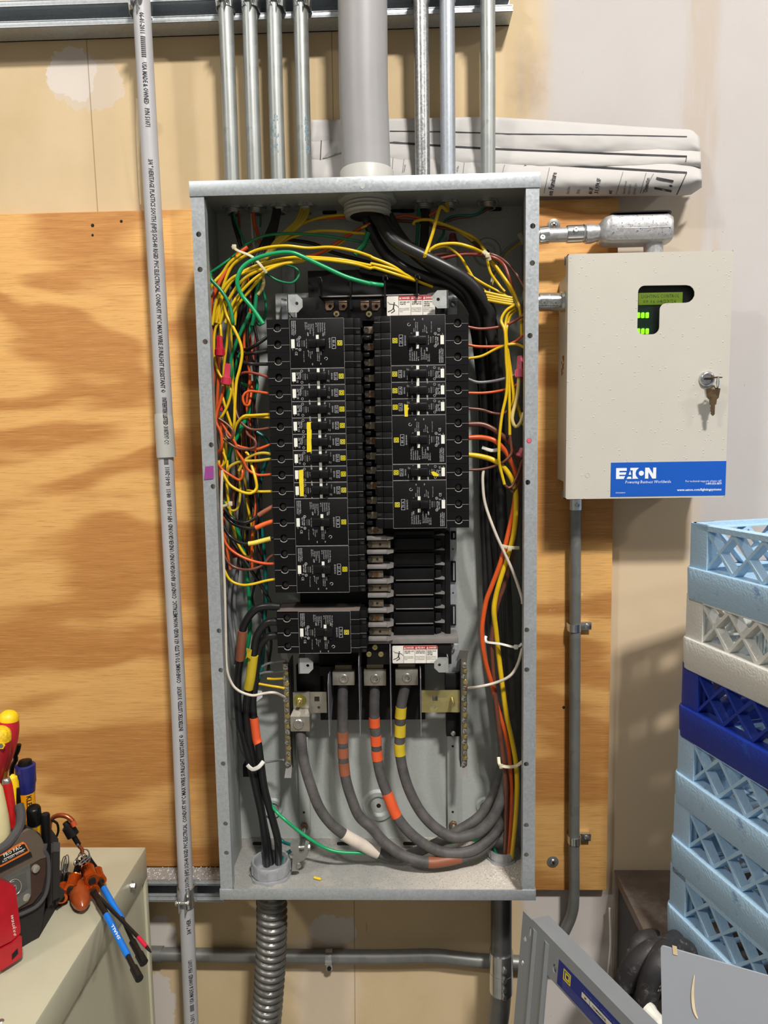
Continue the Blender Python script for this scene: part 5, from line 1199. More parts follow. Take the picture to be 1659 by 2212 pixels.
r0, o = rod('driver_bit', 'front long driver bit with a printed blue sleeve, hanging past the cabinet edge', [
    ('shank', M_steelb, [(200, 1926, z - .002, 5.5), (212, 1946, z - .003, 5.5), (214, 1950, z - .003, 6.5), (231, 1979, z - .005, 6.5)]),
    ('blue_sleeve', M_sleeve, [(230, 1977, z - .005, 6.8), (277, 2066, z - .010, 6.8)]),
    ('neck', M_steelb, [(276, 2065, z - .010, 5.6), (292, 2097, z - .012, 5.8)]), ('socket_end', M_steelb, [(289, 2091, z - .012, 8.5), (301, 2114, z - .013, 9)])])
A, B = PZ(230, 1977, z - .005), PZ(277, 2066, z - .010); s = (A - CAM).dot(_F2) / F_PX; tdir = (B - A).normalized(); up_ = (CAM - A); up_ = (up_ - tdir * up_.dot(tdir)).normalized(); wd = tdir.cross(up_)
b = MB(); L = (B - A).length
def sfn(u, v):
    a = (v - 3.2 * s) / (6.9 * s); return A + tdir * (L * .95 - u) if False else A + tdir * (L * .66 - u) + (up_ * math.cos(a) + wd * math.sin(a)) * 7.0 * s
text_on(b, 'SHALL', 7.5 * s, sfn, bold=1, fit=L * .36, cuts=6); b.build('sleeve_print', M_white, o[1], fix=False)
rod('driver_bit', 'rear long driver bit with a plain blue sleeve and black nut driver end', [
    ('shank', M_steelb, [(214, 1902, z - .002, 5), (225, 1922, z - .003, 5.5)]), ('blue_sleeve', M_sleeve, [(224, 1919, z - .003, 6.6), (245, 1955, z - .008, 6), (265, 1985, z - .014, 4.5)]),
    ('neck', M_steelb, [(263, 1982, z - .013, 4), (289, 2038, z - .024, 4.6)]), ('nut_driver', M_steelb, [(286, 2034, z - .023, 7.5), (300, 2060, z - .028, 7.5), (301, 2062, z - .028, 9.5), (311, 2080, z - .032, 9.5)])])
rod('driver_bit', 'thin black driver bit with a red band near the tip', [
    ('shank', M_steelb, [(201, 1924, z - .001, 4.5), (212, 1936, z - .001, 4.2), (300, 2026, z - .006, 4)]), ('red_band', mat('crimson_band', (200, 30, 60), .4), [(299, 2025, z - .006, 4.3), (317, 2046, z - .007, 4.3)]), ('bit_tip', M_steelb, [(316, 2045, z - .007, 3.6), (322, 2052, z - .007, 3), (326, 2057, z - .007, 1.4)])])
# ================================================================ CIRCUIT BREAKERS
YBF = -.136                                            # breaker faces
U = pxm(660, 740, YBF)                                 # one picture pixel at the breaker face, in metres
M_case = mat('breaker_black', (17, 17, 18), .5, var=.15, scale=30, spec=.14)
M_caseside = mat('breaker_black_step', (15, 15, 16), .5, var=.15, scale=30, spec=.14)
M_seam = mat('worn_edge', (150, 148, 146), .5, var=.3, scale=300)  # pale grey for breaker seams, case edges and lower hole lips
M_copperdull = galv('dull_copper_screw', (120, 84, 58), .8, .4, 80, .2)
M_lugscrew = galv('dark_lug_screw', (84, 78, 70), .8, .4, 80, .2)
M_wwin = mat('white_window', (226, 226, 216), .5, var=.02)
M_bprint = mat('breaker_print', (176, 178, 180), .6, var=.05)
M_yprint = mat('yellow_emblem', (222, 210, 40), .5, var=.03)
WORDS_A = ['Circuit Breaker', 'Interruptor', 'Automatico', 'Disjoncteur', '40°C']
WORDS_B = ['Interrupting Rating', 'Class A  1', 'UL/CSA/ANCE', '50/60 Hz']
WORDS_C = ['1ph  240 V~', '480Y/277 V~']
def breaker(side, zrow, poles, rating, cat_no, label, x_lug, on=True, tilt=0, yoff=0.0, pitch=None):
    """zrow: world z of every pole, top to bottom. Local frame: a = reading direction, b = lug end to bus end, c = out of the panel"""
    up = EX if side < 0 else -EX; rt = -EZ if side < 0 else EZ
    zc = sum(zrow) / len(zrow); ptch = pitch or abs(zrow[0] - zrow[-1]) / (len(zrow) - 1) if len(zrow) > 1 else (pitch or .0252)
    A = ptch * poles; o = Vector((x_lug, YBF + yoff, zc))
    r = thing('circuit_breaker', label, 'circuit breaker', o, 'circuit breakers in the open panel')
    def pt(a, b, c=0): return o + rt * a + up * b - EY * c
    def bx(mb, a0, b0, c0, a1, b1, c1, bev=0):
        p, q = pt(a0, b0, c0), pt(a1, b1, c1); mb.box(p, q, bev)
    g = .00035; h = A / 2 - g; BL, BB_, B1, B2 = 50 * U, 167 * U, 188 * U, 203 * U
    b = MB(); bx(b, -h, BL - .0004, -.070, h, BB_, 0, .0007); case = b.build('case', M_case, r)
    apos = [(-(poles - 1) / 2 + i) * ptch for i in range(poles)]
    seams = MB()
    for i, a in enumerate(apos):                       # one lug pocket per pole
        hp = ptch / 2 - (g if poles == 1 else .0001)
        b = MB(); cz_ = .003; hr = 8.6 * U; hb = 23 * U
        # pocket block: plate with a round hole in front of a deep block
        oo = pt(a, 0, -cz_)
        ring = [(hr * math.cos(t_) * (1.0), hb + max(-hr * .82, min(hr * .82, hr * math.sin(t_)))) for t_ in [k * math.pi / 8 for k in range(16)]]
        plate(b, [(-hp, 0), (hp, 0), (hp, BL), (-hp, BL)], [ring], oo, rt, up, EY * .006)
        bx(b, -hp + a, 0, -.0601, hp + a, BL - .0004, -.0091); lugp = b.build('lug_pocket', M_caseside, r, smooth=0)
        b = MB(); b.lathe([(0, .0046), (.0012, .0044), (.0016, .003)], pt(a + .0006, hb, -.0089), (0, -1, 0), 14); b.build('wire_screw', M_lugscrew, lugp)
        b = MB(); M_ = Matrix.Translation(pt(a + .0006, hb, -.0070)) @ Matrix.Rotation(.7 + i * 1.1 + zc * 40, 4, 'Y'); b.box((-.004, -.0004, -.0006), (.004, .0005, .0006), 0, M_); b.build('screw_slot', M_dark, lugp)
        b = MB()                                        # bright lower lip of the wire hole and the split line through it
        b.tube([pt(a + (hr + .0003) * math.sin(t_) , hb + 0, 0) for t_ in (0,)] + [pt(a, hb, 0)], .0001, 3) if False else None
        arc_ = [pt(a + hr * 1.04 * math.cos(t_), hb + max(-hr * .86, min(hr * .86, hr * 1.04 * math.sin(t_))), -cz_ + .0002) for t_ in [math.radians(-65 + 130 * k / 10) if side < 0 else math.radians(115 + 130 * k / 10) for k in range(11)]]
        b.tube(arc_, .0007, 5)
        s0 = .2 * hr if side < 0 else -.2 * hr
        for ba, bb in ((.0006, hb - hr * .9), (hb + hr * .9, BL - .0003)): b.tube([pt(a + s0, ba, -cz_ + .0001), pt(a + s0, bb, -cz_ + .0001)], .0003, 4)
        o2 = b.build('lip_line', M_seam, lugp); o2['kind'] = 'stuff'
    for i, a in enumerate(apos):                       # stepped bus end
        hp = ptch / 2 - g
        b = MB(); bx(b, a - hp, BB_, -.070, a + hp, B1, -.0012, .0005); bx(b, a - hp, B1 - .0002, -.070, a + hp, B2, -.0040, .0005)
        bx(b, a - hp * .86, B2 - .0002, -.055, a + hp * .1, B2 + 3 * U, -.006); st = b.build('bus_end', M_caseside, r)
        b = MB()
        b.tube([pt(a + ptch * .12, BB_ + .0003, -.0010), pt(a + ptch * .12, B1, -.0010)], .0002, 4); b.tube([pt(a - hp, BB_ + .0003, -.0009), pt(a + hp, BB_ + .0003, -.0009)], .00026, 4); b.tube([pt(a + ptch * .12, B1, -.0038), pt(a + ptch * .12, B2, -.0038)], .0002, 4)
        o2 = b.build('edge_line', M_seam, st); o2['kind'] = 'stuff'
        q = pt(a + hp * .75, B2 - 5 * U, -.0038); b = MB(); b.box(q + Vector((-4 * U, 0, -3 * U)), q + Vector((4 * U, -.0006, 3 * U))); b.build('notch', M_dark, st)
    # handle in its slot
    sh = 8.8 * U; b0, b1 = 90 * U, 127 * U
    b = MB(); bx(b, -sh, b0, -.002, sh, b1, .0005, .0004); slot = b.build('handle_slot', M_dark, r)
    hb0, hb1 = (109 * U, 128 * U) if on else (89 * U, 108 * U)
    b = MB(); bx(b, -sh * .93, hb0, -.001, sh * .93, hb1, .0085, .0016); bx(b, -sh * .93, 91 * U, -.001, sh * .93, 126 * U, .0018, .0008); hd = b.build('handle', M_blackshiny, r)
    for s_ in (-1, 1):
        b = MB(); bx(b, s_ * (sh + .0004), 107 * U, 0, s_ * (sh + 9.0 * U), 113 * U, .0003); b.build('white_mark', M_wwin, r)
    aw = 0 if poles > 1 else .0006
    b = MB(); bx(b, -9.5 * U, 53 * U, 0, 9.5 * U, 60.5 * U, .0003); b.build('white_window', M_wwin, r)
    b = MB(); bx(b, -6.8 * U, 74 * U, 0, 6.8 * U, 83 * U, .0005, .0002); tw = b.build('trip_window', mat('smoked_window', (52, 50, 48), .15), r)
    b = MB(); bx(b, -6.8 * U, 81.2 * U, .0005, 6.8 * U, 82 * U, .0007); b.build('window_line', M_seam, tw)
    # printing
    def fnp(a0, b0_): return lambda u, v: pt(a0 + u, b0_ + v, .00035)
    b = MB(); P3 = poles > 1
    ra, rb0, rb1 = (12 * U, 141 * U, 149.5 * U) if P3 else (8 * U, 144 * U, 152 * U)
    w = .7 * U
    plate(b, [(-ra, rb0), (ra, rb0), (ra, rb1), (-ra, rb1)], [[(-ra + w, rb0 + w), (ra - w, rb0 + w), (ra - w, rb1 - w), (-ra + w, rb1 - w)]], pt(0, 0, .0002), rt, up, -EY * .0001)
    text_on(b, rating, 7.4 * U if P3 else 6.4 * U, fnp(0, rb0 + 1.8 * U), bold=0, align='C')
    text_on(b, cat_no, 4.6 * U, fnp(0, rb0 - 6.2 * U), align='C', fit=(22 if P3 else 14) * U); b.build('rating_print', M_bprint, r, smooth=0, fix=False)
    b = MB(); e0 = 154.5 * U if not P3 else 153 * U; es = 10.5 * U
    for k, wd in ((0, 1.25), (2.4, 1.5)):
        s2 = es / 2 - k * U; plate(b, [(-s2, e0 + k * U), (s2, e0 + k * U), (s2, e0 + es - k * U), (-s2, e0 + es - k * U)], [[(-s2 + wd * U, e0 + (k + wd) * U), (s2 - wd * U, e0 + (k + wd) * U), (s2 - wd * U, e0 + es - (k + wd) * U), (-s2 + wd * U, e0 + es - (k + wd) * U)]], pt(0, 0, .0002), rt, up, -EY * .00015)
    b.build('square_emblem', M_yprint, r, smooth=0)
    b = MB()
    on_, off_ = ('ON', 'OFF')
    wm = sh + 5 * U
    text_on(b, on_, 4.6 * U, fnp(-wm - (5 if P3 else 1) * U, 121 * U), bold=1, align='C'); text_on(b, off_, 4.6 * U, fnp(-wm - (6 if P3 else 1) * U, 88 * U), bold=1, align='C')
    text_on(b, 'I', 4 * U, fnp(wm + 1 * U, 121 * U), bold=1, align='C'); text_on(b, 'O', 4 * U, fnp(wm + 2 * U, 88 * U), bold=1, align='C')
    if P3:
        for k, t_ in enumerate(WORDS_A): text_on(b, t_, 4.3 * U, fnp(-h + 9 * U, (125 - k * 4.6) * U))
        for k, t_ in enumerate(WORDS_B): text_on(b, t_, 3.4 * U, fnp(-h + 11 * U, (101 - k * 3.6) * U))
        for k, t_ in enumerate(WORDS_C): text_on(b, t_, 3.2 * U, fnp(-h + 7 * U, (87 - k * 3.5) * U))
        for k, t_ in enumerate(('Assembled in Mexico', 'Ensamblado en Mexico', 'Assemble au Mexique')): text_on(b, t_, 3.4 * U, fnp(-h + 4 * U, (62 - k * 3.6) * U), bold=1)
        for k, t_ in enumerate(('HACR TYPE', 'Type CAHR')): text_on(b, t_, 3.6 * U, fnp(-12 * U, (69 - k * 3.8) * U), bold=1)
        for k, t_ in enumerate(('AWG', '14-10 AWG Cu', '12-10 AWG Al')): text_on(b, t_, 3.3 * U, fnp(17 * U, (116 - k * 3.8) * U))
        for k, t_ in enumerate(('lb-in', '2.5-10 mm²', '4-6 mm²')): text_on(b, t_, 3.3 * U, fnp(17 * U, (97 - k * 3.8) * U))
        text_on(b, '36', 3.6 * U, fnp(42 * U, 115 * U), bold=1); text_on(b, '4.0', 3.6 * U, fnp(42 * U, 97 * U), bold=1); text_on(b, '75°C only wire Cu/Al', 2.6 * U, fnp(16 * U, 79 * U)); text_on(b, 'NB237', 2.8 * U, fnp(6 * U, 55 * U))
        text_on(b, 'E', 7.2 * U, fnp(9 * U, 62 * U), bold=0); text_on(b, 'CE', 7.5 * U, fnp(16 * U, 61 * U)); b.prism(rrect(-0, 0, 8 * U, 6.2 * U, .6 * U, 2), pt(12 * U, 0, 0) + up * 100 if False else pt(33 * U, 122 * U, .0001), rt, up, -EY * .0001) if False else None
        text_on(b, 'Push to Trip  Oprimir', 2.6 * U, fnp(-10 * U, 85.5 * U), fit=20 * U)
        for (a_, b_) in ((13, 71.5), (-13, 71.5)): b.tube([pt(a_ * U + 2.6 * U * math.cos(t_), b_ * U + 2.6 * U * math.sin(t_), .0003) for t_ in [k * math.pi / 7 for k in range(15)]], .00032, 4); text_on(b, 'UL' if a_ < 0 else 'LR', 2.6 * U, fnp(a_ * U, (b_ - 1) * U), align='C', bold=1)
        b.tube([pt(33 * U + 3 * U * math.cos(t_), 127 * U + 4 * U * math.sin(t_) * (1 if t_ < 3.2 else .6), .0003) for t_ in [k * math.pi / 7 for k in range(12)]], .0004, 4)
    else:
        for k, t_ in enumerate(('HACR TYPE', 'Type CAHR', 'NOM')): text_on(b, t_, 2.9 * U, fnp(-10 * U, (69 - k * 3.2) * U), bold=1)
        text_on(b, 'E', 5.4 * U, fnp(2 * U, 62.5 * U)); text_on(b, 'CE', 5.4 * U, fnp(6 * U, 62.5 * U)); text_on(b, '480Y/277', 2.8 * U, fnp(-9 * U, 70.5 * U)); text_on(b, 'B+ 277 V', 2.6 * U, fnp(-5 * U, 85 * U)); text_on(b, 'AWG 14', 2.4 * U, fnp(-13 * U, 132 * U)); text_on(b, 'SWD', 2.4 * U, fnp(7 * U, 132 * U)); text_on(b, 'HID', 2.4 * U, fnp(7 * U, 129 * U)); text_on(b, 'NB', 2.6 * U, fnp(9.4 * U, 55 * U))
        for a_ in (-12, 12): b.tube([pt(a_ * U + 2.4 * U * math.cos(t_), 74 * U + 2.4 * U * math.sin(t_), .0003) for t_ in [k * math.pi / 7 for k in range(15)]], .0003, 4)
    b.build('case_print', M_bprint, r, smooth=0, fix=False)
    b = MB(); e = .00026
    for a in (-h, h): b.tube([pt(a, BL, -.0002), pt(a, BB_, -.0002)], e, 4)
    b.tube([pt(-h, BL, -.0002), pt(h, BL, -.0002)], e, 4)
    o2 = b.build('pale_edges', M_seam, case); o2['kind'] = 'stuff'  # thin pale lines along the case edges
    return r
def zof(y, x=660): return P(x, y, YBF).z
def xl(y): return P(574 + (y - 688) * .0355, y, YBF).x
def xr(y): return P(1013, y, YBF).x
LX = sum(xl(y) for y in (700, 900, 1100)) / 3; RX = sum(xr(y) for y in (700, 900, 1100)) / 3
L0, L1 = zof(706), zof(1264); LP = (L0 - L1) / 16; R0, R1 = zof(698, 920), zof(1124, 920); RPt = (R0 - R1) / 12
lz = [L0 - LP * i for i in range(17)]; rz = [R0 - RPt * i for i in range(13)]
breaker(-1, lz[0:3], 3, '40 A', 'EDB34040', 'three pole 40 A breaker at the top of the left column', LX, pitch=LP)
sing = ['20 A breaker right below the top 40 A breaker, left column', '20 A breaker with a looped orange wire, left column', '20 A breaker fed by two yellow wires, left column', 'upper of two 20 A breakers sharing the higher yellow tape', 'lower of two 20 A breakers sharing the higher yellow tape', '20 A breaker between the two yellow taped pairs, left column', 'upper of two 20 A breakers sharing the lower yellow tape', 'lower of two 20 A breakers sharing the lower yellow tape']
for i in range(8): breaker(-1, [lz[3 + i]], 1, '20 A', 'EDB14020', 'single pole ' + sing[i], LX, pitch=LP)
breaker(-1, lz[11:14], 3, '40 A', 'EDB34040', 'three pole 40 A breaker whose black wires wear coloured sleeves', LX, pitch=LP)
breaker(-1, lz[14:17], 3, '20 A', 'EDB34020', 'three pole 20 A breaker fed by brown, orange and yellow wires', LX, pitch=LP)
bz_ = [zof(1337), zof(1367.5), zof(1398)]
low = breaker(-1, bz_, 3, '70 A', 'EDB34070', 'three pole 70 A breaker set apart at the bottom left, thick black cables', P(598, 1368, YBF + .003).x, yoff=.003, pitch=(bz_[0] - bz_[2]) / 2)
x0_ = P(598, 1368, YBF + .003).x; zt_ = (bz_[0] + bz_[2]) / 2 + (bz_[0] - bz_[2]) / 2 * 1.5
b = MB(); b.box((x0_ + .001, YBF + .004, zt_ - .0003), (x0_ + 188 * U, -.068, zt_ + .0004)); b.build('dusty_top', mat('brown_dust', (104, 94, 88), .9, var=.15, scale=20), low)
breaker(1, rz[0:3], 3, '20 A', 'EDB34020', 'three pole 20 A breaker at the top of the right column', RX, pitch=RPt)
breaker(1, [rz[3]], 1, '20 A', 'EDB14020', 'single pole 20 A breaker with a grey wire, right column', RX, pitch=RPt)
breaker(1, [rz[4]], 1, '20 A', 'EDB14020', 'single pole 20 A breaker with an orange wire, right column', RX, pitch=RPt)
breaker(1, [rz[5]], 1, '20 A', 'EDB14020', 'single pole 20 A breaker with a torn yellow tape by its rating', RX, pitch=RPt)
breaker(1, rz[6:9], 3, '80 A', 'EDB34080', 'three pole 80 A breaker with thick brown, orange and yellow cables', RX, pitch=RPt)
breaker(1, [rz[9]], 1, '20 A', 'EDB14020', 'single pole 20 A breaker with a slanted scrap of yellow tape', RX, pitch=RPt)
breaker(1, rz[10:13], 3, '70 A', 'EDB34070', 'three pole 70 A breaker switched off, bottom of the right column', RX, on=False, pitch=RPt)
M_ytape = mat('yellow_tape', (222, 200, 30), .5, var=.10, scale=80)
for pts, lb_ in (([(663, 912), (673, 911), (673, 976), (663, 977)], 'long yellow tape strip over two left column breakers, upper of two'), ([(645, 1016), (655, 1014), (656, 1072), (648, 1072)], 'long yellow tape strip over two left column breakers, lower of two'),
                 ([(873, 874), (882, 874), (881, 880), (884, 882), (881, 887), (881, 900), (874, 900)], 'short torn yellow tape on a right column breaker'), ([(931, 1020), (937, 1018), (948, 1025), (946, 1029), (936, 1028)], 'slanted scrap of yellow tape on a right column breaker')):
    b = MB(); f_ = [P(x, y, YBF - .0012) for x, y in pts]; n = len(f_); b.add(f_ + [p + EY * .0006 for p in f_], [tuple(range(n)), tuple(range(2 * n - 1, n - 1, -1))] + [(i, n + i, n + (i + 1) % n, (i + 1) % n) for i in range(n)])
    tag(b.build('tape_strip', M_ytape, smooth=0), lb_, 'tape')

# ================================================================ PANELBOARD INTERIOR (bus bars, lugs, brackets, neutral bars)
pi_ = thing('panelboard_interior', 'black panelboard chassis with bus bars, lugs and neutral bars behind the breakers', 'panelboard', P(800, 1560, -.05))
def pbox(mb, x0, y0, x1, y1, yf, yb, bev=0):
    a = P((x0 + x1) / 2, (y0 + y1) / 2, yf); hx = (x1 - x0) / 2 * pxm(a and (x0 + x1) / 2, (y0 + y1) / 2, yf); hz_ = (y1 - y0) / 2 * pxm((x0 + x1) / 2, (y0 + y1) / 2, yf)
    mb.box((a.x - hx, yf, a.z - hz_), (a.x + hx, yb, a.z + hz_), bev)
M_bus = galv('plated_bus', (128, 117, 98), .65, .38, 300, .2)
M_greyplastic = mat('grey_chamfer', (120, 116, 114), .45, var=.1)
M_smoke = mat('dark_moulding', (24, 23, 24), .3, var=.15, spec=.25)
# chassis pan and base mouldings
b = MB(); pbox(b, 606, 640, 985, 1400, -.052, -.046); b.build('chassis_pan', M_galvdark, pi_)
b = MB(); pbox(b, 640, 690, 962, 1392, -.082, -.052, .002); b.build('base_moulding', M_black, pi_)
b = MB(); pbox(b, 660, 690, 788, 1392, -.080, -.062, .002); b.build('base_moulding', M_black, pi_)
ROWS = [713, 749, 783, 817, 851, 885, 919, 952, 985, 1016, 1049, 1081, 1113, 1146, 1176, 1208, 1240, 1270, 1303, 1334, 1364]
YBUS = -.112
for i, y in enumerate(ROWS):
    x0 = 781 + (y - 713) * .018; free = y > 1140
    x1 = (843 if (i % 3 == 2) else 827) + (y - 1146) * .01 if free else x0 + 36
    b = MB(); pbox(b, x0 + 5, y - 7.5, x1, y + 7.5, YBUS, YBUS + .004, .0006)
    if free and i % 3 == 2: pbox(b, x1 - 5, y - 7.5, x1, y + 7.5, YBUS - .0012, YBUS + .02)
    fg = b.build('bus_finger', M_bus, pi_)
    xs = [x0 + 10] + ([x0 + 22] if i % 3 == 1 else [])
    for x in xs:
        q = P(x, y, YBUS); b = MB(); b.lathe([(0, .0042), (.0012, .0042), (.0012, .0030), (.0004, .0028), (.0004, .0015)], q, (0, -1, 0), 16); b.build('finger_screw', M_lugscrew if x == xs[0] else M_copperdull, fg)
    if free:
        b = MB(); b.lathe([(0, .0022), (.0003, .0021)], P(826 - (0 if i % 3 == 2 else 6) - 5, y, YBUS), (0, -1, 0), 12); b.build('finger_hole', M_dark, fg)
    # barrier ridge below each finger
    b = MB(); yb_ = y + 17; xe2 = 850 if free else x0 + 31
    pbox(b, x0 + 3, yb_ - 4, xe2 - 14, yb_ + 4.5, -.119, -.082, .0012)
    ridge = b.build('barrier', M_greyplastic if free else M_blackshiny, pi_)
    if free:
        b = MB(); p4 = [P(xe2 - 14, yb_ - 4, -.119), P(xe2, yb_ - 2.5, -.119), P(xe2, yb_ + 1, -.119), P(xe2 - 14, yb_ + 4.5, -.119)]; b.add(p4 + [Vector((p.x, -.082, p.z)) for p in p4], [(0, 1, 2, 3), (7, 6, 5, 4), (0, 4, 5, 1), (1, 5, 6, 2), (2, 6, 7, 3), (3, 7, 4, 0)]); b.build('barrier_tip', M_greyplastic, ridge)
# empty breaker seats on the right
for i, (y0, y1) in enumerate(((1146, 1160), (1162, 1192), (1194, 1224), (1227, 1255), (1258, 1287), (1290, 1317), (1320, 1349), (1352, 1377))):
    b = MB(); pbox(b, 850, y0 + 1, 938, y1 - 1, -.090, -.080, .001); st = b.build('breaker_seat', M_blackshiny if i else M_black, pi_)
    b = MB(); pbox(b, 855, y1 - 2, 936, y1 - .8, -.0935, -.085, .0003); b.build('seat_edge', M_greyplastic if i > 2 else M_black, st)
    b = MB(); pbox(b, 941, y0 + 4, 953, y1 - 6, -.088, -.078, .001); b.build('seat_hook', M_black, st)
    b = MB(); p3 = [P(940, y1 - 4, -.094), P(955, y1 - 8, -.094), P(961, y1 - 6, -.094), P(960, y1 - 3, -.094)]; b.add(p3 + [Vector((p.x, -.078, p.z)) for p in p3], [(0, 1, 2, 3), (7, 6, 5, 4), (0, 4, 5, 1), (1, 5, 6, 2), (2, 6, 7, 3), (3, 7, 4, 0)]); b.build('seat_tooth', M_greyplastic, st)
b = MB(); pbox(b, 962, 1150, 973, 1392, -.084, -.050, .001); b.build('side_comb', M_black, pi_)
b = MB(); xs0 = P(973, 1270, -.056).x; xs1 = P(987, 1270, -.056).x; za, zb_ = P(980, 1392, -.056).z, P(980, 690, -.056).z
hl = [circ((xs1 - xs0) * .4, P(980, y, -.056).z - za, .0017, 10) for y in (1186, 1281, 1374)]
plate(b, [(0, 0), (xs1 - xs0, 0), (xs1 - xs0, zb_ - za), (0, zb_ - za)], hl, (xs0, -.056, za), EX, EZ, (0, .0015, 0)); b.build('side_rail', M_galv, pi_, smooth=0)
for y0, y1 in ((1148, 1166), (1212, 1258), (1306, 1352)):
    b = MB(); pbox(b, 974, y0, 985, y1, -.060, -.056, .0006); cl = b.build('rail_clip', M_black, pi_)
    b = MB(); pbox(b, 979, y0 + 4, 982, y1 - 4, -.0606, -.059); b.build('clip_slot', M_galv, cl)
# top end: dark moulding, clear cover with bronze tabs and brass screws, fins
b = MB(); pbox(b, 665, 583, 905, 645, -.066, -.048, .001); b.build('top_moulding', M_dark, pi_)
t = NT('clear_smoked_cover'); t.col(s2l((44, 40, 40))); t.rough(.12); t.b.inputs['Alpha'].default_value = .82; M_cover = t.m
b = MB(); pbox(b, 640, 640, 960, 692, -.100, -.096, .0006); cov = b.build('top_cover', M_smoke, pi_)
b = MB(); pbox(b, 695, 637, 905, 640, -.104, -.094, .0004); b.build('cover_ledge', M_greyplastic, cov)
M_bronze = galv('bronze_tab', (138, 112, 92), .7, .35, 150, .15)
for x in (712, 741, 788, 812):
    b = MB(); sc_ = pxm(x, 660, -.102); oc = P(x, 661, -.102)
    plate(b, [(-7 * sc_, -9 * sc_), (3 * sc_, -9 * sc_), (9 * sc_, -2 * sc_), (9 * sc_, 9 * sc_), (-9 * sc_, 9 * sc_), (-9 * sc_, -5 * sc_)], [circ(1 * sc_, -1 * sc_, 3.8 * sc_, 12)], oc, EX, EZ, (0, .002, 0)); tb = b.build('bronze_tab', M_bronze, cov, smooth=0)
    b = MB(); b.box(oc + Vector((-9 * sc_, -.0012, 8 * sc_)), oc + Vector((9 * sc_, .002, 10 * sc_)), .0003); b.build('tab_fold', M_bronze, tb)
for x in (727, 797):
    q = P(x, 679, -.101); b = MB(); b.lathe([(0, 7 * sc_), (.002, 6.8 * sc_), (.0028, 5.5 * sc_)], q, (0, -1, 0), 20); sb = b.build('brass_screw', M_brass, cov)
    b = MB(); b.box(q + Vector((-2.6 * sc_, -.0031, -2.6 * sc_)), q + Vector((2.6 * sc_, -.0020, 2.6 * sc_))); b.build('square_drive', M_dark, sb)
for x, y0, y1 in ((690, 612, 640), (758, 610, 668), (832, 608, 664), (901, 606, 640)):
    b = MB(); a = P(x, y1, -.115); c_ = P(x, y0, -.115)
    b.prism([(-.115, a.z), (-.085, a.z), (-.085, c_.z + .004), (-.108, c_.z + .003), (-.116, c_.z + .001)], (a.x - .0014, 0, 0), EY, EZ, (.0028, 0, 0))
    b.tube(spline([Vector((c_.x - .003, -.117, c_.z + .001)), Vector((c_.x - .002, -.117, c_.z + .0075)), Vector((c_.x + .002, -.117, c_.z + .008)), Vector((c_.x + .004, -.117, c_.z + .002))], 5), .0012, 6); b.build('phase_fin', M_smoke, pi_)
# octagonal cover brackets
def octab(px, py, w, h, yf, mirror=1, foot=None):
    sc_ = pxm(px, py, yf); o_ = P(px, py, yf); w *= sc_; h *= sc_; k = w * .33
    ol = [(-w / 2, -h / 2), (w / 2 - k, -h / 2), (w / 2, -h / 2 + k), (w / 2, h / 2 - k), (w / 2 - k, h / 2), (-w / 2, h / 2)]
    if mirror < 0: ol = [(-x, z) for x, z in ol][::-1]
    b = MB(); plate(b, ol, [circ(mirror * w * .12, 0, .0026, 12)], o_, EX, EZ, (0, .0018, 0)); 
    x_ = o_.x - mirror * w / 2; b.box((x_ - mirror * .0004, yf, o_.z - h / 2), (x_ + mirror * .0014, -.056, o_.z + h / 2))
    t_ = b.build('cover_bracket', M_zincgrey, pi_, smooth=0)
M_zincgrey = galv('grey_zinc_bracket', (176, 180, 178), .5, .42, 90, .08)
octab(637, 655.5, 33, 38, -.130, 1); octab(950.5, 646.5, 33, 38, -.130, -1); octab(661, 1438, 31, 35, -.118, 1); octab(953, 1436.5, 30, 33, -.118, -1)
b = MB(); pbox(b, 608, 645, 622, 692, -.070, -.054, .0006); b.build('top_rail', M_galv, pi_)
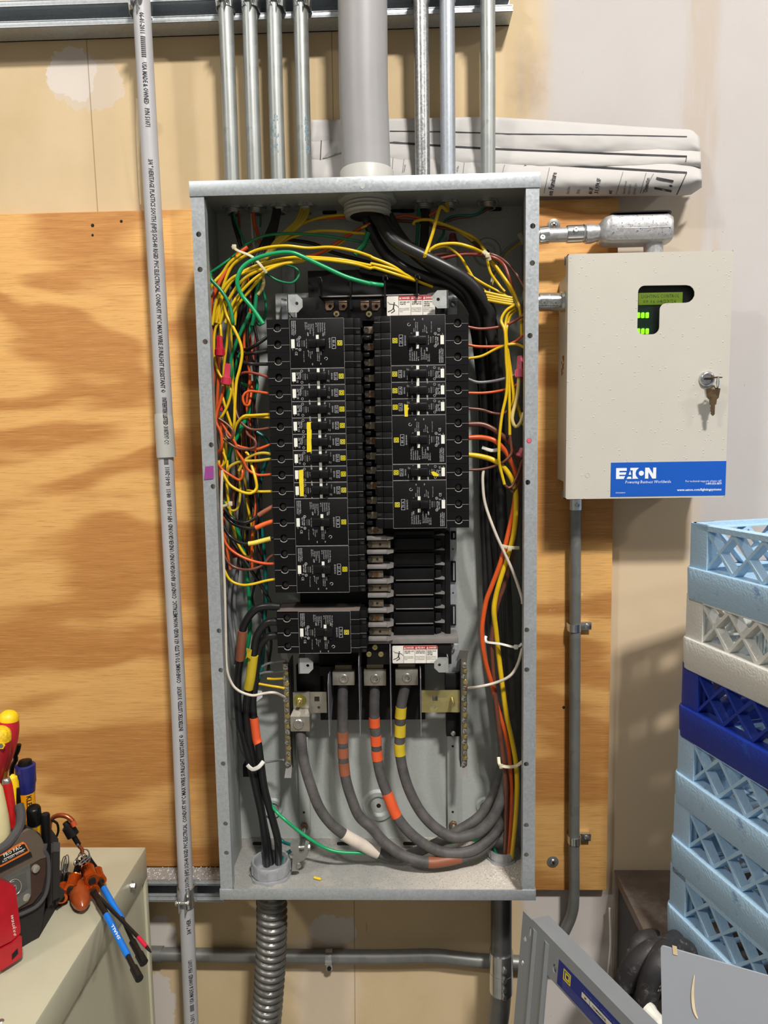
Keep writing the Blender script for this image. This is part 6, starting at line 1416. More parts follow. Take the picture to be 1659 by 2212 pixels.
# danger labels
def danger(x0, y0, x1, y1, yf):
    a, c_ = P(x0, y1, yf), P(x1, y0, yf); w, h = c_.x - a.x, c_.z - a.z
    b = MB(); b.prism(rrect(0, 0, w, h, .002), a, EX, EZ, (0, .0008, 0)); lb_ = b.build('danger_label', M_white, pi_)
    o_ = a - EY * .0002; rx = .245
    b = MB(); b.prism([(w * rx, h * .80), (w * .995, h * .80), (w * .995, h), (w * rx, h)], o_, EX, EZ, (0, -.0002, 0)); b.build('red_band', mat('danger_red', (176, 28, 40), .5), lb_)
    o2 = o_ - EY * .0003
    for i, s_ in enumerate(('DANGER', 'PELIGRO', 'DANGER')):
        x = w * (rx + .25 * i + .012); b = MB(); b.prism([(x, h * .83), (x + w * .04, h * .83), (x + w * .02, h * .97)], o2, EX, EZ, (0, -.0001, 0)); text_on(b, s_, h * .15, planefn(o2 + EX * (x + w * .05) + EZ * h * .84, EX, EZ), bold=1, fit=w * .17); b.build('warning_word', M_white, lb_, smooth=0, fix=False)
    b = MB()
    tx = [('EXPOSED LIVE', 'PARTS'), ('PARTES VIVAS', 'EXPUESTAS'), ('PIÈCES SOUS'.replace('È', 'E'), 'TENSION', 'EXPOSEES')]
    ft = [('REPLACE BARRIERS', 'BEFORE ENERGIZING', 'PANEL.'), ('ANTES DE ENERGIZAR', 'EL TABLERO, INSTALE', 'LAS BARRERAS.'), ('AVANT DE METTRE LE', 'PANNEAU SOUS', 'TENSION, REPLACER')]
    for i in range(3):
        x = w * (rx + .25 * i + .014)
        for k, s_ in enumerate(tx[i]): text_on(b, s_, h * .095, planefn(o_ + EX * (x + w * .012) + EZ * h * (.66 - .1 * k) - EY * .0001, EX, EZ), bold=1, fit=w * (.20 if len(s_) > 8 else .12))
        for k, s_ in enumerate(ft[i]): text_on(b, s_, h * .06, planefn(o_ + EX * x + EZ * h * (.36 - .08 * k) - EY * .0001, EX, EZ), fit=w * (.21 if len(s_) > 9 else .08))
        b.prism([(w * (rx + .25 * i), 0), (w * (rx + .25 * i + .006), 0), (w * (rx + .25 * i + .006), h * .8), (w * (rx + .25 * i), h * .8)], o_, EX, EZ, (0, -.0001, 0))
    text_on(b, '80043-808-01', h * .05, planefn(o_ + EX * w * .84 + EZ * h * .05 - EY * .0001, EX, EZ), fit=w * .13); b.build('label_text', M_ink, lb_, smooth=0, fix=False)
    b = MB(); hh = h                                     # falling figure struck by a spark
    def st(p, q, r_): b.tube([o_ + EX * w * p[0] + EZ * h * p[1], o_ + EX * w * q[0] + EZ * h * q[1]], r_ * h, 6, flat=1)
    b.lathe([(0, .035 * h), (.0003, .035 * h)], o_ + EX * w * .155 + EZ * h * .66, (0, -1, 0), 12)
    for p, q, r_ in (((.15, .60), (.135, .38), .035), ((.15, .58), (.05, .62), .014), ((.155, .59), (.215, .52), .014), ((.215, .52), (.235, .44), .012), ((.138, .40), (.16, .26), .022), ((.16, .26), (.09, .16), .02), ((.135, .40), (.10, .30), .02), ((.10, .30), (.02, .22), .018), ((.02, .72), (.045, .66), .008), ((.045, .66), (.05, .62), .008)): st(p, q, r_)
    b.build('shock_figure', M_ink, lb_)
danger(836, 638, 939.5, 683, -.107); danger(848, 1394.5, 945, 1433, -.105)
# bottom end: cross bar, black base, lugs
b = MB(); pbox(b, 792, 1377, 990, 1391, -.104, -.060, .001); b.build('cross_bar', M_greyplastic, pi_)
b = MB(); pbox(b, 792, 1391, 975, 1436, -.100, -.090, .001); b.build('lug_cover', M_smoke, pi_)
b = MB(); pbox(b, 690, 1405, 918, 1558, -.058, -.040, .001); b.build('lug_base', M_dark, pi_)
b = MB(); pbox(b, 690, 1440, 792, 1460, -.070, -.058); b.build('lug_base_step', M_black, pi_)
for (x, y) in ((810, 1398), (797, 1413), (823, 1413)):
    q = P(x, y, -.1005); b = MB(); b.lathe([(0, .0046), (.0014, .0045), (.0018, .0035), (.0018, .0015), (.0010, .001)], q, (0, -1, 0), 18); b.build('brass_screw', M_brass, pi_)
M_lug = galv('tin_plated_lug', (176, 172, 160), .8, .33, 120, .1)
LUGS = [(718, 1451, 766, 1481), (786, 1449.5, 834, 1482), (854, 1447, 903, 1481)]
for x0, y0, x1, y1 in LUGS:
    b = MB(); pbox(b, x0, y0, x1, y1, -.100, -.066, .0008); lg_ = b.build('main_lug', M_lug, pi_)
    q = P((x0 + x1) / 2 + .5, (y0 + y1) / 2, -.100); b = MB(); b.lathe([(0, .0078), (.0016, .0078), (.0024, .0070), (.0024, .0048), (-.001, .0046), (-.001, .0005)], q, (0, -1, 0), 22); sc2 = b.build('lug_screw', M_screw, lg_)
    b = MB(); b.lathe([(0, .0046), (.0003, .0045)], q + EY * -.0001, (0, -1, 0), 6); b.build('hex_socket', M_dark, sc2) if False else None
    b = MB(); pbox(b, x0 + 6, y0 - 14, x1 - 6, y0 + 1, -.086, -.068); b.build('bus_stub', M_bus, lg_)
# clear phase barriers between the lugs
t = NT('smoked_clear_plastic'); t.col(s2l((126, 122, 130))); t.rough(.22); t.b.inputs['Alpha'].default_value = .62; t.bump(t.noise(t.coord(scale=(1, 1, .08)), 300, 3), .4, .0006); M_clear = t.m
for px, y0, yt, y1 in ((711, 1457, 1470, 1588), (777, 1412, 1424, 1588), (844, 1392, 1402, 1588), (909, 1445, 1456, 1588)):
    x = P(px, (y0 + y1) / 2, -.125).x; z0 = P(px, y1, -.125).z; z1 = P(px, y0, -.125).z; L = z1 - z0
    b = MB(); b.prism([(-.060, z1 - L * .1), (-.060, z0 + L * .42), (-.088, z0 + L * .28), (-.128, z0), (-.132, z0 + .001), (-.134, z1 - L * .12), (-.122, z1)], (x - .0007, 0, 0), EY, EZ, (.0014, 0, 0)); b.build('phase_barrier', M_clear, pi_, smooth=0)
# neutral bars with rows of screws
def neutral(side):
    x0, x1 = (614, 626) if side < 0 else (998, 1009); yA, yB = (1434, 1654) if side < 0 else (1430, 1653); yf = -.085
    xc = (x0 + x1) / 2; dx_ = 4 if side < 0 else 1
    a, c_ = P(xc + dx_ / 2, yB, yf), P(xc - dx_ / 2, yA, yf); w = (x1 - x0) / 2 * pxm(xc, 1540, yf); xm = (a.x + c_.x) / 2
    b = MB(); b.box((xm - w, yf, a.z), (xm + w, yf + .010, c_.z), .0008); nb_ = b.build('neutral_bar', M_brassy, pi_)
    n = 19; L = c_.z - a.z
    for i in range(n):
        z = c_.z - L * (i + .6) / n; q = Vector((xm + (.0016 if i % 2 else -.0014) * (1 if i % 4 else -.3), yf, z)); rr_ = .0036 if i % 3 else .0044
        b = MB(); b.lathe([(0, rr_), (.0024, rr_ * .95), (.003, rr_ * .6)], q, (0, -1, 0), 14); sr = b.build('terminal_screw', M_brass if i % 2 else M_screw, nb_)
        b = MB() if False else None
    for i in range(0, n, 2):
        z = c_.z - L * (i + .6) / n; q = Vector((xm, yf - .0029, z)); M_ = Matrix.Translation(q) @ Matrix.Rotation(i * .9, 4, 'Y'); b = MB(); b.box((-.0026, -.0004, -.0004), (.0026, .0003, .0004), 0, M_); b.build('screw_slot', M_dark, nb_)
    s_ = -1 if side < 0 else 1                         # grey insulating carrier with flared ends
    b = MB(); xi = xm - s_ * w
    b.box((xi - s_ * .0012, yf + .002, a.z - .004), (xi - s_ * .003, -.050, c_.z + .004)); cr_ = b.build('bar_carrier', M_smoke, pi_)
    for z_, sg, h_ in ((c_.z, 1, .022), (a.z, -1, .019)):
        b = MB(); p4 = [Vector((xm - w * 1.0, yf + .004, z_ + sg * .001)), Vector((xm + w * 1.1, yf + .004, z_ + sg * .001)), Vector((xm + w * 1.0 + (0 if side < 0 else .001), yf - .006, z_ + sg * h_)), Vector((xm - w * 1.5 * (1 if side < 0 else .6), yf - .006, z_ + sg * h_))]
        if sg > 0 and side > 0: p4 = [p4[0] - EX * .009, p4[1], p4[2] + EX * .001, p4[3] - EX * .004]
        b.add(p4 + [p + EY * .0015 for p in p4], [(0, 1, 2, 3), (7, 6, 5, 4), (0, 4, 5, 1), (1, 5, 6, 2), (2, 6, 7, 3), (3, 7, 4, 0)]); b.build('flared_end', M_greyplastic, cr_, smooth=0)
M_brassy = galv('neutral_bar_brass', (150, 142, 116), .8, .35, 150, .15)
neutral(-1); neutral(1)
# neutral lug on the left, straps with square holes
M_ydi = galv('yellow_zinc', (186, 176, 120), .7, .35, 70, .2)
b = MB(); pbox(b, 633, 1495, 669, 1545, -.080, -.074, .0006); b.build('neutral_pad', M_lug, pi_)
def strap2(x0, y0, x1, y1, sq, rd, m, yf=-.074):
    a, c_ = P(x0, y1, yf), P(x1, y0, yf); sc_ = pxm(x0, y0, yf); b = MB()
    cx, cy = (sq[0] - x0) * sc_, (y1 - sq[1]) * sc_; k = 5.5 * sc_
    plate(b, [(0, 0), (c_.x - a.x, 0), (c_.x - a.x, c_.z - a.z), (0, c_.z - a.z)], [[(cx - k, cy - k), (cx + k, cy - k), (cx + k, cy + k), (cx - k, cy + k)], circ((rd[0] - x0) * sc_, (y1 - rd[1]) * sc_, 3.2 * sc_, 12)], a, EX, EZ, (0, .002, 0)); return b.build('neutral_strap', m, pi_, smooth=0)
strap2(668, 1495, 705, 1540, (685.5, 1509), (689, 1528), M_lug); strap2(911, 1491, 996, 1539, (940, 1508), (938, 1527), M_ydi)
q = P(976, 1509, -.0745); b = MB(); b.cyl(q, q + Vector((.0012, -.020, -.004)), .0032, 12); b.build('threaded_stud', M_brass, pi_)
q = P(648, 1513, -.080); sc_ = pxm(648, 1513, -.08); b = MB(); b.lathe([(0, 14 * sc_), (.0015, 13.5 * sc_), (.002, 9 * sc_)], q, (0, -1, 0), 28); ws = b.build('dichromate_washer', galv('dichromate', (150, 146, 70), .8, .3, 60, .3), pi_)
b = MB(); b.lathe([(.001, 8 * sc_), (.005, 8 * sc_), (.006, 6 * sc_)], q, (0, -1, 0), 6); b.cyl(q, q + Vector((-.001, -.016, -.003)), 4 * sc_, 12); b.build('stud_nut', M_brass, ws)
b = MB(); pbox(b, 627, 1547, 669, 1581, -.098, -.070, .0008)
p4 = [P(634, 1532, -.088), P(666, 1532, -.088), P(669, 1548, -.098), P(627, 1548, -.098)]; b.add(p4 + [Vector((p.x, -.070, p.z)) for p in p4], [(0, 1, 2, 3), (7, 6, 5, 4), (0, 4, 5, 1), (1, 5, 6, 2), (2, 6, 7, 3), (3, 7, 4, 0)]); ng = b.build('neutral_lug', M_lug, pi_)
q = P(645, 1564, -.098); b = MB(); b.lathe([(0, 11 * sc_), (.002, 11 * sc_), (.003, 9.5 * sc_), (.003, 7 * sc_), (.001, 6.5 * sc_), (.001, 3.2 * sc_), (.003, 3 * sc_), (.003, 1.0 * sc_)], q, (0, -1, 0), 24); b.build('lug_screw', M_screw, ng)
# mounting rails and studs on the back sheet
for x0, x1, y0, y1, holes_, stud in ((610, 637, 575, 640, [], None), (964, 987, 512, 580, [], None), (645, 668, 1590, 1806, [1755], 1785), (966, 990, 1430, 1806, [1612, 1754], 1780)):
    yr = -.030; b = MB(); pbox(b, x0, y0, x1, y1, yr, YI, .001); rl = b.build('mounting_rail', M_galv if y0 < 900 else M_galvdark, pi_)
    for y in holes_: b = MB(); b.lathe([(0, .0022), (.0003, .002)], P((x0 + x1) / 2, y, yr), (0, -1, 0), 12); b.build('rail_hole', M_dark, rl)
    if stud:
        q = P((x0 + x1) / 2 + 1, stud, yr); b = MB(); b.cyl(q, q + Vector((.001, -.020, -.003)), .0038, 12, .0030); sd = b.build('rail_stud', M_screw, rl); b = MB(); hexscrew(b, q, .0072, .006); b.build('stud_nut', M_bronze, sd)
for (x, y) in ((977, 1404), (977, 1467), (978, 657), (979, 1584)):
    q = P(x, y, -.062); b = MB(); b.lathe([(0, .0045), (.002, .0042), (.003, .0025)], q, (0, -1, 0), 16); b.build('rail_screw', M_screw, pi_)
b = MB(); pbox(b, 962, 1391, 990, 1456, -.060, -.050, .0008); b.build('bracket_foot', M_galv, pi_)
b = MB(); pbox(b, 966, 640, 988, 690, -.060, -.050, .0008); b.build('bracket_foot', M_galv, pi_)
b = MB(); pbox(b, 640, 1436, 700, 1500, -.058, -.046, .0008); b.build('bracket_foot', M_black, pi_)
b = MB(); pbox(b, 962, 1456, 992, 1495, -.066, -.046, .0008); b.build('bracket_foot', M_black, pi_)
b = MB(); pbox(b, 964, 1540, 992, 1592, -.058, -.04, .0008); b.build('bracket_foot', M_black, pi_)
# ================================================================ WIRES AND CABLES (traced one by one, each with its own depth in the box)
FR_ = dict(a=(400, 360), b=(780, 360), c=(400, 680), d=(780, 680), e=(400, 980), f=(780, 980), g=(400, 1280), h=(780, 1280), k=(400, 1580), l=(780, 1580))
def tr(s):
    """'a 10,20,-.1 30,40 b 5,6' : points read in 4.1475x views of the picture, optional depth behind the front plane"""
    out = []; fr = None; Y = -.10
    for t in s.split():
        if t in FR_: fr = FR_[t]; continue
        v = [float(x) for x in t.split(',')]
        if len(v) == 3: Y = v[2]
        out.append((fr[0] + v[0] / 4.1475, fr[1] + v[1] / 4.1475, Y))
    return out
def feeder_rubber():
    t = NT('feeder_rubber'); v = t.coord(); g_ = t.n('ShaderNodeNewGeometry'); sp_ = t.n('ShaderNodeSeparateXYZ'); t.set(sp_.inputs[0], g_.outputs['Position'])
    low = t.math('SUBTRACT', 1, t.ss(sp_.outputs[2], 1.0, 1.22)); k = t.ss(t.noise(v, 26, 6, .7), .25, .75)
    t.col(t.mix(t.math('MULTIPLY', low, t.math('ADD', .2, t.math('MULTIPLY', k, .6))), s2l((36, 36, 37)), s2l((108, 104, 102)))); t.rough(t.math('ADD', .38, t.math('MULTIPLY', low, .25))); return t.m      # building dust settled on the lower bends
def ins(name, rgb, rough=.32, dust=0): return mat(name, rgb, rough, var=.08, scale=35, dust=dust)
WC = dict(y=ins('yellow_wire_insulation', (214, 178, 24)), o=ins('orange_insulation', (204, 84, 34)), n=ins('brown_insulation', (104, 60, 46)), g=ins('green_insulation', (18, 124, 78)),
          G=ins('bright_green_insulation', (20, 150, 92)), t=ins('teal_insulation', (14, 104, 96)), k=ins('black_insulation', (26, 26, 27)), w=ins('white_insulation', (206, 198, 184)), e=ins('grey_insulation', (112, 112, 114)),
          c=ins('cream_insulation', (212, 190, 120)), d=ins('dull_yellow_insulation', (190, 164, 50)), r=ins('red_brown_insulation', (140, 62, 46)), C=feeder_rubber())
def wire(col, path, label, r=3.0, name='wire', cat='wire', group='small wires in the panel', n=9, step=7):
    pts = [P(x, y, Y) for x, y, Y in tr(path)]; sp = spline(pts, step); R = r * .00071
    for p in sp:                                        # keep clear of the box sides and back
        if ZB < p.z < ZT and p.y > YF: p.x = max(XL + T + R, min(XR - T - R, p.x)); p.y = min(YI - R, p.y)
    b = MB(); b.tube(sp, R, n); o = b.build(name, WC[col], smooth=60); tag(o, label, cat, group)
    return o, sp, R
def sleeve(parent, sp, R, f0, f1, m, name='tape_band', k=1.12, n=16):
    cum = [0]
    for a, c in zip(sp, sp[1:]): cum.append(cum[-1] + (c - a).length)
    L = cum[-1]
    def at(s):
        j = max(i for i in range(len(cum) - 1) if cum[i] <= s + 1e-9); return sp[j].lerp(sp[j + 1], (s - cum[j]) / (cum[j + 1] - cum[j]))
    m_ = max(3, int((f1 - f0) * L / .004)); b = MB(); b.tube([at(L * (f0 + (f1 - f0) * i / m_)) for i in range(m_ + 1)], R * k, n); return b.build(name, m, parent, smooth=60)
M_tor, M_tbr, M_tye, M_twh = mat('orange_tape', (226, 92, 48), .5, var=.06), mat('brown_tape', (142, 84, 58), .5, var=.08), mat('yellow_phase_tape', (206, 180, 42), .5, var=.06), mat('white_tape', (212, 200, 186), .6, var=.05)
def fnear(sp, px, py):
    cum = [0]; best = 0; bd = 1e9
    for a, c in zip(sp, sp[1:]): cum.append(cum[-1] + (c - a).length)
    for i, p in enumerate(sp):
        d = p - CAM; w = d.dot(_F2); x = W_PX / 2 + F_PX * d.dot(_R3) / w; y = H_PX / 2 - F_PX * d.dot(_U3) / w
        if (x - px) ** 2 + (y - py) ** 2 < bd: bd = (x - px) ** 2 + (y - py) ** 2; best = cum[i] / cum[-1]
    return best
def band(o, sp, R, x0, y0, x1, y1, m, name='tape_band', k=1.06): return sleeve(o, sp, R, min(fnear(sp, x0, y0), fnear(sp, x1, y1)), max(fnear(sp, x0, y0), fnear(sp, x1, y1)), m, name, k, 20)
BIG = dict(r=12.5, name='feeder_cable', cat='cable', group='thick feeder cables', n=20, step=12)
# four feeders: fat pipe -> right gutter -> loop at the bottom -> lugs
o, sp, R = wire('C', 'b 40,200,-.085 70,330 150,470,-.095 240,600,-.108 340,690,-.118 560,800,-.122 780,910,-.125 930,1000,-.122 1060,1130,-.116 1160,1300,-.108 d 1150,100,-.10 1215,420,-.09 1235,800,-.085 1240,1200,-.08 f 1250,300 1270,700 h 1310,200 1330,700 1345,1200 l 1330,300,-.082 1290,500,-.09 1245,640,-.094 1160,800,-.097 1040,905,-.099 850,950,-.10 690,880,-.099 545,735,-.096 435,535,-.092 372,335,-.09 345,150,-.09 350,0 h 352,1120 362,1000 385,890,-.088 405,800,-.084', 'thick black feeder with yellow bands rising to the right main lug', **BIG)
for x_, y0, y1 in ((868, 1550, 1527), (865, 1588, 1566), (864, 1631, 1607)): band(o, sp, R, x_, y0, x_, y1, M_tye)
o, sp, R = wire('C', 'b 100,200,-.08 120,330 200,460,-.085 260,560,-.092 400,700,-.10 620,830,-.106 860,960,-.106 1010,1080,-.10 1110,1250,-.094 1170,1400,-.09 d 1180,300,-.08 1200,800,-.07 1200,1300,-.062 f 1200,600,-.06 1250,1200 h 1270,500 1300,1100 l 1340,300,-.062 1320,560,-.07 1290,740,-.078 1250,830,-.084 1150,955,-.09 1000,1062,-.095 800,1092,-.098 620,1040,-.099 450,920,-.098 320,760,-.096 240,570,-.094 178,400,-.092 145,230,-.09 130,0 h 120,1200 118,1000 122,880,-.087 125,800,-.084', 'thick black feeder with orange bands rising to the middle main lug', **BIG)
for x_, y0, y1 in ((809, 1570, 1548), (812, 1608, 1586), (815, 1644, 1620)): band(o, sp, R, x_, y0, x_, y1, M_tor)
band(o, sp, R, 856, 1762, 836, 1712, M_tor, 'torn_tape')
o, sp, R = wire('C', 'b 150,200,-.075 180,330 260,470,-.078 330,600,-.082 460,760,-.09 640,900,-.094 800,1000,-.092 940,1120,-.086 1020,1280,-.08 1060,1400,-.076 d 1070,250,-.066 1110,700,-.058 1130,1300,-.05 f 1150,700,-.048 h 1200,300 1260,1000 l 1330,200,-.05 1310,600,-.056 1260,800,-.066 1180,960,-.08 1060,1070,-.088 930,1115,-.093 780,1152,-.10 600,1172,-.104 400,1122,-.105 220,1002,-.103 100,870,-.10 k 1560,760,-.098 1490,600,-.096 1440,430,-.094 1418,250,-.092 1410,0,-.09 g 1410,1150 1410,960 1412,870,-.087 1416,800,-.084', 'thick black feeder with brown bands rising to the left main lug', **BIG)
for x_, y0, y1 in ((740, 1603, 1577), (742, 1637, 1615), (745, 1672, 1646)): band(o, sp, R, x_, y0, x_, y1, M_tbr)
band(o, sp, R, 998, 1856, 925, 1862, M_tbr)
o, sp, R = wire('C', 'b 20,200,-.072 20,330 90,560,-.074 220,780,-.078 400,920,-.084 600,1000,-.088 800,1060,-.086 930,1170,-.08 1010,1300,-.074 d 1010,50,-.068 1050,300,-.058 1085,700,-.05 1095,1200,-.045 f 1110,700,-.042 h 1150,300 1230,1000 l 1270,200,-.044 1225,480,-.046 1150,640,-.05 1040,780,-.054 870,890,-.06 700,990,-.066 500,1080,-.074 330,1130,-.08 150,1085,-.088 0,1010,-.094 k 1530,985,-.098 1420,920,-.10 1300,820,-.101 1200,680,-.10 1130,500,-.098 1070,300,-.094 1042,100,-.090 1036,0,-.086', 'thick black neutral feeder with a white taped stretch rising to the left lug', **BIG)
band(o, sp, R, 818, 1840, 743, 1803, M_twh, 'white_tape_wrap', 1.15)
# three black cables of the bottom left breaker
MID = dict(r=9, name='breaker_cable', cat='cable', group='black cables of the bottom breaker', n=16, step=10)
def fy(sp, py):
    cum = [0]; best = 0; bd = 1e9
    for a, c in zip(sp, sp[1:]): cum.append(cum[-1] + (c - a).length)
    for i, p in enumerate(sp):
        d = p - CAM; y = H_PX / 2 - F_PX * d.dot(_U3) / d.dot(_F2)
        if abs(y - py) <= bd: bd = abs(y - py); best = cum[i] / cum[-1]
    return best
o, sp, R = wire('k', 'g 850,128,-.118 740,122 650,140,-.116 585,195,-.114 540,270,-.112 515,340,-.11 490,600,-.10 472,760,-.092 470,950 490,1200 k 512,0,-.088 560,200 620,450 685,750 712,950 735,1195,-.086', 'black cable looping from the top pole of the bottom breaker, brown taped', **MID)
sleeve(o, sp, R, fy(sp, 1362), fy(sp, 1424), M_tbr, k=1.22)
o, sp, R = wire('k', 'g 850,265,-.118 760,262 700,300,-.116 640,400,-.112 615,540,-.108 585,760,-.102 560,900,-.096 548,1100,-.09 570,1300 k 600,200,-.084 650,500 700,800 740,1000 765,1195,-.08', 'black cable from the middle pole of the bottom breaker, yellow taped', **MID)
sleeve(o, sp, R, fy(sp, 1416), fy(sp, 1486), M_tye, k=1.28)
b = MB(); p4 = [P(532, 1400, -.118), P(544, 1404, -.119), P(541, 1424, -.118), P(535, 1420, -.116), P(530, 1424, -.112), P(533, 1412, -.115)]; b.add(p4 + [p + EY * .0008 for p in p4], [(0, 1, 2, 3, 4, 5), (11, 10, 9, 8, 7, 6)] + [(i, 6 + i, 6 + (i + 1) % 6, (i + 1) % 6) for i in range(6)]); b.build('loose_tape_end', M_tye, o, smooth=0)
o, sp, R = wire('k', 'g 850,390,-.112 770,388 710,420,-.108 660,500,-.102 640,640,-.094 622,850,-.088 605,980,-.086 615,1120,-.088 640,1320 k 655,110,-.09 680,300 705,480 745,650 795,830 830,980 838,1180,-.08', 'black cable from the lowest pole of the bottom breaker, orange taped', **MID)
sleeve(o, sp, R, fy(sp, 1548), fy(sp, 1605), M_tor, k=1.2)
# thick coloured cables of the 80 A breaker
TH_ = dict(r=5.3, name='branch_cable', cat='cable', group='thick coloured cables of the 80 A breaker', n=14, step=9)
wire('n', 'd 950,980,-.118 1100,985 1230,1055,-.12 1330,1150,-.116 1400,1280,-.108 f 1425,120,-.10 1415,350 1385,700 1335,1000,-.104 1275,1200 h 1235,60,-.106 1195,220 1170,450 1180,700,-.104 1205,950 1240,1250 l 1255,100,-.10 1285,330 1300,600 1292,1000,-.08 1285,1130,-.07', 'thick brown cable from the 80 A breaker down the right gutter', **TH_)
wire('o', 'd 950,1102,-.118 1080,1098 1200,1130,-.122 1290,1220,-.120 1345,1320 f 1385,200,-.116 1375,430 1325,680 1250,970,-.118 1165,1200 h 1120,80,-.118 1085,300 1090,470 1120,640,-.114 1170,820,-.108 1215,1000,-.098 1280,1230 l 1320,160,-.094 1340,400 1345,620 1330,900,-.082 1312,1130,-.07', 'thick orange cable from the 80 A breaker bulging left in the right gutter', **TH_)
wire('y', 'd 950,1253,-.118 1080,1270 1200,1310,-.122 f 1300,150,-.122 1375,290 1388,480,-.12 1365,730 1300,960,-.116 1240,1150 h 1205,40,-.114 1190,170 1210,350,-.108 1232,560,-.102 1262,800 1300,1080 l 1345,50,-.096 1385,270 1397,500 1380,800,-.086 1345,1130,-.07', 'thick yellow cable from the 80 A breaker down the right gutter', **{**TH_, 'r': 5.8})
# ---- thin wires landing on the left column
LW_ = -.122
wire('k', 'c 735,200,%g 640,265 580,300,-.112 510,318,-.10 470,340' % LW_, 'black wire into the first pole of the top left breaker', r=4)
wire('k', 'c 745,322,%g 620,342 520,355,-.105 470,380,-.09' % LW_, 'black wire into the second pole of the top left breaker', r=4)
wire('k', 'c 745,442,%g 620,440 550,432 480,395,-.10 450,340,-.09' % LW_, 'black wire into the third pole of the top left breaker', r=4)
wire('r', 'c 750,560,%g 650,530 560,515 490,535,-.115 450,600,-.10 445,700' % LW_, 'brown wire into the single breaker below the top left one')
wire('o', 'c 760,706,%g 650,690 565,685 518,730,-.124 530,800 570,808,-.118 592,700,-.105 600,600,-.09' % LW_, 'orange wire making a small open loop beside a left column breaker')
wire('y', 'c 765,892,%g 600,902 520,912,-.124 450,1000,-.12 420,1140' % LW_, 'bright yellow wire, upper of the pair into a left column breaker', r=3.3)
wire('y', 'c 765,922,%g 690,917,-.118 600,912,-.112 500,930,-.105' % LW_, 'short yellow wire, lower of the pair into a left column breaker')
wire('n', 'c 770,1012,%g 620,1030 540,1000 480,930,-.118 455,850,-.112 450,700,-.10' % LW_, 'brown wire curving up into the left gutter bundle')
wire('o', 'c 775,1158,%g 640,1205,-.124 560,1198 450,1160 375,1050,-.128 320,950' % LW_, 'orange wire crossing under the brown loops in the left gutter')
wire('d', 'c 780,1250,%g 700,1238 610,1255 540,1300,-.12 480,1400' % LW_, 'dull yellow wire, upper of two into a mid left breaker', r=3.4)
wire('d', 'c 780,1290,%g 650,1308 520,1312 450,1330,-.12 e 390,130 372,230,-.112' % LW_, 'dull yellow wire, lower of two into a mid left breaker', r=3.4)
wire('o', 'e 785,185,%g 650,190 560,140 520,60,-.126 c 470,1230 450,1150,-.128 370,1040' % LW_, 'orange wire dropping into the single breaker with the yellow tape')
wire('y', 'e 795,338,%g 700,340 620,338,-.116 560,330,-.10' % LW_, 'short yellow wire into the lowest single breaker on the left')
wire('y', 'e 325,150,-.126 350,200 400,280 500,340,-.128 590,355 640,310,-.124 630,220 600,120,-.118 560,0,-.11 c 540,1240', 'yellow wire swinging in a wide loop past the lowest single breakers', r=3.4)
wire('y', 'e 375,60,-.118 378,150 370,250,-.112 395,480 440,700,-.10 480,820 550,922 590,915 610,800,-.09 605,690 570,520 550,400,-.085', 'dull yellow wire hanging in a long loop behind the black wires', r=3.2)
wire('d', 'e 470,60,-.108 492,250 490,400 470,490 430,512 395,495,-.112 360,430', 'dull yellow wire hooking back into the left gutter at the cable tie')
wire('o', 'e 295,90,-.124 330,140 400,190 490,237,-.12 513,180 505,90,-.112 500,20', 'orange wire hooking up beside the purple tape flag')
o, sp, R = wire('k', 'e 350,500,-.118 430,590 540,618,-.124 620,580 690,530 800,468,%g' % LW_, 'black wire with a brown sleeve into the lower 40 A breaker', r=4.2); sleeve(o, sp, R, .70, 1, M_tbr, 'brown_sleeve', 1.3)
o, sp, R = wire('k', 'e 340,530,-.116 420,620 520,660,-.122 620,668 700,635 800,602,%g' % LW_, 'black wire with an orange sleeve into the lower 40 A breaker', r=4.2); sleeve(o, sp, R, .66, 1, mat('orange_sleeve', (222, 96, 36), .4), 'orange_sleeve', 1.3)
o, sp, R = wire('k', 'e 335,640,-.116 400,740 500,800,-.122 590,805 700,778 805,752,%g' % LW_, 'black wire with a yellow sleeve into the lower 40 A breaker', r=4.2); sleeve(o, sp, R, .56, .93, mat('pale_yellow_sleeve', (216, 198, 80), .4), 'yellow_sleeve', 1.3)
wire('o', 'e 325,700,-.122 380,830 480,910 600,960 720,985 820,985,%g' % LW_, 'orange wire sweeping into the lower 20 A breaker', r=3.2)
wire('n', 'e 330,880,-.118 400,990 500,1035 600,1035,-.12 690,1000 760,925 815,898,%g' % LW_, 'brown wire dipping then rising into the lower 20 A breaker', r=3.2)
wire('y', 'e 335,1010,-.12 400,1130 500,1175 600,1170 720,1140 825,1122,%g' % LW_, 'yellow wire sweeping into the lower 20 A breaker', r=3.2)
# ---- left gutter runs
wire('n', 'c 300,930,-.13 380,985 432,1050,-.132 410,1110 375,1090 360,1020,-.126 330,960', 'brown wire knotted tightly in the left gutter')
wire('n', 'c 330,1100,-.128 450,1188 560,1202,-.13 632,1180 622,1120 560,1068,-.122 545,1000,-.114', 'dark brown wire with a pointed loop in the left gutter')
wire('o', 'c 345,640,-.128 325,740 285,870 275,960,-.13 320,1060 325,1180 295,1240,-.124', 'orange wire hanging from the upper of the pink wire nuts', r=3.6)
wire('o', 'c 295,380,-.118 300,520 290,700 285,880,-.118', 'orange wire hanging from the tall red wire nut', r=3.6)
wire('y', 'a 330,1130,-.122 310,1260 c 312,50 318,120,-.128 322,195', 'yellow wire dropping into the tall red wire nut')
wire('y', 'a 345,1200,-.13 c 370,0 430,110,-.134 490,240 510,350 490,480 460,600 445,800 440,960 425,1040,-.128', 'long yellow wire bowing out in front of the left gutter', r=3.3)
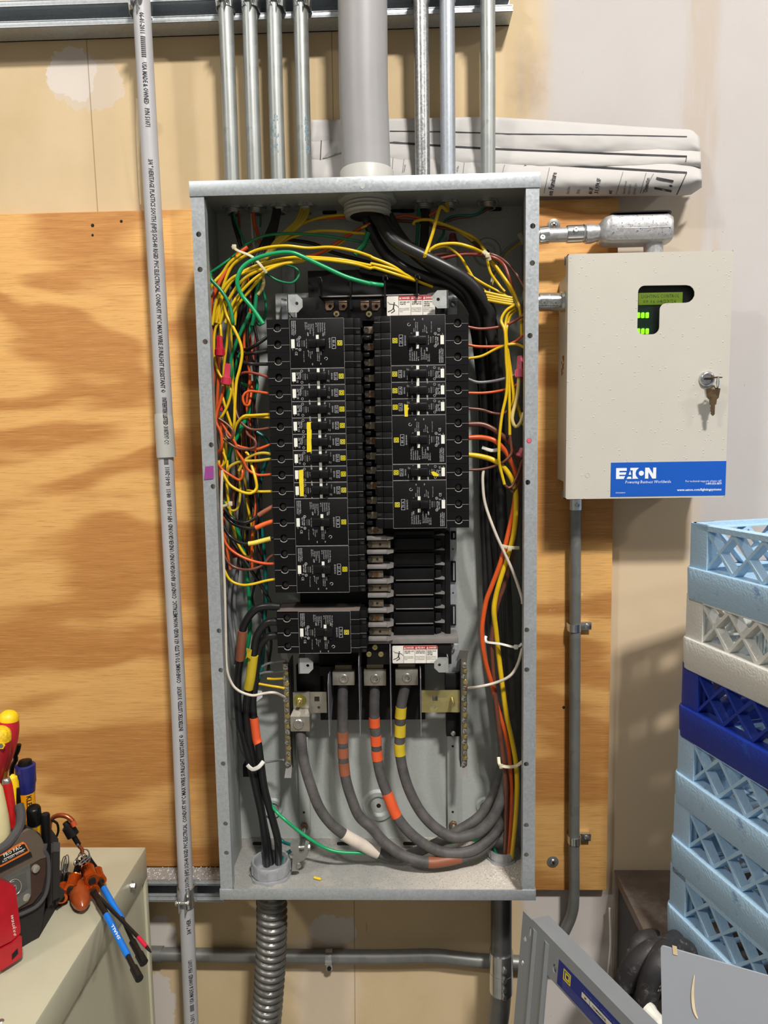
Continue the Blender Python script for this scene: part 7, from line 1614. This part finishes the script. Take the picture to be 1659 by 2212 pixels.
wire('y', 'c 360,0,-.12 270,130 262,380,-.124 300,520 335,572,-.126', 'yellow wire looping along the left flange into a wire nut')
wire('y', 'c 375,625,-.13 412,680 385,800 335,900 312,930,-.128', 'yellow wire below the lower red wire nut curling inward')
wire('y', 'c 325,700,-.126 370,860 420,1020 440,1150,-.12 470,1300', 'yellow wire slanting down through the brown knots')
wire('y', 'a 470,1180,-.112 c 420,0 412,200,-.106 420,400 425,620,-.10 440,800', 'yellow wire running straight down mid gutter')
wire('y', 'a 400,1240,-.118 c 385,120 368,300,-.112 345,480,-.108 335,700', 'yellow wire behind the red wire nuts')
wire('y', 'c 300,1000,-.118 340,1150 350,1300 e 330,130,-.118 340,250', 'yellow wire along the flange below the brown knots')
wire('y', 'c 340,1230,-.122 365,1300 e 350,90,-.12 310,120 300,60', 'yellow wire tucked behind the left flange at the purple tape')
wire('g', 'a 580,1310,-.112 c 480,200 412,390,-.108 415,520 395,640,-.10 375,760', 'green wire slanting down left of the top breaker', r=4)
wire('g', 'a 625,1330,-.102 c 565,170 475,390,-.098 432,560,-.094 480,600 560,640 595,652,-.09', 'green wire slanting behind the first one then turning right', r=4)
wire('G', 'c 622,530,-.098 638,640 598,780 560,900,-.104 505,1010 450,1120 405,1210 385,1330,-.10', 'thick green wire with taped joints behind the single breakers', r=5)
wire('t', 'c 640,1050,-.09 715,1105 760,1200 752,1300 e 735,50,-.088 690,180 665,330 672,560,-.075 700,800 715,1000 728,1250 g 715,200,-.07 690,640 650,800', 'teal wire running long down behind the left column', r=4.4)
wire('g', 'e 345,420,-.10 430,580 500,800,-.095 540,950 560,1150 575,1320 g 575,150,-.09 580,300 560,480 540,620,-.08', 'green wire down the lower left gutter past the brown taped cable', r=4.8)
wire('k', 'e 395,740,-.104 480,880 600,1060 700,1210,-.094 760,1330 g 790,150,-.08', 'black wire slanting behind the lower left breakers', r=4)
wire('r', 'c 600,-60,-.07 630,150 625,300 610,420,-.075 590,415', 'red brown wire beside the top left breaker')
wire('w', 'e 330,150,-.132 325,500 345,1000,-.13 g 355,0 362,300 370,650 410,800,-.128 480,880 600,922 700,905 800,897 890,936,-.09', 'white wire down the left flange sweeping to the left neutral bar', r=3.2)
wire('e', 'e 440,1040,-.085 400,1250 g 395,200,-.08 430,450 450,640', 'grey wire in the lower left gutter, nearest the flange', r=4.2)
wire('e', 'e 470,1040,-.078 440,1300 g 445,200,-.074 470,420 440,560', 'grey wire in the lower left gutter, beside the green wire', r=4.2)
wire('e', 'e 620,520,-.06 640,900 700,1300 g 690,240,-.06 740,560 755,720', 'grey wire far back behind the bottom breaker')
wire('k', 'e 560,330,-.07 640,560 680,900 g 600,60,-.066 700,200 770,420 740,700', 'black wire far back behind the bottom breaker')
wire('e', 'g 690,665,-.085 740,637 840,620 900,612,-.084', 'grey wire onto the top screw of the left neutral bar')
wire('e', 'g 640,740,-.085 720,715 820,712 895,704,-.084', 'grey wire onto the left neutral bar under the first one')
wire('y', 'g 735,772,-.086 800,774 900,767,-.084', 'short yellow wire onto the left neutral bar, upper'); wire('y', 'g 660,818,-.09 760,836 840,848 900,862,-.084', 'short yellow wire onto the left neutral bar, lower')
wire('e', 'k 465,-40,-.06 472,60 500,170 560,255,-.07 700,275 800,264 880,254,-.084', 'grey wire looping behind the black cables to the neutral bar foot', r=2.6)
wire('G', 'k 715,560,-.09 800,700 900,795,-.098 1000,878 1100,952,-.10 1250,1042 1400,1083 1659,1092,-.092 l 150,1130,-.086 330,1145 520,1095,-.07 700,1020 800,995,-.05 1000,970 1130,1010,-.05 1180,1040 1222,1110,-.064', 'bright green ground wire crossing the bottom of the panel', r=4)
o, sp, R = wire('t', 'k 835,940,-.07 880,990 950,1015,-.085', 'teal wire behind the ground lug of the large bushing', r=4)
o, sp, R = wire('t', 'k 860,1190,-.08 880,1130 920,1085 965,1060,-.09', 'teal ground wire rising from the large bushing into its lug', r=4.4)
b = MB(); b.tube([P(*p, -.091) for p in ((632, 1836), (638, 1831), (644, 1828))], .0024, 8); b.build('bare_copper', M_copper, o)
# ---- top left: conduits into the box and the arch of yellow wires
wire('g', 'a 435,350,-.056 442,450,-.07 480,560,-.085 520,650,-.09 560,740', 'green wire from the leftmost conduit'); wire('k', 'a 418,350,-.056 430,480,-.07 470,620,-.085 500,720', 'black wire from the leftmost conduit', r=4.5); wire('r', 'a 465,350,-.056 482,470,-.065 490,650,-.075', 'red brown wire from the leftmost conduit')
wire('o', 'a 605,345,-.056 615,480,-.066 640,570 672,690,-.08', 'orange wire from the second conduit', r=4); wire('w', 'a 592,345,-.054 600,560,-.062 606,650 632,790,-.07', 'white wire from the second conduit'); wire('g', 'a 672,345,-.05 676,450 674,540,-.05', 'thin green wire from the second conduit', r=2.2)
for i, (dx, dy) in enumerate(((0, 0), (16, 6), (32, 10), (46, 16), (22, -6))):
    wire('k', 'a %g,345,-.058 %g,480,-.075 %g,600,-.09 %g,760,-.10 %g,900,-.104 %g,1040,-.10 %g,1200,-.096 %g,1330 c %g,200,-.085 %g,420,-.08 %g,800' % (808 + dx, 782 + dx, 735 + dx * 1.4, 660 + dx * 1.6, 600 + dx * 1.4, 560 + dx * 1.8, 520 + dx * 2, 490 + dx * 1.8, 470 + dx * 1.6, 500 + dx * 1.2, 520 + dx),
         ('leftmost', 'second', 'third', 'rightmost', 'middle rear')[i] + ' black wire of the bundle from the third conduit down the left gutter', r=4.6, group='black bundle from the third conduit')
for i, dx in enumerate((0, 22, 44, 66)):
    wire('d', 'a %g,345,-.056 %g,420,-.07 %g,500,-.085 %g,590,-.095 %g,680,-.10 %g,800,-.104 %g,930,-.11' % (1038 + dx, 1030 + dx, 985 + dx, 890 + dx * .9, 800 + dx * .7, 720 + dx * .4, 620 + dx * .2), ('leftmost', 'second', 'third', 'rightmost')[i] + ' dull yellow wire of the four from the fourth conduit', r=4, group='four yellow wires from the fourth conduit')
ARC = [('a 250,1400,-.118 300,1240 345,1060 420,890 560,785,-.122 700,732 900,710 1100,730,-.116 1300,722 1500,752 1659,803,-.108 b 100,815 280,890 450,1000,-.10 640,1080,-.09', 'highest yellow wire of the arch over the breakers'),
       ('a 280,1400,-.122 330,1180 430,1010 560,920 700,870,-.126 900,822 1100,812 1400,835 1659,885,-.11 b 90,870 300,925 500,1020,-.10', 'second yellow wire of the arch over the breakers'),
       ('a 310,1410,-.126 370,1230 500,1030 640,940,-.128 800,885 1000,842 1200,832 1500,868 1659,912,-.114 b 120,905 330,970 480,1020,-.102', 'third yellow wire of the arch over the breakers'),
       ('a 360,1400,-.128 430,1220 560,1060 700,950,-.13 850,880 950,860 1060,845,-.12', 'lowest yellow wire of the arch over the breakers'),
       ('a 210,1120,-.12 260,1035 330,960,-.116 400,860 500,780', 'yellow wire leaving the arch behind the left flange'),
       ('a 240,1420,-.124 290,1180 420,1000 600,935 700,905,-.124', 'yellow wire inside the cable tie, nearest the flange'),
       ('a 390,1410,-.12 440,1280 560,1130 660,1010 720,935,-.122', 'yellow wire inside the cable tie, nearest the breakers'),
       ('a 440,1420,-.116 470,1200 540,1020 640,900,-.118 800,840', 'yellow wire rising steeply to the cable tie'),
       ('a 780,740,-.09 900,655 1050,602 1200,575 1380,578 1500,592,-.085 1640,600', 'yellow wire on its own above the green one at the top'),
       ('a 1000,540,-.06 1100,490 1250,450 1450,430,-.06 1580,436', 'yellow wire close to the lid, left of the fat pipe'),
       ('a 620,900,-.08 900,850 1250,760 1400,680 1500,592 1640,520,-.08', 'yellow wire climbing to the right beneath the lid')]
for p_, l_ in ARC: wire('y', p_, l_, r=3.4, step=9)
wire('o', 'a 960,560,-.058 1060,492 1200,470 1350,460 1570,470,-.058 b 100,470', 'orange wire close to the lid, left of the fat pipe')
wire('o', 'a 880,830,-.09 1150,792 1300,720 1400,652 1560,560,-.08 1659,510', 'orange wire climbing to the right beneath the lid', r=4)
wire('o', 'a 560,720,-.112 470,790 400,880 300,1050,-.118 232,1230 220,1400 c 228,100,-.12 245,300 255,480 248,640,-.118', 'orange wire running down along the left flange', r=4.4)
wire('n', 'a 600,700,-.10 480,820 390,960,-.106 300,1140 250,1330,-.108 c 255,200', 'brown wire behind the orange one at the left flange')
wire('g', 'a 222,955,-.112 330,880 450,790,-.106 560,690 700,622 900,600,-.10 1100,604 1350,632 1659,690,-.09', 'green wire arching under the lid from the left flange')
wire('G', 'a 700,1410,-.136 600,1265 500,1140 466,1030,-.14 500,920 580,850,-.138 700,800 850,770 960,772 1060,810,-.136 1250,900 1450,990 1659,1050,-.13 b 60,1042 130,1055 195,1062,-.125', 'bright green wire curling in front and running to the top fin', r=4.6)
wire('g', 'a 224,952,-.134 232,1010 330,1120,-.136 400,1250 428,1400 c 425,80,-.13 440,180', 'green wire hanging from the left flange corner', r=4)
wire('g', 'a 725,955,-.09 830,1020 960,1040 1022,965,-.088 985,905 900,880,-.084', 'thin green wire making a round loop above the top cover', r=2.6)
wire('g', 'a 690,985,-.11 645,1090 622,1300 600,1420,-.106', 'green wire straight down beside the cream wire', r=4.4); wire('g', 'a 690,1080,-.07 720,1200 718,1330 670,1420,-.07 c 640,60', 'green wire curving behind the top left breaker')
wire('c', 'a 690,975,-.112 704,1030 690,1090 652,1145,-.11', 'short cream wire below the cable tie', r=4)
# ---- right side
RW = -.122
wire('r', 'd 955,108,%g 1060,125 1200,115 1330,80 1450,10,-.13 b 1480,1330' % RW, 'red brown wire from the top pole of the top right breaker'); wire('o', 'd 955,268,%g 1060,285 1250,280 1380,240,-.13 1475,160' % RW, 'orange wire from the middle pole of the top right breaker')
wire('y', 'd 955,392,%g 1080,370 1200,310 1300,272,-.13 1400,265 1480,305' % RW, 'yellow wire from the lowest pole of the top right breaker')
wire('e', 'd 955,575,%g 1050,605 1180,595 1290,570,-.128 1380,540' % RW, 'grey wire from a right column breaker to the pink wire nut', r=3.3); wire('o', 'd 955,700,%g 1100,700 1250,680 1370,640,-.128 1430,590 1450,540' % RW, 'orange wire from a single right column breaker')
wire('n', 'd 955,838,%g 1080,850 1180,880 1270,885,-.126 1340,830 1365,740,-.124 1370,660' % RW, 'brown wire from the breaker with the torn yellow tape')
wire('n', 'f 955,145,%g 1080,140 1200,110 1285,68,-.13 1345,0 d 1345,1180 1332,1070,-.13' % RW, 'brown wire curving up from the breaker with the yellow scrap')
wire('y', 'd 1305,300,-.132 1325,600 1330,850 1332,1075,-.13', 'yellow wire joined to a brown wire, right gutter', r=3.4)
wire('y', 'b 1375,1240,-.128 1300,1290 1255,1380 d 1290,150,-.134 1300,400 1310,550 1300,720 1262,900 1240,1100 1235,1280 f 1245,120,-.13 1285,275', 'long yellow wire hanging in front of the black feeders', r=3.4)
wire('n', 'f 1285,275,-.13 1310,300 1345,298 1400,200,-.126 1445,50', 'dark brown wire hooking up behind the right flange'); wire('n', 'f 1330,300,-.124 1355,345 1400,280 1440,130,-.12', 'brown wire hooking lower behind the right flange')
wire('y', 'b 1380,1265,-.124 1320,1310 1295,1400 d 1292,200,-.13 1320,420 1350,600 1365,750 1340,830,-.124', 'yellow wire ending on a brown right column wire', r=3.4)
wire('y', 'b 1385,1285,-.12 1340,1330 1315,1400 d 1300,200,-.126 1350,560 1400,800 1455,990,-.126', 'yellow wire slanting to the right flange', r=3.4)
wire('c', 'd 1415,560,-.134 1400,720 1360,880 1355,950 1385,1003 1425,970 1455,880,-.13', 'cream wire hanging in a hook below the pink wire nut', r=4)
wire('w', 'f 1098,130,-.12 1090,250 1112,450 1200,700,-.126 1290,900 1370,1080 1440,1290,-.13 h 1445,100', 'white wire slanting across the right gutter', r=3.4)
o, sp, R = wire('w', 'h 1445,500,-.13 1400,650 1330,750 1200,810,-.12 1050,845 965,856,-.09', 'white wire sweeping to the right neutral bar', r=3.4); b = MB(); b.tube([P(1014, 1486, -.09), P(1004, 1485, -.086)], .0018, 8); b.build('bare_copper', M_copper, o)
wire('y', 'b 770,300,-.06 775,395,-.08 715,360,-.11 680,450,-.125 640,600 600,720 570,805,-.132 600,770,-.12 625,740 700,700 850,690 980,722 1090,770,-.10', 'bright yellow wire hooked out of a conduit over the black feeders', r=3.6, step=9)
wire('y', 'b 470,525,-.08 480,492 600,475 750,520 900,580 1030,650 1100,740,-.10 1135,790 1200,880 1300,1020,-.114 1370,1130 1425,1300,-.12 d 1440,200', 'long yellow wire arching to the round tie at upper right', r=3.4)
wire('d', 'b 640,500,-.078 800,540 920,610 1040,700 1110,780,-.098 1150,850 1240,950 1320,1080 1390,1220 1445,1400,-.116', 'dull yellow wire beside the arching one at upper right')
wire('y', 'b 1128,830,-.102 1160,950 1230,1050 1290,1120,-.108', 'yellow wire below the round tie'); wire('y', 'b 640,742,-.10 760,718 880,800 960,920 1040,1050,-.10 1120,1125', 'yellow wire crossing the galvanised corner')
wire('y', 'b 820,908,-.10 950,960 1100,1050 1250,1130 1345,1190,-.124', 'yellow wire emerging from behind the black feeders')
for i, (a_, c_) in enumerate((((1105, 1130), (1345, 1178)), ((1135, 1165), (1350, 1198)), ((1155, 1190), (1352, 1216)), ((1165, 1212), (1365, 1238)))): wire('y', 'b %g,%g,-.118 %g,%g,-.122 %g,%g,-.124' % (a_[0] - 60, a_[1] - 22, (a_[0] + c_[0]) / 2, (a_[1] + c_[1]) / 2 - 4, c_[0] + 10, c_[1]), ('top', 'second', 'third', 'lowest')[i] + ' of four parallel yellow wires right of the danger label', r=3.4)
wire('n', 'b 620,800,-.096 800,775 1000,768 1180,790,-.104 1300,860 1400,980,-.112 1475,1140,-.12 d 1478,100', 'brown wire through the round tie to the right flange', r=3.6); wire('r', 'b 690,830,-.098 850,795 1000,785 1180,812,-.106 1280,880 1330,1000,-.112 1380,1150 1440,1310,-.118', 'red brown wire through the round tie', r=3.6)
wire('o', 'b 270,465,-.06 400,440 550,462,-.06 640,420 720,370', 'orange wire near the lid right of the fat pipe', r=3.6); wire('n', 'b 270,480,-.056 420,490 560,500 700,545,-.07 860,570 960,640 1080,740,-.09', 'brown wire running from the fat pipe to the round tie', r=3.6)
wire('n', 'b 1165,300,-.056 1150,350 1100,400 1000,440 850,462,-.06 770,490', 'brown wire from the rightmost conduit'); wire('t', 'b 1140,300,-.056 1040,425,-.058 850,442 750,490 738,600,-.062 680,690', 'teal wire from the rightmost conduit')
wire('g', 'b 525,300,-.056 512,500,-.06 495,740,-.064', 'green wire from the conduit right of the fat pipe', r=3.6)
for i, dx in enumerate((0, 17, 34, 50)): wire('k', 'b %g,300,-.056 %g,500,-.062 %g,760,-.07' % (556 + dx, 550 + dx * .95, 535 + dx), ('leftmost', 'second', 'third', 'rightmost')[i] + ' black wire of the straight bundle right of the fat pipe', r=3.8, group='straight black bundle from the mottled conduit')
wire('e', 'b 1420,655,-.07 1300,742 1222,860 1172,1000 1150,1130,-.08', 'grey wire curving down from the side nipple'); wire('d', 'b 1430,680,-.064 1320,760 1240,870 1190,1000,-.07 1160,1120', 'olive wire curving down from the side nipple', r=2.4)
wire('g', 'a 1640,590,-.098 1600,690 1520,790,-.10', 'short green wire crossing behind the feeders', r=6); wire('g', 'b 62,590,-.064 40,670 -10,750,-.066', 'short green wire beside the fat pipe cables', r=6)
wire('k', 'b -10,930,-.07 150,965 400,1005 620,1050,-.068', 'black wire lying over the dark top moulding', r=8); wire('k', 'a 900,650,-.05 1150,690 1300,760 1659,860,-.05', 'black wire in the shade under the lid', r=4)
# filler: the deep part of the left gutter, wires that nothing tells apart
rr = random.Random(21)
for i in range(16):
    x0 = rr.uniform(462, 548); col = rr.choice('kkknnedydo'); pts = []
    for y in range(600, 1300, 70): pts.append((x0 + (y - 600) * .034 + rr.uniform(-9, 9), y))
    s_ = ' '.join('%g,%g,%g' % ((x - 400) * 4.1475, (y - 360) * 4.1475, -.045 - .0042 * i + rr.uniform(-.002, .002)) for x, y in pts)
    wire(col, 'a ' + s_, {'k': 'black', 'n': 'brown', 'e': 'grey', 'd': 'dull yellow', 'y': 'yellow', 'o': 'orange'}[col] + ' wire deep in the left gutter behind the looser wires', r=3.2, group='deep wires of one colour in the left gutter ' + {'k': 'black', 'n': 'brown', 'e': 'grey', 'd': 'dull yellow', 'y': 'yellow', 'o': 'orange'}[col], n=7)
# ---- wire nuts
M_nutr = mat('red_wire_nut', (172, 26, 44), .3, var=.05); M_nutp = mat('pink_wire_nut', (206, 92, 116), .35, var=.05); M_nutq = mat('raspberry_wire_nut', (190, 50, 72), .3, var=.05)
def nut(top, bot, r, m, label, Y=-.134):
    A, B = P(*top, Y), P(*bot, Y - .002); s_ = pxm(top[0], top[1], Y); L = (B - A).length; ax = (B - A)
    r0 = thing('wire_nut', label, 'wire nut', A, 'wire nuts')
    b = MB(); b.lathe([(0, r * .62 * s_), (L * .03, r * .70 * s_), (L * .58, r * .82 * s_), (L * .66, r * .98 * s_)], A, ax, 6); b.build('faceted_cap', m, r0, smooth=20)
    b = MB(); b.lathe([(L * .64, r * .9 * s_), (L * .68, r * 1.05 * s_), (L, r * 1.0 * s_), (L, r * .7 * s_), (L * .8, r * .6 * s_)], A, ax, 16)
    b.build('skirt', m, r0)
    for s__ in (-1, 1):
        b = MB(); w_ = Vector((ax.z, 0, -ax.x)).normalized() * s__; p = A + ax * .82; b.prism([(-L * .16, 0), (L * .16, 0), (L * .10, r * .25 * s_), (-L * .16, r * .18 * s_)], p + w_ * r * .95 * s_ - EY * .0012, ax.normalized(), w_, EY * .0024); b.build('wing', m, r0)
nut((474, 726), (475, 769), 9.5, M_nutr, 'tall red wire nut, highest of those in the left gutter'); nut((492, 786), (488, 831), 9.5, M_nutq, 'raspberry wire nut just below the tall red one')
nut((480, 872), (477, 888), 5, M_nutq, 'small raspberry wire nut half hidden in the left gutter', -.118); nut((1124, 769), (1123, 815), 9.5, M_nutp, 'pink wire nut by the right flange'); nut((1128, 968), (1122, 986), 7, M_nutp, 'pink wire nut half hidden by the right flange', -.128)
nut((978, 505), (978, 527), 10, mat('dark_red_wire_nut', (92, 22, 28), .4), 'dark red wire nut in the shaded upper right of the panel', -.075)
nut((506, 1173), (512, 1204), 9, mat('dark_raspberry_wire_nut', (140, 30, 56), .4), 'dark raspberry wire nut behind black wires, lower left', -.085)
# ---- cable ties
M_tie = mat('natural_nylon', (200, 192, 160), .4, var=.04); M_tiew = mat('white_nylon', (214, 212, 204), .4, var=.04)
def tie(path, head, label, m=None, w=3.0, Y=None):
    m = m or M_tie; pts = spline([P(x, y, yy) for x, y, yy in tr(path)], 6); r0 = thing('cable_tie', label, 'cable tie', pts[0], 'cable ties')
    b = MB(); b.tube(pts, w * .0007, 8, flat=.45); b.build('strap', m, r0)
    if head:
        (hx, hy, hY), = tr(head); q = P(hx, hy, hY); b = MB(); b.box(q + Vector((-.0032, -.002, -.0036)), q + Vector((.0032, .002, .0036)), .0008); b.build('tie_head', m, r0)
tie('a 420,715,-.12 470,752,-.128 600,808,-.136 690,900,-.138 728,952,-.134', 'a 440,720,-.124', 'long pale cable tie slanting over the yellow arch at upper left')
tie('b 1095,760,-.106 1130,790,-.112 1150,840,-.11', 'b 1132,795,-.112', 'round pale cable tie knot on the wires at upper right', w=5)
tie('e 315,475,-.13 370,462 420,448,-.134', 'e 405,448,-.134', 'pale cable tie stub at the left flange')
tie('f 1255,825,-.122 1330,842,-.13 1415,845,-.126', 'f 1330,848,-.131', 'cable tie around the three coloured cables, upper', M_tie, 4)
tie('h 1120,390,-.10 1122,440,-.106 1250,460,-.118 1390,490,-.12 1442,455,-.122', 'h 1388,488,-.121', 'white cable tie with a long tail in the right gutter', M_tiew, 3.6)
tie('l 1232,230,-.10 1245,300,-.108 1320,318,-.112 1390,308,-.112 1445,270,-.114', 'l 1255,312,-.109', 'cable tie around the coloured cables near the bottom', M_tie, 4)
tie('k 555,300,-.104 600,340,-.106 660,318,-.106 702,268,-.10', None, 'white cable tie round the black cables at lower left', M_tiew, 5)
tie('d 1085,1188,-.11 1170,1216,-.116 1255,1203,-.114', None, 'white cable tie round the black feeders at mid right', M_tiew, 4)
tie('b 1420,600,-.05 1435,640,-.052 1430,700,-.05', None, 'pale tie strap on the right side sheet near the nipple', M_tie, 6)
q = [P(x, y, -.082) for x, y in ((552, 1476), (566, 1492), (567, 1506), (554, 1516), (549, 1500))]; b = MB(); b.add(q + [p + EY * .0006 for p in q], [(0, 1, 2, 3, 4), (9, 8, 7, 6, 5)] + [(i, 5 + i, 5 + (i + 1) % 5, (i + 1) % 5) for i in range(5)])
tag(b.build('wire_marker', mat('grey_white_marker', (190, 192, 200), .6), smooth=0), 'grey white marker flag on a wire beside the left neutral bar', 'marker flag')
b = MB(); a_ = P(524, 1653, -.05); b.box(a_ + Vector((0, 0, -.022)), a_ + Vector((.012, .02, .0)), .001); tag(b.build('plastic_clip', M_black), 'black plastic clip on the back sheet at lower left', 'clip')
# ---- lettering down the slim plastic conduit
pvo = [o for o in bpy.data.objects if o.name.startswith('pvc_conduit')][0]
PV_UP = [(y, PL(x, y)) for x, y in ((302, -60), (322, 300), (340, 620), (358, 960))]; PV_LO = [(y, PL(x, y)) for x, y in ((356, 950), (385, 1500), (415, 2260))]
def pvc_axis(tab, y):
    for (ya, a), (yb, c) in zip(tab, tab[1:]):
        if y <= yb: return a.lerp(c, (y - ya) / (yb - ya))
    return tab[-1][1]
def pvc_text(s, px0, py0, px1, py1, size, side, rk=1.0, down=True):
    tab = PV_LO if rk < 1 else PV_UP; A, B = pvc_axis(tab, py0), pvc_axis(tab, py1); L = (B - A).length; R = RP * rk; sgn = 1 if down else -1
    def fn(u, v):
        y = py0 + (py1 - py0) * u / L; q = pvc_axis(tab, y); t = (pvc_axis(tab, y + 4) - pvc_axis(tab, y - 4)).normalized()
        vw = (-EY + t * t.y).normalized(); w = (EX - t * t.x).normalized(); an = side + sgn * (v - size * .36) / R
        return q + (vw * math.cos(an) + w * math.sin(an)) * (R + .0003)
    b = MB(); text_on(b, s, size, fn, bold=1, fit=L, cuts=7); b.build('conduit_lettering', M_ink, pvo, smooth=0, fix=False)
sz = .0098
pvc_text('06-01-2011', 307, 36, 312, 82, sz, .28); pvc_text('IIIIIIIIIII', 312, 86, 316, 132, sz, .28); pvc_text('USA MADE & OWNED', 318, 142, 327, 233, sz, .28); pvc_text('P/N 51071', 328, 241, 332, 283, sz, .30)
pvc_text('3/4 " HERITAGE PLASTICS SOUTH (HPS) SCH-40 RIGID PVC ELECTRICAL CONDUIT 90°C MAX WIRE SUNLIGHT RESISTANT ®', 333, 350, 357, 848, sz, .36)
pvc_text('INTERTEK LISTED 3187597 CONFIRM', 358, 858, 365, 984, sz, .45, 1.09)
pvc_text('IIIII', 361, 990, 361.5, 1002, sz, .34, .93, False) 
def up_text(s, p0, p1, side): pvc_text(s, p0[0], p0[1], p1[0], p1[1], sz, side, .93, False)
up_text('06-01-2011', (364, 1046), (362, 1006), .42); up_text('HPI -110 #3B  08:11', (367, 1122), (364, 1052), .44); up_text('CONDUIT ABOVEGROUND/ UNDERGROUND', (373.5, 1286), (367, 1126), .46)
up_text('CONFORMS TO UL STD 651 RIGID NON-METALLIC', (381, 1470), (374, 1291), .48); up_text('INTERTEK LISTED 3187597', (387, 1570), (381, 1478), .5); up_text('CONDUIT 90°C MAX WIRE SUNLIGHT RESISTANT ®', (395, 1760), (387, 1578), .5)
up_text('PLASTICS SOUTH (HPS) SCH-40 RIGID PVC ELECTRICAL', (402, 1928), (395, 1764), .5); up_text('3/4 " HER', (404, 2000), (402.5, 1968), .5); up_text('IIIIIIIII  USA MADE & OWNED  P/N 51071', (410, 2170), (406, 2056), .5); up_text('06-01-2011', (412, 2214), (410, 2176), .5)
